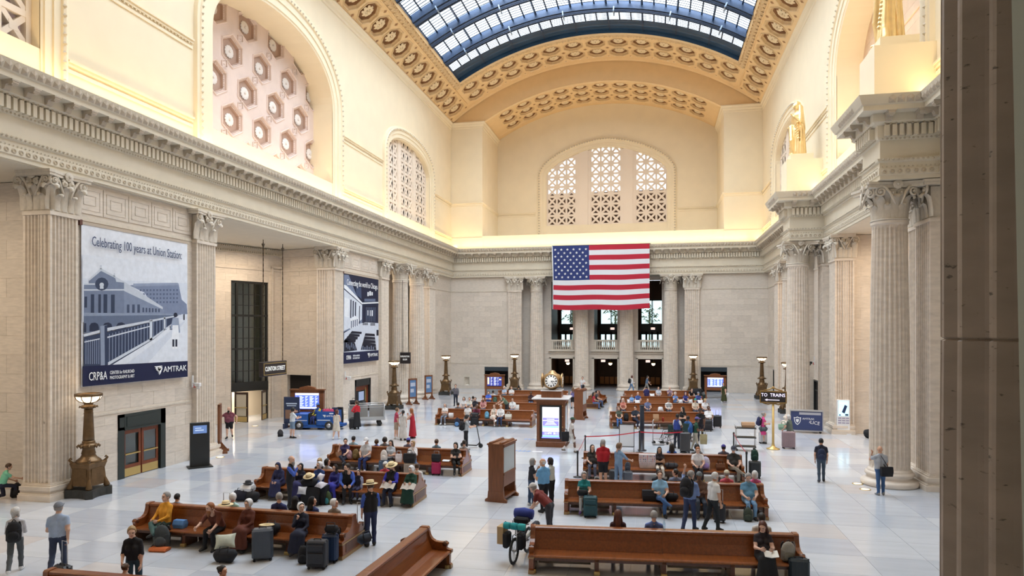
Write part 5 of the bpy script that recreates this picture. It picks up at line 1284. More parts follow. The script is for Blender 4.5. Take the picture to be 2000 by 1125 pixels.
# ---- banners: flat prints on cloth, laid out on the cloth's own plane
def homog(src):
    A = []; B = []
    for (x, y), (X, Y) in zip(src, ((0, 1), (1, 1), (1, 0), (0, 0))):
        A += [[x, y, 1, 0, 0, 0, -X * x, -X * y], [0, 0, 0, x, y, 1, -Y * x, -Y * y]]; B += [X, Y]
    h = np.linalg.solve(np.array(A, float), np.array(B, float)); return lambda x, y: ((h[0] * x + h[1] * y + h[2]) / (h[6] * x + h[7] * y + 1), (h[3] * x + h[4] * y + h[5]) / (h[6] * x + h[7] * y + 1))
def flat(c):
    c = tuple(q ** (2.3 if sum(c) < 2.05 else 1.25) for q in c)
    return mat('print_%03d_%03d_%03d' % tuple(int(q * 255) for q in c), c, .75, 0, .12, 5)
LAY = [0]
def banner(label, y0, w, z0, h, src, bg):
    b = root('banner', label, 'banner', T(-15.93, y0, z0) @ RZ(PI / 2))
    MB().grid(lambda u, v: (u * w, .03 * math.sin(u * 9) * (1 - v) * .5, v * h), 12, 8).build('cloth', flat(bg), b)
    MB().box(-.08, -.02, h - .02, w + .1, .12, h + .09).build('rail', mat('banner_rail', (.5, .42, .34), .5), b); MB().cbox((-.1, .0, h + .03), (.12, .2, .2)).build('rail_bracket', mat('rust_brown', (.12, .05, .04), .6), b)
    H = homog(src); LAY[0] = 0
    def poly(c, pts, nm='print'):
        LAY[0] += 1; q = [H(*p) for p in pts]; MB().add([(max(0.004, min(.996, u)) * w, -.022 - LAY[0] * .0006, max(0.002, min(.998, v)) * h) for u, v in q], [tuple(range(len(q)))]).build(nm, flat(c), b)
    def many(c, L, nm='print_detail'):
        LAY[0] += 1; m = MB()
        for pts in L: m.add([(max(0.004, min(.996, u)) * w, -.022 - LAY[0] * .0006, max(0.002, min(.998, v)) * h) for u, v in (H(*p) for p in pts)], [tuple(range(len(pts)))])
        m.build(nm, flat(c), b, kind='stuff')
    return b, poly, many, w, h
rct = lambda x0, y0, x1, y1: [(x0, y0), (x1, y0), (x1, y1), (x0, y1)]
circ = lambda x, y, r, n=12, s=1: [(x + r * math.cos(2 * PI * k / n), y + s * r * math.sin(2 * PI * k / n)) for k in range(n)]
b1, poly, many, w, h = banner('large banner with old photo of the station, Celebrating 100 years at Union Station', 21.8, 5.95, 3.92, 6.15, [(462, 100), (1035, 210), (1037, 945), (467, 993)], (.84, .87, .93))
poly((.74, .79, .88), [(462, 330), (1036, 380), (1037, 640), (467, 640)]); poly((.80, .84, .91), [(462, 270), (1036, 330), (1036, 430), (465, 400)])
poly((.50, .55, .66), [(720, 440), (840, 428), (985, 430), (1003, 520), (1030, 545), (1036, 600), (880, 600), (800, 480)]); poly((.58, .63, .73), [(740, 430), (980, 427), (985, 440), (740, 446)])
many((.36, .41, .52), [rct(775 + i * 18, 462 + j * 22, 784 + i * 18, 472 + j * 22) for i in range(12) for j in range(4)])
poly((.63, .68, .76), [(645, 392), (700, 425), (900, 560), (900, 600), (690, 600), (640, 420)]); poly((.52, .57, .67), [(690, 470), (905, 575), (905, 597), (690, 597)])
many((.28, .33, .43), [rct(790 + i * 17, 562 + i * 1.5, 799 + i * 17, 588) for i in range(6)] + [rct(706 + i * 28, 545, 720 + i * 28, 590) for i in range(3)])
poly((.47, .52, .62), [(475, 430), (500, 428), (500, 405), (565, 350), (640, 392), (648, 420), (690, 425), (690, 600), (475, 592)]); many((.66, .71, .79), [[(500, 405), (565, 345), (645, 390), (643, 400), (566, 360), (502, 415)], rct(475, 460, 690, 468), rct(475, 428, 535, 436), rct(560, 328, 570, 350), rct(634, 372, 641, 392)])
poly((.23, .28, .38), circ(570, 432, 36)); many((.68, .73, .8), [circ(570, 436, 12), rct(560, 445, 580, 458)]); many((.2, .25, .35), [rct(512, 488, 530, 592), rct(552, 488, 566, 592), rct(580, 488, 600, 592), rct(620, 490, 640, 592), rct(478, 500, 492, 560)])
poly((.40, .45, .55), [(475, 590), (700, 598), (1000, 596), (960, 622), (840, 640), (600, 690), (475, 700)]); poly((.56, .61, .70), [(475, 588), (1000, 598), (1000, 604), (475, 606)])
many((.15, .19, .29), [[(505 + i * 72, 690), (505 + i * 72, 660), (515 + i * 72, 645), (535 + i * 72, 642), (550 + i * 72, 650), (556 + i * 72, 668), (556 + i * 72, 690)] for i in range(3)] + [rct(476, 645, 488, 695)])
poly((.80, .84, .91), [(620, 880), (1000, 628), (1036, 625), (1037, 860)]); poly((.72, .77, .86), [(700, 872), (1012, 640), (1022, 640), (820, 866)])
poly((.20, .25, .36), [(475, 720), (575, 700), (850, 640), (960, 615), (955, 650), (850, 738), (630, 872), (475, 885)])
many((.52, .57, .67), [[(485 + i * 11.5, 735), (489 + i * 11.5, 735), (489 + i * 11.5, 868), (485 + i * 11.5, 868)] for i in range(7)] + [[(610 + i * 17, 705 - i * 4.6), (614 + i * 17, 705 - i * 4.6), (614 + i * 17, 855 - i * 9.5), (610 + i * 17, 857 - i * 9.5)] for i in range(19)])
many((.68, .73, .81), [[(475, 705), (560, 683), (560, 698), (475, 720)], [(600, 672), (960, 608), (960, 616), (600, 690)], [(605, 860), (850, 722), (950, 650), (950, 656), (850, 735), (605, 878)], rct(828, 628, 843, 742), rct(905, 614, 914, 690), [(478, 745), (560, 728), (560, 734), (478, 751)], [(600, 720), (830, 662), (830, 668), (600, 728)]])
poly((.56, .61, .70), [(562, 662), (600, 655), (602, 876), (566, 880)]); poly((.20, .25, .36), [(585, 660), (600, 656), (602, 876), (588, 878)])
many((.12, .15, .24), [circ(968, 604, 11, 10, 1.2), rct(952, 735, 962, 780), rct(968, 735, 978, 782), rct(938, 668, 950, 686), rct(1012, 600, 1018, 632)])
poly((.60, .65, .74), [(953, 620), (984, 620), (994, 700), (986, 704), (984, 660), (955, 660), (944, 688), (940, 680)]); poly((.88, .91, .96), [(952, 660), (982, 660), (990, 738), (946, 738)]); many((.9, .93, .97), [rct(950, 778, 962, 792), rct(967, 778, 980, 790)])
poly((.05, .10, .27), [(467, 880), (1037, 857), (1037, 945), (467, 993)])
KT = mat('banner_text', (.06, .08, .16), .7); WT = mat('banner_white', (.92, .94, .97), .7)
text('Celebrating 100 years at Union Station:', .53, 'lettering', KT, b1, T(w / 2 - .02, -.07, h - .62) @ RX(PI / 2), font_w=.60)
text('CRP&A', .46, 'lettering', WT, b1, T(.72, -.07, .36) @ RX(PI / 2), font_w=.62)
for k, q in enumerate(('CENTER for RAILROAD', 'PHOTOGRAPHY & ART')): text(q, .19, 'lettering', WT, b1, T(1.95, -.07, .46 - .2 * k) @ RX(PI / 2), font_w=.66)
def amtrak(par, M, s, m):
    text('AMTRAK', .36 * s, 'lettering', m, par, M @ T(.60 * s, 0, 0) @ RX(PI / 2), font_w=1.05)
    lb = MB()
    for k in range(3): lb.add([(-.62 * s + k * .05 * s, 0, (.17 - .07 * k) * s), (-.1 * s, 0, (.19 - .05 * k) * s), (-.3 * s + .04 * k * s, 0, (.1 - .12 * k) * s), (-.42 * s + .05 * k * s, 0, (-.1 - .06 * k) * s), (-.36 * s + .03 * s * k, 0, (.07 - .08 * k) * s)], [(0, 1, 2, 3, 4)])
    lb.build('logo', m, par, M @ T(-.1 * s, 0, 0))
amtrak(b1, T(4.45, -.07, .42), 1.0, WT)
b3, poly, many, w, h = banner('dark blue banner with old photo of the waiting hall, Connecting the world to Chicago', 43.85, 6.15, 3.78, 6.3, [(66, 78), (432, 142), (442, 988), (78, 1018)], (.10, .13, .25))
poly((.48, .53, .64), [(72, 95), (120, 100), (200, 300), (265, 400), (265, 600), (150, 660), (76, 690)]); poly((.75, .80, .88), [(74, 215), (120, 235), (262, 385), (262, 560), (140, 650), (76, 680)])
many((.86, .9, .95), [[(74, 200), (100, 210), (265, 385), (440, 378), (440, 392), (262, 400), (74, 235)], [(80, 330), (125, 345), (128, 540), (82, 530)]]); many((.16, .2, .32), [[(74, 236), (262, 402), (262, 410), (74, 250)], [(265, 408), (440, 400), (440, 412), (265, 420)]])
many((.12, .16, .27), [rct(140 + i * 24, 355 + i * 12, 152 + i * 24, 545 - i * 8) for i in range(3)] + [rct(232, 420, 240, 600), rct(300, 430, 395, 580)]); poly((.28, .33, .45), [(190, 190), (215, 180), (250, 230), (255, 350), (200, 300)])
many((.88, .91, .96), [rct(316, 275, 330, 318), rct(336, 265, 352, 312), rct(358, 275, 372, 310), rct(340, 465, 352, 525), rct(358, 465, 374, 525), rct(318, 465, 330, 520)]); many((.4, .45, .56), [rct(304 + i * 18, 432, 309 + i * 18, 585) for i in range(6)] + [rct(285, 345, 400, 375)])
poly((.70, .75, .84), [(80, 700), (250, 600), (300, 590), (440, 600), (440, 890), (78, 900)]); poly((.86, .89, .95), [(140, 560), (185, 520), (228, 545), (228, 620), (140, 660)]); many((.35, .4, .5), [rct(148 + i * 20, 575 - i * 6, 158 + i * 20, 650 - i * 8) for i in range(4)])
many((.09, .11, .19), [[(160 - i * 22, 680 + i * 26), (262 - i * 20, 690 + i * 26), (258 - i * 20, 712 + i * 28), (140 - i * 22, 706 + i * 30)] for i in range(4)] + [[(300 - i * 9, 704 + i * 32), (396 + i * 4, 712 + i * 34), (400 + i * 4, 738 + i * 36), (290 - i * 9, 732 + i * 36)] for i in range(5)] + [circ(275 + (i % 5) * 11, 600 + (i // 5) * 14, 6, 6) for i in range(10)] + [circ(355 + (i % 5) * 10, 605 + (i // 5) * 14, 6, 6) for i in range(10)] + [[(82, 770), (150, 780), (190, 800), (215, 880), (80, 895)], rct(415, 670, 438, 730)])
many((.5, .55, .66), [rct(100 + i * 18, 800 + (i % 3) * 15, 107 + i * 18, 850 + (i % 3) * 12) for i in range(6)] + [rct(270 + i * 22, 835 + (i % 2) * 12, 279 + i * 22, 875) for i in range(6)])
poly((.05, .10, .27), [(75, 905), (442, 882), (442, 988), (78, 1018)])
text('Connecting the world to Chicago.', .58, 'lettering', WT, b3, T(w / 2 + .1, -.06, h - .62) @ RX(PI / 2), font_w=.68)
text('CRP&A', .42, 'lettering', WT, b3, T(.75, -.06, .40) @ RX(PI / 2), font_w=.62)
for k, q in enumerate(('CENTER for RAILROAD', 'PHOTOGRAPHY & ART')): text(q, .17, 'lettering', WT, b3, T(2.0, -.06, .5 - .18 * k) @ RX(PI / 2), font_w=.66)
amtrak(b3, T(4.6, -.06, .45), .95, WT)

# ---- flag
fl_ = root('flag', 'huge American flag hung flat below the far cornice', 'flag', T(-4.93, 68.55, 8.28)); FWd, FHt = 9.62, 6.4
def fpt(u, v): return (u * FWd + .12 * math.sin(v * 5) * (1 - u) * .5, .10 * math.sin(u * 7 + v * 2) * (1 - v) + .03 * math.sin(u * 19), v * FHt - .10 * math.sin(u * PI) * (1 - v) - .05 * (1 - v) * math.sin(u * 11) - .0 * u)
FR, FW2, FB = mat('flag_red', (.48, .015, .04), .8), mat('flag_white', (.74, .76, .80), .8), mat('flag_blue', (.022, .04, .17), .8)
for k in range(13):
    v0, v1 = 1 - (k + 1) / 13, 1 - k / 13; u0 = .385 if k < 7 else 0
    MB().grid(lambda a, b: fpt(u0 + (1 - u0) * a, v0 + (v1 - v0) * b), 24, 2).build('stripe', FR if k % 2 == 0 else FW2, fl_)
MB().grid(lambda a, b: fpt(.385 * a, 6 / 13 + 7 / 13 * b), 10, 10).build('canton', FB, fl_)
st_ = MB(); sp = [(.15 * (1 if k % 2 == 0 else .4) * math.sin(k * PI / 5), 0, .15 * (1 if k % 2 == 0 else .4) * math.cos(k * PI / 5)) for k in range(10)]
st_.add(sp + [(0, -.01, 0)], [(k, (k + 1) % 10, 10) for k in range(10)]); st_me = st_.mesh('star', FW2)
for r in range(9):
    for c in range(6 if r % 2 == 0 else 5):
        q = fpt(.385 * (2 * c + 1 + r % 2) / 12, 6 / 13 + 7 / 13 * (9 - r - .1) / 10 + .0); ob('star', st_me, fl_, T(q[0], q[1] - .03, q[2]))
MB().tube([fpt(0, 0), fpt(0, .5), fpt(0, 1)], .05, 6).build('hoist_rope', FW2, fl_)
MB().bar((-.1, .1, FHt + .02), (FWd + .1, .1, FHt + .02), .06).bar((.3, .15, FHt), (.3, 1.2, FHt - .2), .05).bar((FWd - .3, .15, FHt), (FWd - .3, 1.2, FHt - .2), .05).build('top_rail', STEEL, fl_)

# ---- gilded statues on their pedestals
def statue(y, label, mir, plab):
    pd = root('trim_7' if mir > 0 else 'trim_8', kind='structure')
    q = MB().box(13.35, y - .95, 14.66, 15.5, y + .95, 16.9); q.box(13.62, y - .72, 16.9, 15.0, y + .72, 17.3); q.box(13.3, y - 1.0, 14.66, 15.5, y + 1.0, 14.95)
    q.build('pedestal', PLASTER, pd)
    pr = []; R = random.Random(3); fx = 0
    B_ = lambda x, y_, z: np.array((x, y_, z), float)
    pr += [cp(B_(.0, .0, .25), B_(0, 0, 1.7), .46, .34, 0), cp(B_(-.12, 0, 1.7), B_(-.1, .0, 2.6), .30, .33, 0), cp(B_(.12, 0, 1.7), B_(.1, 0, 2.6), .30, .33, 0), cp(B_(-.3, 0, 2.72), B_(.3, 0, 2.72), .17, .17, 0), cp(B_(0, .0, 2.75), B_(0, .1, 3.2), .13, .14, 0),
           el(B_(0, .14, 3.28), (.17, .2, .23), 0), cp(B_(0, .28, 3.27), B_(0, .34, 3.2), .03, .04, 0), el(B_(0, .06, 3.36), (.23, .25, .26), 0, cut=lambda X, Y, Z: Y - .18 + 0 * X), cp(B_(.18, -.05, 3.25), B_(.33, -.02, 2.3), .12, .20, 0), cp(B_(-.18, -.05, 3.25), B_(-.33, -.02, 2.5), .12, .16, 0), cp(B_(0, -.15, 3.2), B_(0, -.22, 1.8), .2, .28, 0)]
    pr += [cp(B_(-.36, .02, 2.68), B_(-.46, .12, 2.15), .13, .11, 0), cp(B_(-.46, .12, 2.15), B_(-.28, .42, 2.5), .10, .08, 0), cp(B_(-.28, .42, 2.5), B_(-.18, .5, 2.66), .07, .05, 0), cp(B_(.36, .02, 2.68), B_(.46, .1, 2.15), .13, .12, 0), cp(B_(.46, .1, 2.15), B_(.3, .38, 1.95), .10, .08, 0)]
    for s_ in (-1, 1):
        for f in range(4): pr.append(cp(B_(s_ * .02 + (-.18 if s_ < 0 else .22) + f * .03, .5, 2.62 if s_ < 0 else 1.94), B_((-.16 if s_ < 0 else .2) + f * .03, .56, 2.74 if s_ < 0 else 1.88), .026, .02, 0))
    for k in range(26):
        a = 2 * PI * k / 26 + R.uniform(-.06, .06); r = R.uniform(.40, .52); t = R.uniform(1.5, 2.0); sw = R.uniform(-.12, .12)
        pr.append(cp(B_(r * 1.06 * math.cos(a), r * .92 * math.sin(a), .06), B_(.86 * r * math.cos(a + sw), .86 * r * .85 * math.sin(a + sw), t), .06, .04, 0, zmin=.0))
    for k in range(7):
        z = .75 + k * .17; pr.append(cp(B_(-.42, .18 + .02 * k, z + .35), B_(.30, .40 - .02 * k, z - .15), .05, .06, 0))
    pr += [cp(B_(.42, .1, 2.5), B_(.5, .15, .5), .10, .12, 0), cp(B_(.5, .15, .5), B_(.58, .12, .06), .12, .14, 0, zmin=0), cp(B_(.1, .4, 1.9), B_(-.1, .5, .95), .17, .15, 0), cp(B_(-.1, .5, .95), B_(-.1, .42, .1), .15, .12, 0, zmin=0), cp(B_(-.12, .5, .06), B_(-.14, .66, .05), .08, .06, 0, zmin=0)]
    o = ob('statue', arrays_mesh('statue', [polygonise(pr, .026, .012)], [GOLD]), None, T(14.2, y, 17.3) @ RZ(PI / 2 + .35 * mir) @ SC(mir * .98, .98, .98), label, 'statue')
statue(46.8, 'gilded statue of a veiled woman in long folds over the farther freestanding column', 1, '')
statue(29.2, 'gilded draped statue cut by the top edge over the nearest freestanding column', -1, '')

# ---- departures boards, notice boards, kiosks
SCR = mat('screen_blue', (.10, .16, .75), .3, emit=1.0); SCW = mat('screen_white', (.80, .86, 1.0), .3, emit=1.0); SCD = mat('screen_navy', (.03, .04, .22), .3, emit=1.0); SCC = mat('screen_cyan', (.25, .55, .9), .3, emit=.9)
def board(label, p, yaw, dark=False, s=1.0, z0=1.0):
    b = root('departures_board', label, 'display', T(p.x, p.y, 0) @ RZ(yaw) @ SC(s, s, s))
    MB().box(-.95, -.12, .75, .95, .12, z0).box(-.95, -.12, z0, -.70, .12, 2.05).box(.70, -.12, z0, .95, .12, 2.05).box(-.95, -.12, 1.9, .95, .12, 2.08).box(-1.0, -.15, 2.05, 1.0, .15, 2.12).box(-.72, .05, z0, .72, .12, 1.95).build('cabinet', WOODK, b)
    MB().prism([(-.5, 2.1), (-.42, 2.22), (-.2, 2.27), (0, 2.3), (.2, 2.27), (.42, 2.22), (.5, 2.1)], -.1, .1, 0, Matrix(((1, 0, 0, 0), (0, 0, 1, 0), (0, 1, 0, 0), (0, 0, 0, 1)))).build('crest', WOODK, b)
    for x in (-.85, .85): MB().box(x - .08, -.1, .08, x + .08, .1, .78).box(x - .12, -.4, 0, x + .12, .4, .1).build('leg', WOODK, b)
    MB().box(-.70, -.1, z0 + .05, .70, -.02, 1.92).build('screen', SCD if dark else SCR, b)
    r = MB(); y = -.104; 
    if dark: 
        for k in range(8):
            z = 1.82 - k * .1
            for x0, x1 in ((-.35, -.2), (-.05, .2), (.3, .4)): r.box(x0, y - .002, z, x1 - .04 * (k % 3), y, z + .04)
        MB().box(-.66, y - .002, 1.2, -.5, y, 1.85).box(.45, y - .002, 1.6, .66, y, 1.72).build('screen_column', mat('screen_tan', (.75, .65, .4), .4, emit=.9), b)
    else:
        r.box(-.68, y - .002, 1.78, .68, y, 1.9); r.box(-.68, y - .002, z0 + .08, .68, y, z0 + .16)
        for k in range(11):
            z = 1.70 - k * .055
            for x0, x1 in ((-.64, -.56), (-.45, -.18), (-.1, .05), (.15, .4), (.48, .62)): r.box(x0, y - .002, z, x1 - .05 * ((k * 7 + int(x0 * 9)) % 3), y, z + .025)
    r.build('screen_text', SCW, b); return b
board('lit blue departures board in a wooden cabinet behind the baggage tug', onz(601, 833), .12, s=1.12, z0=.95)
board('dark lit departures board at the far wall left of the flag', onz(966, 775), .03, True, s=.97)
board('bright lit departures board at the far wall right of the flag', onz(1397, 778), -.03, s=.98)
p = onz(582, 838); dk = root('poster_stand', 'dark blue poster on a stand left of the departures board by the tug', 'poster', T(p.x - .55, p.y + .2, 0) @ RZ(.1))
MB().box(-.5, 0, .3, .5, .06, 1.95).box(-.45, -.25, 0, -.35, .3, .3).box(.35, -.25, 0, .45, .3, .3).build('panel', mat('poster_navy', (.02, .035, .09), .5), dk); MB().box(-.35, -.01, 1.5, .35, 0, 1.58).box(-.3, -.01, 1.38, .3, 0, 1.44).build('print', mat('poster_pale', (.5, .6, .75), .6), dk); MB().box(-.4, -.01, .6, .4, 0, 1.15).build('print', mat('poster_brown', (.25, .14, .09), .6), dk)
p = (onz(372, 914) + onz(408, 910)) / 2
k_ = root('display_kiosk', 'tall black display kiosk by the second fluted pilaster on the left', 'kiosk', T(p.x, p.y, 0) @ RZ(.78))
MB().cbox((0, 0, .02), (1.0, .7, .04)).build('foot_plate', BLACK, k_); MB().cbox((0, 0, 1.0), (.8, .16, 1.96), r=.015).build('body', BLACK, k_); MB().box(-.28, -.09, 1.5, .28, -.082, 1.85).build('screen', mat('screen_slate', (.12, .2, .42), .3, emit=.6), k_); MB().box(-.2, -.095, 1.62, .15, -.09, 1.66).box(-.2, -.095, 1.72, .05, -.09, 1.75).build('screen_text', mat('screen_pale', (.5, .6, .75), .4, emit=.6), k_)
def notice(label, p, yaw, poster=True, s=1.0, tall=2.15):
    b = root('notice_board', label, 'board', T(p.x, p.y, 0) @ RZ(yaw) @ SC(s, s, s))
    MB().box(-.42, -.05, .12, -.32, .05, tall).box(.32, -.05, .12, .42, .05, tall).box(-.42, -.05, tall - .12, .42, .05, tall).box(-.42, -.05, .5, .42, .05, .62).build('frame', WOODK, b)
    for x in (-.37, .37): MB().box(x - .06, -.38, 0, x + .06, .38, .12).add([(x, -.3, .12), (x, 0, .5), (x, .3, .12)], [(0, 1, 2)]).build('foot', WOODK, b)
    MB().box(-.32, -.03, .62, .32, .03, tall - .12).build('panel', mat('poster_blue', (.10, .20, .38), .5) if poster else WOODK, b)
    if poster: MB().box(-.24, -.035, 1.5, .24, -.03, 1.8).box(-.24, -.035, 1.0, .1, -.03, 1.3).build('poster_print', mat('poster_pale2', (.45, .5, .6), .6), b)
notice('thin wooden notice board seen edge on at the second fluted pilaster', onz(429, 884), 2.08, False, 1.05, 2.3)
notice('wooden notice board with blue poster before the nearer far left column', onz(806, 790), 1.0)
notice('wooden notice board with blue poster before the farther far left column', onz(837, 780), 1.0)
def case(label, p, yaw, L=1.15, w=.62, H=2.05):
    b = root('display_case', label, 'display case', T(p.x, p.y, 0) @ RZ(yaw))
    for y in (0, L): MB().prism([(-w / 2 + .03, .1), (w / 2 - .03, .1), (w / 2 - .03, H - .05), (-w / 2 + .03, H - .05)], y - .04, y + .04, 0, Matrix(((1, 0, 0, 0), (0, 0, 1, 0), (0, 1, 0, 0), (0, 0, 0, 1)))).prism([(-w / 2 - .1, 0), (w / 2 + .1, 0), (w / 2 + .1, .08), (w / 2, .14), (w / 2 - .02, .38), (-w / 2 + .02, .38), (-w / 2, .14), (-w / 2 - .1, .08)], y - .05, y + .05, 0, Matrix(((1, 0, 0, 0), (0, 0, 1, 0), (0, 1, 0, 0), (0, 0, 0, 1)))).build('end_panel', WOODK, b)
    MB().box(-w / 2, 0, .12, w / 2, L, .2).box(-w / 2 + .05, 0, .55, w / 2 - .02, L, .68).box(w / 2 - .06, 0, .68, w / 2 - .02, L, .98).box(w / 2 - .07, 0, .95, w / 2, L, 1.03).box(-w / 2, 0, H - .12, w / 2, L, H - .05).box(-w / 2 + .04, 0, .68, -w / 2 + .1, L, H - .1).build('rails', WOODK, b)
    MB().box(-w / 2 - .02, -.06, H - .05, w / 2 + .02, L + .06, H).tube([(-w / 2 + .1, -.02, H), (-w / 2 + .1, L, H)], .07, 8).tube([(w / 2 - .12, -.02, H), (w / 2 - .12, L, H)], .07, 8).build('top', WOODK, b)
    MB().box(w / 2 - .05, .06, 1.03, w / 2 - .035, L - .06, H - .13).build('glass_panel', mat('frosted_panel', (.62, .72, .78), .15), b)
case('wooden display case with a glass side panel standing alone in the middle aisle', (onz(952, 980) + onz(986, 981)) / 2, -.16)
case('tall narrow wooden display case behind the clock kiosk', (onz(1119, 820) + onz(1141, 820)) / 2, -.12, L=1.1, w=.66)
# clock kiosk
kc = root('clock_kiosk', 'wooden information kiosk with a lit screen and a four faced brass clock on top', 'kiosk', T(-.15, 35.9, 0) @ RZ(.03))
MB().cbox((0, 0, .14), (1.56, 1.56, .28), r=.02).build('plinth', WOODK, kc)
kb = MB().cbox((0, 0, 1.3), (1.40, 1.40, 2.1))
for x in (-1, 1):
    for y in (-1, 1): kb.cbox((x * .66, y * .66, 1.3), (.16, .16, 2.1), r=.02)
kb.build('body', WOODK, kc)
MB().cbox((0, 0, 2.34), (1.5, 1.5, .12)).cbox((0, 0, 2.44), (1.66, 1.66, .1)).build('cornice', WOODK, kc); MB().cbox((0, 0, 2.52), (1.95, 1.95, .07), r=.02).build('top_slab', mat('pale_marble_top', (.7, .68, .68), .3), kc)
MB().cbox((0, 0, 2.72), (1.05, 1.05, .34)).build('clock_base', WOODK, kc); MB().cbox((0, 0, 2.91), (1.12, 1.12, .05), r=.01).build('base_slab', mat('pale_marble_top', (.7, .68, .68), .3), kc)
for k in range(4):
    s_ = ob('screen_bezel', MB().box(-.56, -.735, .42, .56, -.69, 2.18).mesh('screen_bezel', BLACK), kc, RZ(k * PI / 2))
    MB().box(-.44, -.745, .52, .44, -.736, 2.08).build('screen', SCW if k == 0 else mat('screen_dim', (.3, .35, .4), .2, emit=.3), s_)
    if k == 0:
        MB().box(-.47, -.742, .46, .47, -.738, .52).box(-.44, -.75, .62, .44, -.746, .80).box(-.42, -.75, 1.40, .42, -.746, 1.52).box(-.42, -.75, 1.10, .42, -.746, 1.36).build('screen_band', mat('screen_violet', (.22, .20, .85), .4, emit=1), s_)
        MB().box(-.44, -.75, .52, .44, -.746, .61).box(-.42, -.751, 1.02, .42, -.748, 1.09).build('screen_band', SCC, s_)
        q = MB()
        for j in range(4): q.box(-.3 + .04 * j, -.755, 1.16 + .05 * j, .32 - .05 * j, -.752, 1.18 + .05 * j)
        q.box(-.2, -.755, 1.44, .2, -.752, 1.47); q.build('screen_text', SCW, s_); text('3:14PM  08-15', .16, 'lettering', SCW, s_, T(.05, -.756, .71) @ RX(PI / 2), font_w=.8)
        MB().add([(-.25, -.752, 1.68), (.4, -.752, 1.78), (.4, -.752, 1.84), (-.25, -.752, 1.76)], [(0, 1, 2, 3)]).box(.05, -.752, 1.92, .38, -.75, 2.03).build('screen_graphic', mat('screen_lilac', (.6, .65, .95), .4, emit=1), s_)
    for j in range(4): ob('rivet', MB().sphere((.62, -.74, .5 + .55 * j), .03, 6).mesh('rivet', BRASS), kc, RZ(k * PI / 2))
ck = ob('clock', MB().lathe([(.14, 2.94), (.22, 2.98), (.26, 3.02), (.42, 3.1), (.5, 3.3), (.52, 3.42), (.48, 3.6), (.38, 3.74), (.22, 3.8), (.2, 3.86), (.16, 3.88), (.14, 3.93), (.02, 3.96)], 24).mesh('clock', mat('clock_brass', (.50, .32, .15), .35, .6, .2, 5)), kc)
FACE = mat('clock_face', (.92, .92, .9), .4, emit=.25)
for k in range(4):
    R_ = RZ(k * PI / 2)
    f = ob('clock_dial', MB().lathe([(.38, 0), (.39, .05), (.34, .07), (.33, .04)], 24, 0, T(0, -.50, 3.42) @ RX(PI / 2), cap=False).lathe([(.34, 0), (.34, .05)], 24, 0, T(0, -.47, 3.42) @ RX(PI / 2)).mesh('clock_dial', MATS['clock_brass']), ck, R_)
    MB().lathe([(.33, 0), (.33, .02)], 24, 0, T(0, -.53, 3.42) @ RX(PI / 2)).build('face', FACE, f)
    m_ = MB()
    for j in range(12): m_.cbox((0, -.555, .26), (.05 if j % 3 else .07, .008, .09), 0, T(0, 0, 3.42) @ RY(j * PI / 6))
    m_.cbox((0, -.56, .09), (.035, .008, .2), 0, T(0, 0, 3.42) @ RY(math.radians(97))); m_.cbox((0, -.56, .12), (.025, .008, .26), 0, T(0, 0, 3.42) @ RY(math.radians(140)))
    m_.build('hour_marks_and_hands', BLACK, f)
# police counter, charging station
p0, p1 = onz(1557, 842), onz(1620, 845); c = (p0 + p1) / 2; L_ = (p1 - p0).length
pc = root('police_counter', 'blue rolling counter reading AMTRAK POLICE with a shield beside the column', 'counter', T(c.x - .45, c.y - .3, 0) @ RZ(math.atan2(p1.y - p0.y, p1.x - p0.x)))
MB().cbox((0, 0, .72), (L_, .6, 1.12), r=.01).build('body', mat('police_navy', (.035, .055, .16), .4), pc); MB().cbox((0, 0, 1.3), (L_ + .06, .66, .05)).cbox((0, 0, .14), (L_ + .06, .64, .05)).cbox((-L_ / 2, -.3, .72), (.05, .05, 1.15)).cbox((L_ / 2, -.3, .72), (.05, .05, 1.15)).build('trim', mat('grey_aluminium', (.45, .46, .48), .35, .6), pc)
for x in (-.8, .8): MB().lathe([(.07, -.02), (.07, .02)], 10, 0, T(x * L_ / 1.9, -.25, .07) @ RX(PI / 2)).build('wheel', BLACK, pc)
PWH = mat('police_white', (.85, .88, .92), .5)
MB().box(-.4, -.31, 1.08, L_ / 2 - .1, -.303, 1.22).build('nameplate', mat('grey_plate', (.4, .42, .48), .5), pc)
text('AMTRAK', .15, 'lettering', PWH, pc, T(.1, -.312, .84) @ RX(PI / 2), font_w=1.1); text('POLICE', .27, 'lettering', PWH, pc, T(.28, -.312, .64) @ RX(PI / 2) @ Matrix(((1, .25, 0, 0), (0, 1, 0, 0), (0, 0, 1, 0), (0, 0, 0, 1))), font_w=1.0)
sd_ = [(-.2, .2), (-.1, .18), (0, .24), (.1, .18), (.2, .2), (.17, -.05), (.08, -.2), (0, -.26), (-.08, -.2), (-.17, -.05)]
MB().add([(x - .5, -.312, z + .72) for x, z in sd_], [tuple(range(10))]).build('shield', PWH, pc); MB().add([(x * .78 - .5, -.316, z * .78 + .72) for x, z in sd_], [tuple(range(10))]).build('shield_inner', MATS['police_navy'], pc); MB().add([(x * .45 - .5, -.319, z * .45 + .72) for x, z in sd_], [tuple(range(10))]).build('shield_emblem', PWH, pc)
p0, p1 = onz(1635, 848), onz(1661, 849); c = (p0 + p1) / 2
cs = root('charging_station', 'white charging station tower with a phone picture on its bright screen', 'kiosk', T(c.x, c.y + .15, 0) @ RZ(-.06))
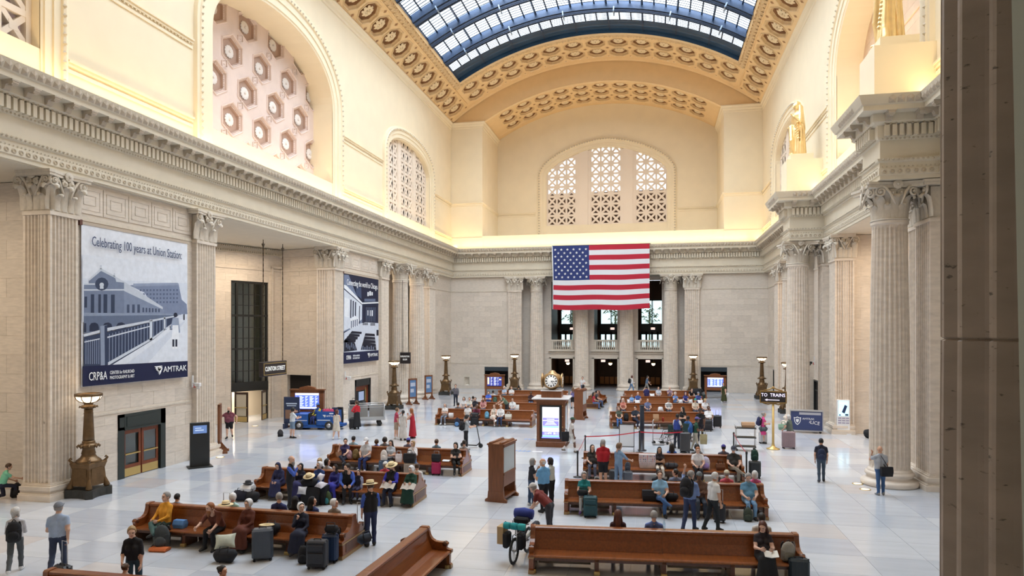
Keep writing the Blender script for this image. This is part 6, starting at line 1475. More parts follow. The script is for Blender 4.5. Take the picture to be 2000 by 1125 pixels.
MB().cbox((0, 0, 1.02), (.70, .30, 2.0), r=.02).cbox((0, 0, .03), (.8, .45, .06)).build('body', mat('gloss_white', (.82, .84, .87), .25), cs); MB().box(-.27, -.165, 1.08, .27, -.152, 1.96).build('screen', mat('screen_aqua', (.45, .75, .90), .3, emit=.9), cs)
MB().add([(-.1, -.17, 1.30), (.05, -.17, 1.22), (.2, -.17, 1.66), (.06, -.17, 1.74)], [(0, 1, 2, 3)]).box(-.24, -.17, 1.1, -.16, -.166, 1.17).box(.08, -.17, 1.1, .25, -.166, 1.2).build('phone_picture', mat('phone_dark', (.02, .04, .12), .3), cs); MB().box(-.24, -.17, 1.38, -.1, -.166, 1.52).box(-.2, -.17, 1.8, .1, -.166, 1.84).build('screen_text', mat('screen_pure', (.95, .97, 1), .4, emit=.9), cs)
lk = MB().box(-.085, -.165, -.03, .085, -.152, .03).mesh('locker_slot', mat('slot_lilac', (.35, .33, .48), .4))
for i in range(3):
    for j in range(3): ob('locker_slot', lk, cs, T(-.21 + .21 * i, 0, .95 - .14 * j))
# floor uplights, security cameras, small wall boxes
for n, (u, v) in enumerate(((1675, 945), (1690, 956), (430, 893), (498, 832))):
    p = onz(u, v); t = root('floor_uplight', ('round brass floor light left of the nearest column base, the farther one', 'round brass floor light left of the nearest column base, the nearer one', 'round brass floor light by the second left pilaster base', 'round brass floor light before the street doors')[n], 'light', T(p.x, p.y, 0), 'floor uplights')
    MB().lathe([(.2, .001), (.2, .012), (.15, .014)], 20, cap=False).build('ring', BRASS, t); MB().lathe([(.15, .008), (.15, .011)], 20).build('lens', mat('warm_lens', (1, .85, .6), .3, emit=1.2), t)
for n, (u, v, x) in enumerate(((373, 752, -16.05), (672, 738, -16.05), (1593, 709, 15.9))):
    p = onx(u, v, x); s_ = 1 if x < 0 else -1
    t = root('security_camera', ('white security camera on the wall below the large banner', 'white security camera on the wall below the smaller banner', 'small dark security camera on the right wall behind the column')[n], 'camera', T(p.x + s_ * .06, p.y, p.z))
    MB().box(0, -.04, -.1, s_ * .05, .04, .45).bar((0, 0, .1), (s_ * .25, 0, .1), .05).build('bracket', mat('camera_white', (.75, .75, .75), .5), t); MB().cbox((s_ * .3, 0, .02), (.28, .16, .16), r=.02).sphere((s_ * .32, 0, -.1), .08, 8).build('housing', mat('camera_white', (.75, .75, .75), .5) if n < 2 else BLACK, t); MB().cbox((s_ * .04, .1, -.05), (.08, .1, .14)).build('alarm_box', mat('alarm_red', (.55, .06, .05), .5), t)
for n, (u, v) in enumerate(((1040, 858), (1022, 881))):
    p = onz(u, v); t = MB()
    for k in range(4): t.add([(-.5 + k * .22, -.14, .003), (-.4 + k * .22, -.14, .003), (-.28 + k * .22, .14, .003), (-.38 + k * .22, .14, .003)], [(0, 1, 2, 3)])
    if n: t.add([(.42, -.1, .003), (.95, -.1, .003), (1.0, .1, .003), (.5, .1, .003)], [(0, 1, 2, 3)], 1)
    t.build('floor_sticker', [BLUEPRINT, WHITEPR], None, T(p.x, p.y, 0), label='blue floor sticker in front of the clock kiosk' if n else 'blue floor sticker at the left foot of the clock kiosk', cat='sticker')
# ================================================================= BENCHES
BL = 6.5
def yz_prism(b, poly, x0, x1): return b.prism(poly, x0, x1, axis='x')
half = [(0, 1.016), (.095, 1.016), (.13, .985), (.135, .90), (.16, .80), (.21, .72), (.30, .665), (.42, .65), (.58, .655), (.63, .64), (.645, .60), (.62, .56), (.61, .50), (.66, .48), (.745, .47), (.75, .42), (.70, .39), (.69, .12), (.73, .10), (.73, 0)]
endp = [(y, z) for y, z in half] + [(-y, z) for y, z in half[::-1]][:-1]
BM = {}
BM['end_panel'] = yz_prism(MB(), endp, -.06, .06).mesh('end_panel', WOOD)
e = MB()
for s_ in (-1, 1): e.box(s_ * .062 - .008, -.52, .14, s_ * .062 + .008, .52, .37)
BM['end_inlay'] = e.mesh('end_inlay', WOODD)
BM['end_trim'] = MB().box(-.075, -.74, .385, .075, .74, .43).box(-.07, -.74, 0, .07, .74, .09).mesh('end_trim', BRONZE if False else mat('bench_foot_wood', (.36, .22, .09), .35, .2))
bk = [(-.085, 1.0), (-.115, .985), (-.12, .94), (-.10, .90), (-.14, .70), (-.23, .47), (.23, .47), (.14, .70), (.10, .90), (.12, .94), (.115, .985), (.085, 1.0)]
BM['backrest'] = yz_prism(MB(), bk, -.5, .5).mesh('backrest', WOOD)
seat_p = [(.20, .47), (.40, .445), (.66, .455), (.715, .45), (.73, .425), (.715, .40), (.2, .39)]
BM['seat'] = yz_prism(MB(), seat_p, -.5, .5).mesh('seat', WOOD)
BM['apron'] = MB().box(-.5, .58, .30, .5, .61, .40).mesh('apron', WOODD)
leg_p = [(.08, 0), (.64, 0), (.62, .12), (.60, .30), (.66, .39), (.08, .39)]
BM['leg_panel'] = yz_prism(MB(), leg_p, -.05, .05).mesh('leg_panel', WOODD)
BM['brass_foot'] = MB().cbox((0, .63, .045), (.15, .09, .09), r=.01).mesh('brass_foot', mat('brass_foot', (.62, .45, .18), .4, .6))
BM['heater_panel'] = MB().box(-.5, -.03, .05, .5, .03, .36).box(-.42, -.05, .3, .42, .05, .33).mesh('heater_panel', mat('heater_beige', (.42, .33, .24), .5, .2))
BM['arm_scroll'] = MB().tube([(-.065, .56, .61), (.065, .56, .61)], .06, 10).mesh('arm_scroll', WOODD)
FLIP = RZ(PI)
BEN = {}
def bench(key, label, A, B, L=None, anchor='l'):
    A = Vector((A[0], A[1], 0)); B = Vector((B[0], B[1], 0)); d = (B - A).normalized()
    if L: B = A + d * L if anchor == 'l' else B; A = A if anchor == 'l' else B - d * L
    L = (B - A).length; c = (A + B) / 2; an = math.atan2(d.y, d.x); k = L - .1
    b = root('waiting_bench', label, 'bench', T(c.x, c.y, 0) @ RZ(an), 'long double sided wooden waiting benches')
    for s_ in (-1, 1):
        e = ob('end_panel', BM['end_panel'], b, T(s_ * (L / 2 - .06), 0, 0)); ob('end_inlay', BM['end_inlay'], e); ob('end_trim', BM['end_trim'], e)
        for q in (0, PI): ob('arm_scroll', BM['arm_scroll'], e, RZ(q))
        for q in (0, 1):
            M = T(s_ * k / 4, 0, 0) @ (FLIP if q else Matrix()); ob('seat', BM['seat'], b, M @ SC(k / 2 - .004, 1, 1)); ob('apron', BM['apron'], b, M @ SC(k / 2 - .004, 1, 1))
        ob('backrest', BM['backrest'], b, T(s_ * k / 4, 0, 0) @ SC(k / 2 - .004, 1, 1))
    for i in range(5):
        x = -k / 2 + k * i / 4
        for q in (0, 1):
            M = T(x * (.985 if i in (0, 4) else 1), 0, 0) @ (FLIP if q else Matrix()); l = ob('leg_panel', BM['leg_panel'], b, M); ob('brass_foot', BM['brass_foot'], l)
        if i < 4 and i % 2 == 0: ob('heater_panel', BM['heater_panel'], b, T(x + k / 8, 0, 0) @ SC(k / 4 - .3, 1, 1))
    BEN[key] = (A, d, an, L); return b
bench('L1', 'nearest long bench of the left rows, where the man in the orange shirt sits', (-9.37, 17.42), (-2.86, 17.35))
bench('L2', 'second long bench of the left rows, behind the standing bearded man', (-9.0, 22.84), (-2.94, 22.89))
bench('L3', 'third bench of the left rows, where the man in the white cap sits', (-8.78, 28.04), (-2.64, 27.98))
bench('LB1', 'bench left of the clock kiosk nearest to it, with an empty right half', (-8.68, 42.75), (-2.35, 42.75))
bench('LB2', 'second bench behind the clock kiosk on its left, before it a man bends', (-8.3, 47.2), (-2.9, 47.35), 6.3)
bench('LB3', 'third bench behind the clock kiosk on its left, boy in a blue shirt on it', (-8.1, 52.1), (-3.86, 52.5), 6.3)
bench('LB4', 'farthest left bench below the left departures board', (-7.95, 57.0), (-2.0, 57.6))
bench('R1', 'nearest long bench on the right, the reading woman in black at its right end', (2.03, 17.36), (8.62, 18.0))
bench('R2', 'second bench of the right rows, woman in teal at its left end', (2.18, 23.02), (8.64, 23.65))
bench('R3', 'third bench of the right rows, with a colourful patterned bag on it', (2.26, 28.49), (8.6, 28.97))
bench('R4', 'bench right of the clock kiosk behind the whiteboard and dark pillar', (2.4, 43.35), (8.3, 44.02))
bench('R5', 'second bench behind the whiteboard, a man in a striped shirt on it', (2.58, 48.45), (8.86, 49.4))
bench('R6', 'third bench behind the whiteboard, with people in blue on it', (2.62, 53.51), (8.76, 54.79))
bench('R7', 'farthest right bench at the foot of the far columns', (2.64, 58.68), (8.21, 59.84))
bench('F1', 'empty bench seen lengthwise at the bottom middle of the view', (-.86, 10.0), (-.62, 16.75))
bench('F0', 'bench cut by the bottom edge in the left corner', (-7.35, 12.08), (-1.95, 12.1))
p = onz(1152, 799); bench('M1', 'short bench seen end on behind the tall display case', (p.x, p.y + .2), (p.x + .3, p.y + 6), 5.0)

# ================================================================= LUGGAGE AND BAGS
def lug(c): return mat('lug_%02d_%02d_%02d' % tuple(int(q * 99) for q in c), c, .45, 0, .15, 4)
HAND = mat('handle_grey', (.5, .5, .52), .35, .6); STRAP = mat('strap_black', (.012, .012, .014), .7)
def at(u, v, z=0.0): return onz(u, v, z)
def suitcase(label, p, yaw, c, w=.46, h=.68, d=.28, pull=0, soft=False, group=None):
    s = root('suitcase', label, 'suitcase', T(*p) @ RZ(math.radians(yaw)), group); m = lug(c)
    MB().cbox((0, 0, .06 + h / 2), (w, d, h), r=.035 if soft else .05).build('shell', m, s)
    r = MB()
    for k in range(5): x = -w * .36 + w * .18 * k; r.cbox((x, 0, .06 + h / 2), (.018 if not soft else .008, d + .012, h * .86))
    r.cbox((0, 0, .06 + h / 2), (w + .012, .02, h * .98))
    if soft: r.cbox((0, -d / 2 - .015, .06 + h * .36), (w * .8, .05, h * .42), r=.015).cbox((0, -d / 2 - .012, .06 + h * .76), (w * .8, .04, h * .22), r=.012)
    r.build('ribs', m, s); k = MB()
    for x in (-1, 1):
        for y in (-1, 1): k.lathe([(.035, -.018), (.035, .018)], 10, 0, T(x * (w / 2 - .06), y * (d / 2 - .05), .035) @ RX(PI / 2))
    k.build('wheels', STRAP, s)
    MB().tube([(-.09, 0, .055 + h), (-.08, 0, .09 + h), (.08, 0, .09 + h), (.09, 0, .055 + h)], .014, 6).build('grab_handle', STRAP, s)
    if pull: MB().tube([(-.1, .05, .05 + h), (-.1, .05, .05 + h + pull), (.1, .05, .05 + h + pull), (.1, .05, .05 + h)], .011, 6).build('pull_handle', HAND, s)
    return s
def backpack(label, M, c, s=1.0, name='backpack', pocket=None, group=None):
    b = root(name, label, 'backpack', M @ SC(s, s, s), group)
    MB().sphere((0, 0, .24), .17, 14, 0, (.95, .58, 1.45)).cbox((0, 0, .17), (.30, .17, .34), r=.05).build('bag', cloth(c), b)
    MB().sphere((0, -.09, .15), .11, 10, 0, (1.1, .5, 1.1)).build('pocket', cloth(pocket or c), b)
    MB().tube([(-.04, .02, .47), (0, .02, .52), (.04, .02, .47)], .012, 5).tube([(-.10, .07, .44), (-.11, .15, .34), (-.11, .10, .06)], .022, 5).tube([(.10, .07, .44), (.11, .15, .34), (.11, .10, .06)], .022, 5).build('straps', STRAP, b); return b
def duffel(label, M, c, L=.55, r=.15):
    b = root('duffel_bag', label, 'bag', M); MB().tube([(-L / 2, 0, r * .8), (-L / 2 + .05, 0, r), (0, 0, r * 1.05), (L / 2 - .05, 0, r), (L / 2, 0, r * .8)], [r * .6, r, r * 1.02, r, r * .6], 12).build('bag', cloth(c), b)
    MB().tube([(-.13, -r, r), (-.11, -.05, 2.1 * r + .06), (.11, -.05, 2.1 * r + .06), (.13, -r, r)], .014, 5).box(-.14, -r * 1.05, .05, -.12, r * 1.05, .06).box(.12, -r * 1.05, .05, .14, r * 1.05, .06).build('handles', STRAP, b); return b
def tote(label, M, c, w=.4, h=.36, d=.16, name='tote_bag', cat='bag', handles=True, m=None):
    b = root(name, label, cat, M); q = MB(); X, Y = w / 2, d / 2
    q.add([(-X * .9, -Y, 0), (X * .9, -Y, 0), (X * .9, Y, 0), (-X * .9, Y, 0), (-X, -Y * .7, h), (X, -Y * .7, h), (X, Y * .7, h), (-X, Y * .7, h), (-X, -Y * 1.2, h * .5), (X, -Y * 1.2, h * .5), (X, Y * 1.2, h * .5), (-X, Y * 1.2, h * .5)],
          [(0, 3, 2, 1), (0, 1, 9, 8), (1, 2, 10, 9), (2, 3, 11, 10), (3, 0, 8, 11), (8, 9, 5, 4), (9, 10, 6, 5), (10, 11, 7, 6), (11, 8, 4, 7), (4, 5, 6, 7)])
    q.build('bag', m or cloth(c), b)
    if handles: MB().tube([(-.09, -Y * .7, h), (-.08, -Y * .5, h + .13), (.08, -Y * .5, h + .13), (.09, -Y * .7, h)], .012, 5).tube([(-.09, Y * .7, h), (-.08, Y * .5, h + .13), (.08, Y * .5, h + .13), (.09, Y * .7, h)], .012, 5).build('handles', cloth(tuple(q * .6 for q in c)), b)
    return b
def pillow(label, M, c, w=.5, h=.34): return MB().grid(lambda u, v: ((u - .5) * w * (1 - .12 * math.sin(PI * v)), (v - .5) * h * (1 - .12 * math.sin(PI * u)), .10 * (math.sin(PI * u) * math.sin(PI * v)) ** .5), 10, 8).grid(lambda u, v: ((u - .5) * w * (1 - .12 * math.sin(PI * v)), (v - .5) * h * (1 - .12 * math.sin(PI * u)), -.08 * (math.sin(PI * u) * math.sin(PI * v)) ** .5), 10, 8).build('pillow', cloth(c), None, M, label=label, cat='pillow')
def hat(label, M, straw=True):
    o = ob('straw_hat' if straw else 'black_hat', hair_mesh('strawhat' if straw else 'blackhat', .0095), None, M @ T(0, 0, -.05), label, 'hat'); return o
def seat_pt(key, u, side, off=.36, z=.45):
    A, d, an, L = BEN[key]; n = Vector((d.y, -d.x, 0)) * side        # side +1: the side towards the camera
    a, b, w = ray(u, 700); P = A + n * off; rx, ry = P.x - CX, P.y
    t = -(rx * b - ry * a) / (d.x * b - d.y * a); q = P + d * t; return Vector((q.x, q.y, z)), math.atan2(n.y, n.x) - PI / 2
def on_bench(key, u, side=1, off=.40, z=.455): q, an = seat_pt(key, u, side, off, z); return T(*q) @ RZ(an + PI)
def depth(p): return -(p.x - CX) * math.sin(YAW) + p.y * math.cos(YAW)
def st(label, u, v, yaw, *a, **k):
    p = onz(u, v); return person(label, T(p.x, p.y, 0) @ RZ(math.radians(yaw) - math.atan2(p.x - CX, p.y)), *a, res=PERSON_RES(depth(p)), **k)
def si(label, key, u, side=1, *a, turn=0, z=.45, off=.37, **k):
    p, an = seat_pt(key, u, side, off, z); return person(label, T(*p) @ RZ(an + math.radians(turn)), *(a or ('sit',)), res=PERSON_RES(depth(p)), **k)
def worn(o, label, c, z=1.0, y=-.2, s=1.0, **k): return backpack(label, o.matrix_basis @ T(0, y, z) @ RZ(0) , c, s, **k)
# ================================================================= PEOPLE AND WHAT THEY CARRY
NAVY, BLK, DEN, GRY, WHT, LBL = (.02, .03, .09), (.012, .012, .016), (.07, .13, .26), (.28, .29, .31), (.82, .82, .82), (.32, .50, .72)
AB = (.06, .13, .55)
# ---- left foreground
o = st('white haired woman walking away in a grey patterned blouse at the left edge', 30, 1118, -8, 'walk', (.62, .62, .66), (.10, .11, .12), ('bob', 'white'), 1.64, 'f', sleeve='long', arms=('bent', 'bent'), shoe=WHT, head=(35, 5))
worn(o, 'black backpack worn by the white haired woman at the left edge', BLK, .86, -.23, 1.05)
o = st('man in a pale blue polo and grey cap walking away pulling a case', 113, 1122, -12, 'walk', (.42, .52, .70), (.035, .05, .10), ('short', 'grey'), 1.80, arms=('bent', 'back'), hat=('cap', (.20, .22, .26)), head=(15, 5), shoe=(.2, .16, .12))
suitcase('black suitcase pulled by the man in the pale blue polo', at(122, 1150), -15, BLK, .42, .5, .26, pull=.55)
st('blond woman in a black shirt looking down, front left', 262, 1170, 158, 'stand', (.013, .013, .016), (.03, .07, .10), ('bun', 'blond'), 1.68, 'f', sleeve='roll', arms=('down', (12, 10, 50, 15)), head=(-20, -14), lean=8)
si('small child with a brown bun behind the bench in the left corner', 'F0', 246, -1, 'sit', (.5, .4, .35), DEN, ('bun', 'brown'), 1.22, 'f')
si('dark haired girl holding her hand to her face at the bottom edge', 'F0', 436, -1, 'sit', (.35, .3, .32), DEN, ('bun', 'black'), 1.42, 'f', arms=('lap', 'chin'), turn=-60, head=(30, 0))
# ---- bench L1
si('man in an orange sweater with crossed legs on the nearest left bench', 'L1', 322, 1, 'sitcross', (.80, .36, .03), (.06, .12, .11), ('short', 'grey'), 1.80, sleeve='long', arms=('lap', 'lap'), head=(10, 0), turn=-12)
si('red haired man in a rust shirt leaning forward on the nearest left bench', 'L1', 428, 1, 'sitlean', (.16, .045, .025), BLK, ('short', 'red'), 1.82, beard='red', sleeve='roll', arms=('knee', 'reach'), head=(20, -10), lean=30)
si('woman in a brown dress and white bonnet on the nearest left bench', 'L1', 484, 1, 'sit', (.13, .035, .02), (.13, .035, .02), ('bonnet', None), 1.68, 'f', sleeve='long', legs='longskirt', arms=('lap', 'lap'), head=(15, -8))
si('woman in a dark dress and white bonnet resting chin in hand', 'L1', 588, 1, 'sit', (.015, .018, .04), (.018, .022, .05), ('bonnet', None), 1.66, 'f', sleeve='long', legs='longskirt', arms=('lap', 'chin'), head=(-35, 5), turn=15)
si('person with a small white bonnet and mint top behind the nearest left bench', 'L1', 456, -1, 'sit', (.45, .70, .66), NAVY, ('bonnet', None), 1.6, 'f', head=(0, 0), legs='longskirt')
si('man with a shiny grey head and navy coat behind the nearest left bench', 'L1', 546, -1, 'sit', (.03, .04, .15), BLK, ('short', 'grey'), 1.78, head=(-25, 0))
si('person in a black head scarf behind the nearest left bench', 'L1', 577, -1, 'sit', BLK, BLK, ('scarf', (.01, .015, .02)), 1.62, 'f', legs='longskirt')
si('woman in a black scarf with pale edge looking right behind the nearest left bench', 'L1', 611, -1, 'sit', (.04, .06, .2), BLK, ('scarf', (.012, .014, .016)), 1.64, 'f', legs='longskirt', head=(70, 0))
si('woman in a white bonnet looking right behind the right end of the nearest left bench', 'L1', 654, -1, 'sit', (.3, .25, .22), BLK, ('bonnet', None), 1.6, 'f', legs='longskirt', head=(75, 0))
si('dark haired head showing above the left end of the nearest left bench', 'L1', 347, -1, 'sit', (.3, .3, .35), BLK, ('short', 'black'), 1.5, z=.40)
backpack('large grey trekking backpack with orange base in front of the orange sweater', at(318, 1072) and T(*at(316, 1071)) @ RZ(.3), (.05, .06, .065), 1.35, pocket=(.07, .08, .085))
tote('orange dry bag lying under the grey trekking backpack', T(*at(312, 1076)) @ RZ(.1), (.55, .13, .03), .50, .10, .24, handles=False)
tote('crumpled blue and white plastic bag on the nearest left bench', on_bench('L1', 352), (.10, .25, .55), .34, .22, .2, handles=False)
pillow('pale green pillow leaning on the black duffel before the nearest left bench', T(*at(440, 1094)) @ T(0, 0, .50) @ RZ(.5) @ RX(.95), (.55, .58, .48), .52, .40)
duffel('black duffel under the pale green pillow', T(*at(440, 1098)) @ RZ(.12), BLK, .52, .17)
suitcase('large slate grey hard suitcase standing before the nearest left bench', at(513, 1094), 26, (.07, .085, .11), .52, .78, .30)
hat('straw hat lying upside down on the black bag on the nearest left bench', T(*at(521, 1024, .82)) @ RX(PI - .1))
duffel('black rounded bag on the bench behind the slate suitcase', on_bench('L1', 532, 1, .45), BLK, .36, .16)
suitcase('big dark charcoal soft suitcase at the right end of the nearest left bench', at(620, 1110), 8, (.022, .024, .032), .50, .66, .30, soft=True)
suitcase('navy blue suitcase just behind the charcoal one', at(645, 1098), 8, (.015, .04, .11), .40, .68, .27)
duffel('small black bag on top of the navy suitcase', T(*at(648, 1098)) @ T(0, 0, .75), BLK, .34, .11)
backpack('black backpack with a white tag beside the charcoal suitcase', T(*at(593, 1100)) @ RZ(.2), BLK, .95)
backpack('dark bag with white cords at the right end of the nearest left bench', on_bench('L1', 657, 1, .42), (.03, .035, .05), .7)
hat('straw boater set on a thin black handle behind the nearest left bench', T(*at(441, 986, 1.22)))
suitcase('black trolley carrying the straw boater on its raised handle', at(441, 1040), 5, BLK, .36, .5, .22, pull=.62)
# ---- standing men by L1 and L2
st('bearded man in a dark vest and blue sleeves standing with folded arms', 566, 992, -105, 'stand', AB, BLK, ('bald', 'grey'), 1.78, vest=(.012, .012, .018), beard='grey', sleeve='long', arms=('cross', 'chin'), head=(15, -4))
o = st('man in a straw hat and dark vest standing with his back turned', 724, 1066, 12, 'stand', AB, NAVY, ('short', 'brown'), 1.80, vest=(.012, .014, .024), beard='brown', sleeve='roll', arms=('down', 'bent'), hat=('strawhat', None), head=(-10, -6))
suitcase('black trolley with a raised handle beside the man in the straw hat', at(704, 1062), 10, BLK, .34, .46, .22, pull=.65)
duffel('dark shoulder bag hanging at the hip of the man in the straw hat', T(*at(712, 1062, .74)) @ RZ(1.2), (.02, .03, .05), .36, .12)
# ---- bench L2
si('woman wrapped in a navy cloak and bonnet, first on the second left bench', 'L2', 548, 1, 'sitlean', (.025, .03, .10), (.025, .03, .10), ('scarf', (.03, .035, .10)), 1.62, 'f', sleeve='long', legs='longskirt', arms=('lap', 'lap'), lean=14, head=(0, -20), fat=1.15)
si('girl with a black head scarf and dark dress on the second left bench', 'L2', 587, 1, 'sit', (.012, .012, .028), (.03, .03, .12), ('scarf', (.012, .012, .014)), 1.5, 'f', sleeve='long', legs='longskirt', arms=('lap', 'lap'))
si('smiling woman in a blue dress and white bonnet on the second left bench', 'L2', 623, 1, 'sit', (.02, .055, .20), (.02, .04, .14), ('bonnet', None), 1.66, 'f', sleeve='long', legs='longskirt', arms=('lap', 'lap'), head=(25, 0), fat=1.1)
si('girl in a bright blue dress and dark scarf beside the bearded man', 'L2', 654, 1, 'sit', (.03, .03, .20), (.04, .04, .36), ('scarf', (.03, .02, .02)), 1.5, 'f', sleeve='long', legs='longskirt', arms=('lap', 'lap'), head=(20, 0))
si('long bearded man in a vest and blue shirt sitting on the second left bench', 'L2', 678, 1, 'sitlean', AB, BLK, ('short', 'dark'), 1.80, vest=(.012, .014, .02), beard='dark', sleeve='long', arms=('lap', 'lap'), head=(60, -8), lean=18, turn=25)
si('little boy in a dark vest on the second left bench', 'L2', 700, 1, 'sit', (.35, .40, .60), (.03, .03, .08), ('short', 'brown'), 1.22, vest=(.012, .015, .03), sleeve='long', arms=('down', 'down'))
si('man in a straw hat reading a newspaper on the second left bench', 'L2', 765, 1, 'sit', (.04, .04, .45), (.02, .025, .05), ('short', 'brown'), 1.80, vest=(.014, .014, .016), beard='dark', sleeve='long', arms=('read', 'read'), hat=('strawhat', None), head=(15, -18))
si('woman in a dark green dress and white bonnet reading a newspaper', 'L2', 803, 1, 'sit', (.008, .055, .035), (.008, .045, .03), ('bonnet', None), 1.64, 'f', sleeve='long', legs='longskirt', arms=('read', 'read'), head=(20, -22), fat=1.12)
def paper(label, M): return MB().grid(lambda u, v: ((u - .5) * .5, (v - .5) * .3, .05 * abs(math.sin(u * PI * 2))), 8, 1).build('newspaper', mat('newsprint', (.62, .56, .50), .8, 0, .35, 30), None, M, label=label, cat='newspaper')
for u, lb in ((757, 'newspaper held by the seated man in the straw hat'), (797, 'newspaper held by the woman in the green dress')): paper(lb, on_bench('L2', u, 1, .80, .70) @ RX(.5))
si('blond woman with a clip in her bun behind the second left bench', 'L2', 625, -1, 'sit', (.02, .02, .03), DEN, ('bun', 'blond'), 1.66, 'f')
si('dark haired woman looking right behind the second left bench', 'L2', 640, -1, 'sit', (.5, .5, .55), DEN, ('bob', 'black'), 1.62, 'f', head=(70, 0))
si('person in a pink shirt and white cap behind the second left bench', 'L2', 753, -1, 'sit', (.62, .08, .14), DEN, ('short', 'grey'), 1.58, hat=('cap', WHT))
si('boy in a white shirt behind the right end of the second left bench', 'L2', 815, -1, 'sit', WHT, DEN, ('short', 'brown'), 1.55)
tote('big black bag in the luggage heap before the second left bench', T(*at(610, 985)) @ RZ(.1), BLK, .62, .62, .4, handles=False)
duffel('black duffel lying on top of the luggage heap', T(*at(604, 985)) @ T(0, 0, .6) @ RZ(.3), BLK, .5, .15)
tote('black case at the right side of the luggage heap', T(*at(630, 984)) @ RZ(-.1), BLK, .4, .66, .34, handles=False)
hat('straw hat lying on the luggage heap before the second left bench', T(*at(605, 985)) @ T(0, -.05, .98) @ RX(.35))
pillow('white pillow upright on the luggage heap', T(*at(625, 984)) @ T(0, .05, .92) @ RZ(-.7) @ RX(1.0), (.72, .70, .78), .42, .28)
pillow('white pillow lying across the right side of the luggage heap', T(*at(630, 985)) @ T(.05, -.2, .72) @ RZ(-.6) @ RX(.5), (.74, .72, .80), .48, .30)
pillow('small round white pillow at the left of the luggage heap', T(*at(595, 987)) @ T(-.02, -.15, .55) @ RX(1.2), (.75, .75, .8), .34, .28)
backpack('green patterned backpack at the foot of the luggage heap', T(*at(640, 985)) @ RZ(-.2), (.06, .09, .03), .95, pocket=(.03, .2, .22))
duffel('black bag on the floor left of the second left bench', T(*at(472, 978)) @ RZ(.1), (.012, .012, .03), .5, .19); duffel('second black bag on the floor left of the second left bench', T(*at(492, 979)) @ RZ(-.3), BLK, .5, .18)
tote('white crumpled bag on the black bags left of the second left bench', T(*at(483, 978)) @ T(0, .05, .34), (.85, .85, .88), .42, .22, .3, handles=False)
hat('black felt hat on top of the bags left of the second left bench', T(*at(483, 978)) @ T(0, .05, .60), False)
# ---- bench L3
si('woman in a navy tee with her legs crossed on the third left bench', 'L3', 674, 1, 'sitcross', (.03, .025, .10), (.015, .018, .04), ('bun', 'black'), 1.66, 'f', arms=('knee', 'phone'), head=(-20, -8))
si('man in a white cap and pale polo on the third left bench', 'L3', 715, 1, 'sit', (.60, .60, .62), (.02, .035, .14), ('short', 'grey'), 1.78, arms=('lap', 'lap'), hat=('cap', (.85, .85, .88)), head=(0, -25), fat=1.1, shoe=WHT)
si('long haired woman in a pale striped tee on the third left bench', 'L3', 763, 1, 'sit', (.58, .64, .72), BLK, ('long', 'dark'), 1.66, 'f', arms=('bent', 'bent'), head=(0, -10), fat=1.1)
si('blond woman in a white cardigan with a black tote on the third left bench', 'L3', 806, 1, 'sitcross', (.84, .82, .84), DEN, ('bob', 'blond'), 1.66, 'f', sleeve='long', arms=('chin', 'lap'), head=(40, 0), turn=20)
si('woman in black reading at the right end of the third left bench', 'L3', 890, 1, 'sit', (.012, .012, .014), (.012, .012, .014), ('bob', 'black'), 1.66, 'f', arms=('read', 'read'), head=(30, -15), turn=25, fat=1.15)
for u, lb, tp, hr, kw in ((691, 'head and pale blue shoulders behind the left part of the third left bench', (.4, .6, .75), ('short', 'black'), {}), (736, 'small child in blue and red behind the third left bench', (.1, .2, .7), ('curly', 'brown'), {'h': 1.45}), (752, 'person with a big bush of dark hair behind the third left bench', (.2, .2, .22), ('curly', 'dark'), {}),
                         (798, 'person in a blue cap behind the third left bench', (.2, .2, .3), ('short', 'dark'), {'hat': ('cap', (.08, .08, .4))}), (853, 'woman with a bun and patterned top behind the third left bench', (.15, .25, .35), ('bun', 'brown'), {'sex': 'f'}), (907, 'man in a grey tee behind the right end of the third left bench', (.45, .45, .48), ('short', 'dark'), {})):
    si(lb, 'L3', u, -1, 'sit', tp, DEN, hr, kw.pop('h', 1.66), **kw)
backpack('pink backpack on the third left bench', on_bench('L3', 682), (.55, .33, .38), .85); backpack('olive brown backpack on the third left bench', on_bench('L3', 695), (.20, .13, .045), .95)
backpack('cream backpack held upright before the striped tee', T(*at(750, 925)) @ T(0, 0, .55) @ RZ(.1), (.72, .66, .62), .95); suitcase('steel blue suitcase under the cream backpack', at(750, 925), 5, (.06, .10, .17), .42, .5, .26)
tote('white and red paper bag beside the striped tee', on_bench('L3', 779, 1, .55), (.85, .80, .82), .26, .34, .14)
tote('black leather tote on a beige suitcase before the white cardigan', T(*at(800, 938)) @ T(0, 0, .72), BLK, .48, .36, .2); suitcase('beige suitcase under the black leather tote', at(800, 938), 0, (.36, .30, .25), .44, .64, .27)
suitcase('small magenta suitcase on the floor by the third left bench', at(852, 928), 4, (.45, .015, .09), .38, .5, .24, pull=.45); tote('black bag strapped on the magenta suitcase', T(*at(852, 928)) @ T(0, 0, .58), BLK, .36, .3, .2, handles=False)
tote('white box lunch bag on the knees of the woman in black', on_bench('L3', 872, 1, .75, .62), (.8, .8, .8), .3, .05, .2, handles=False)
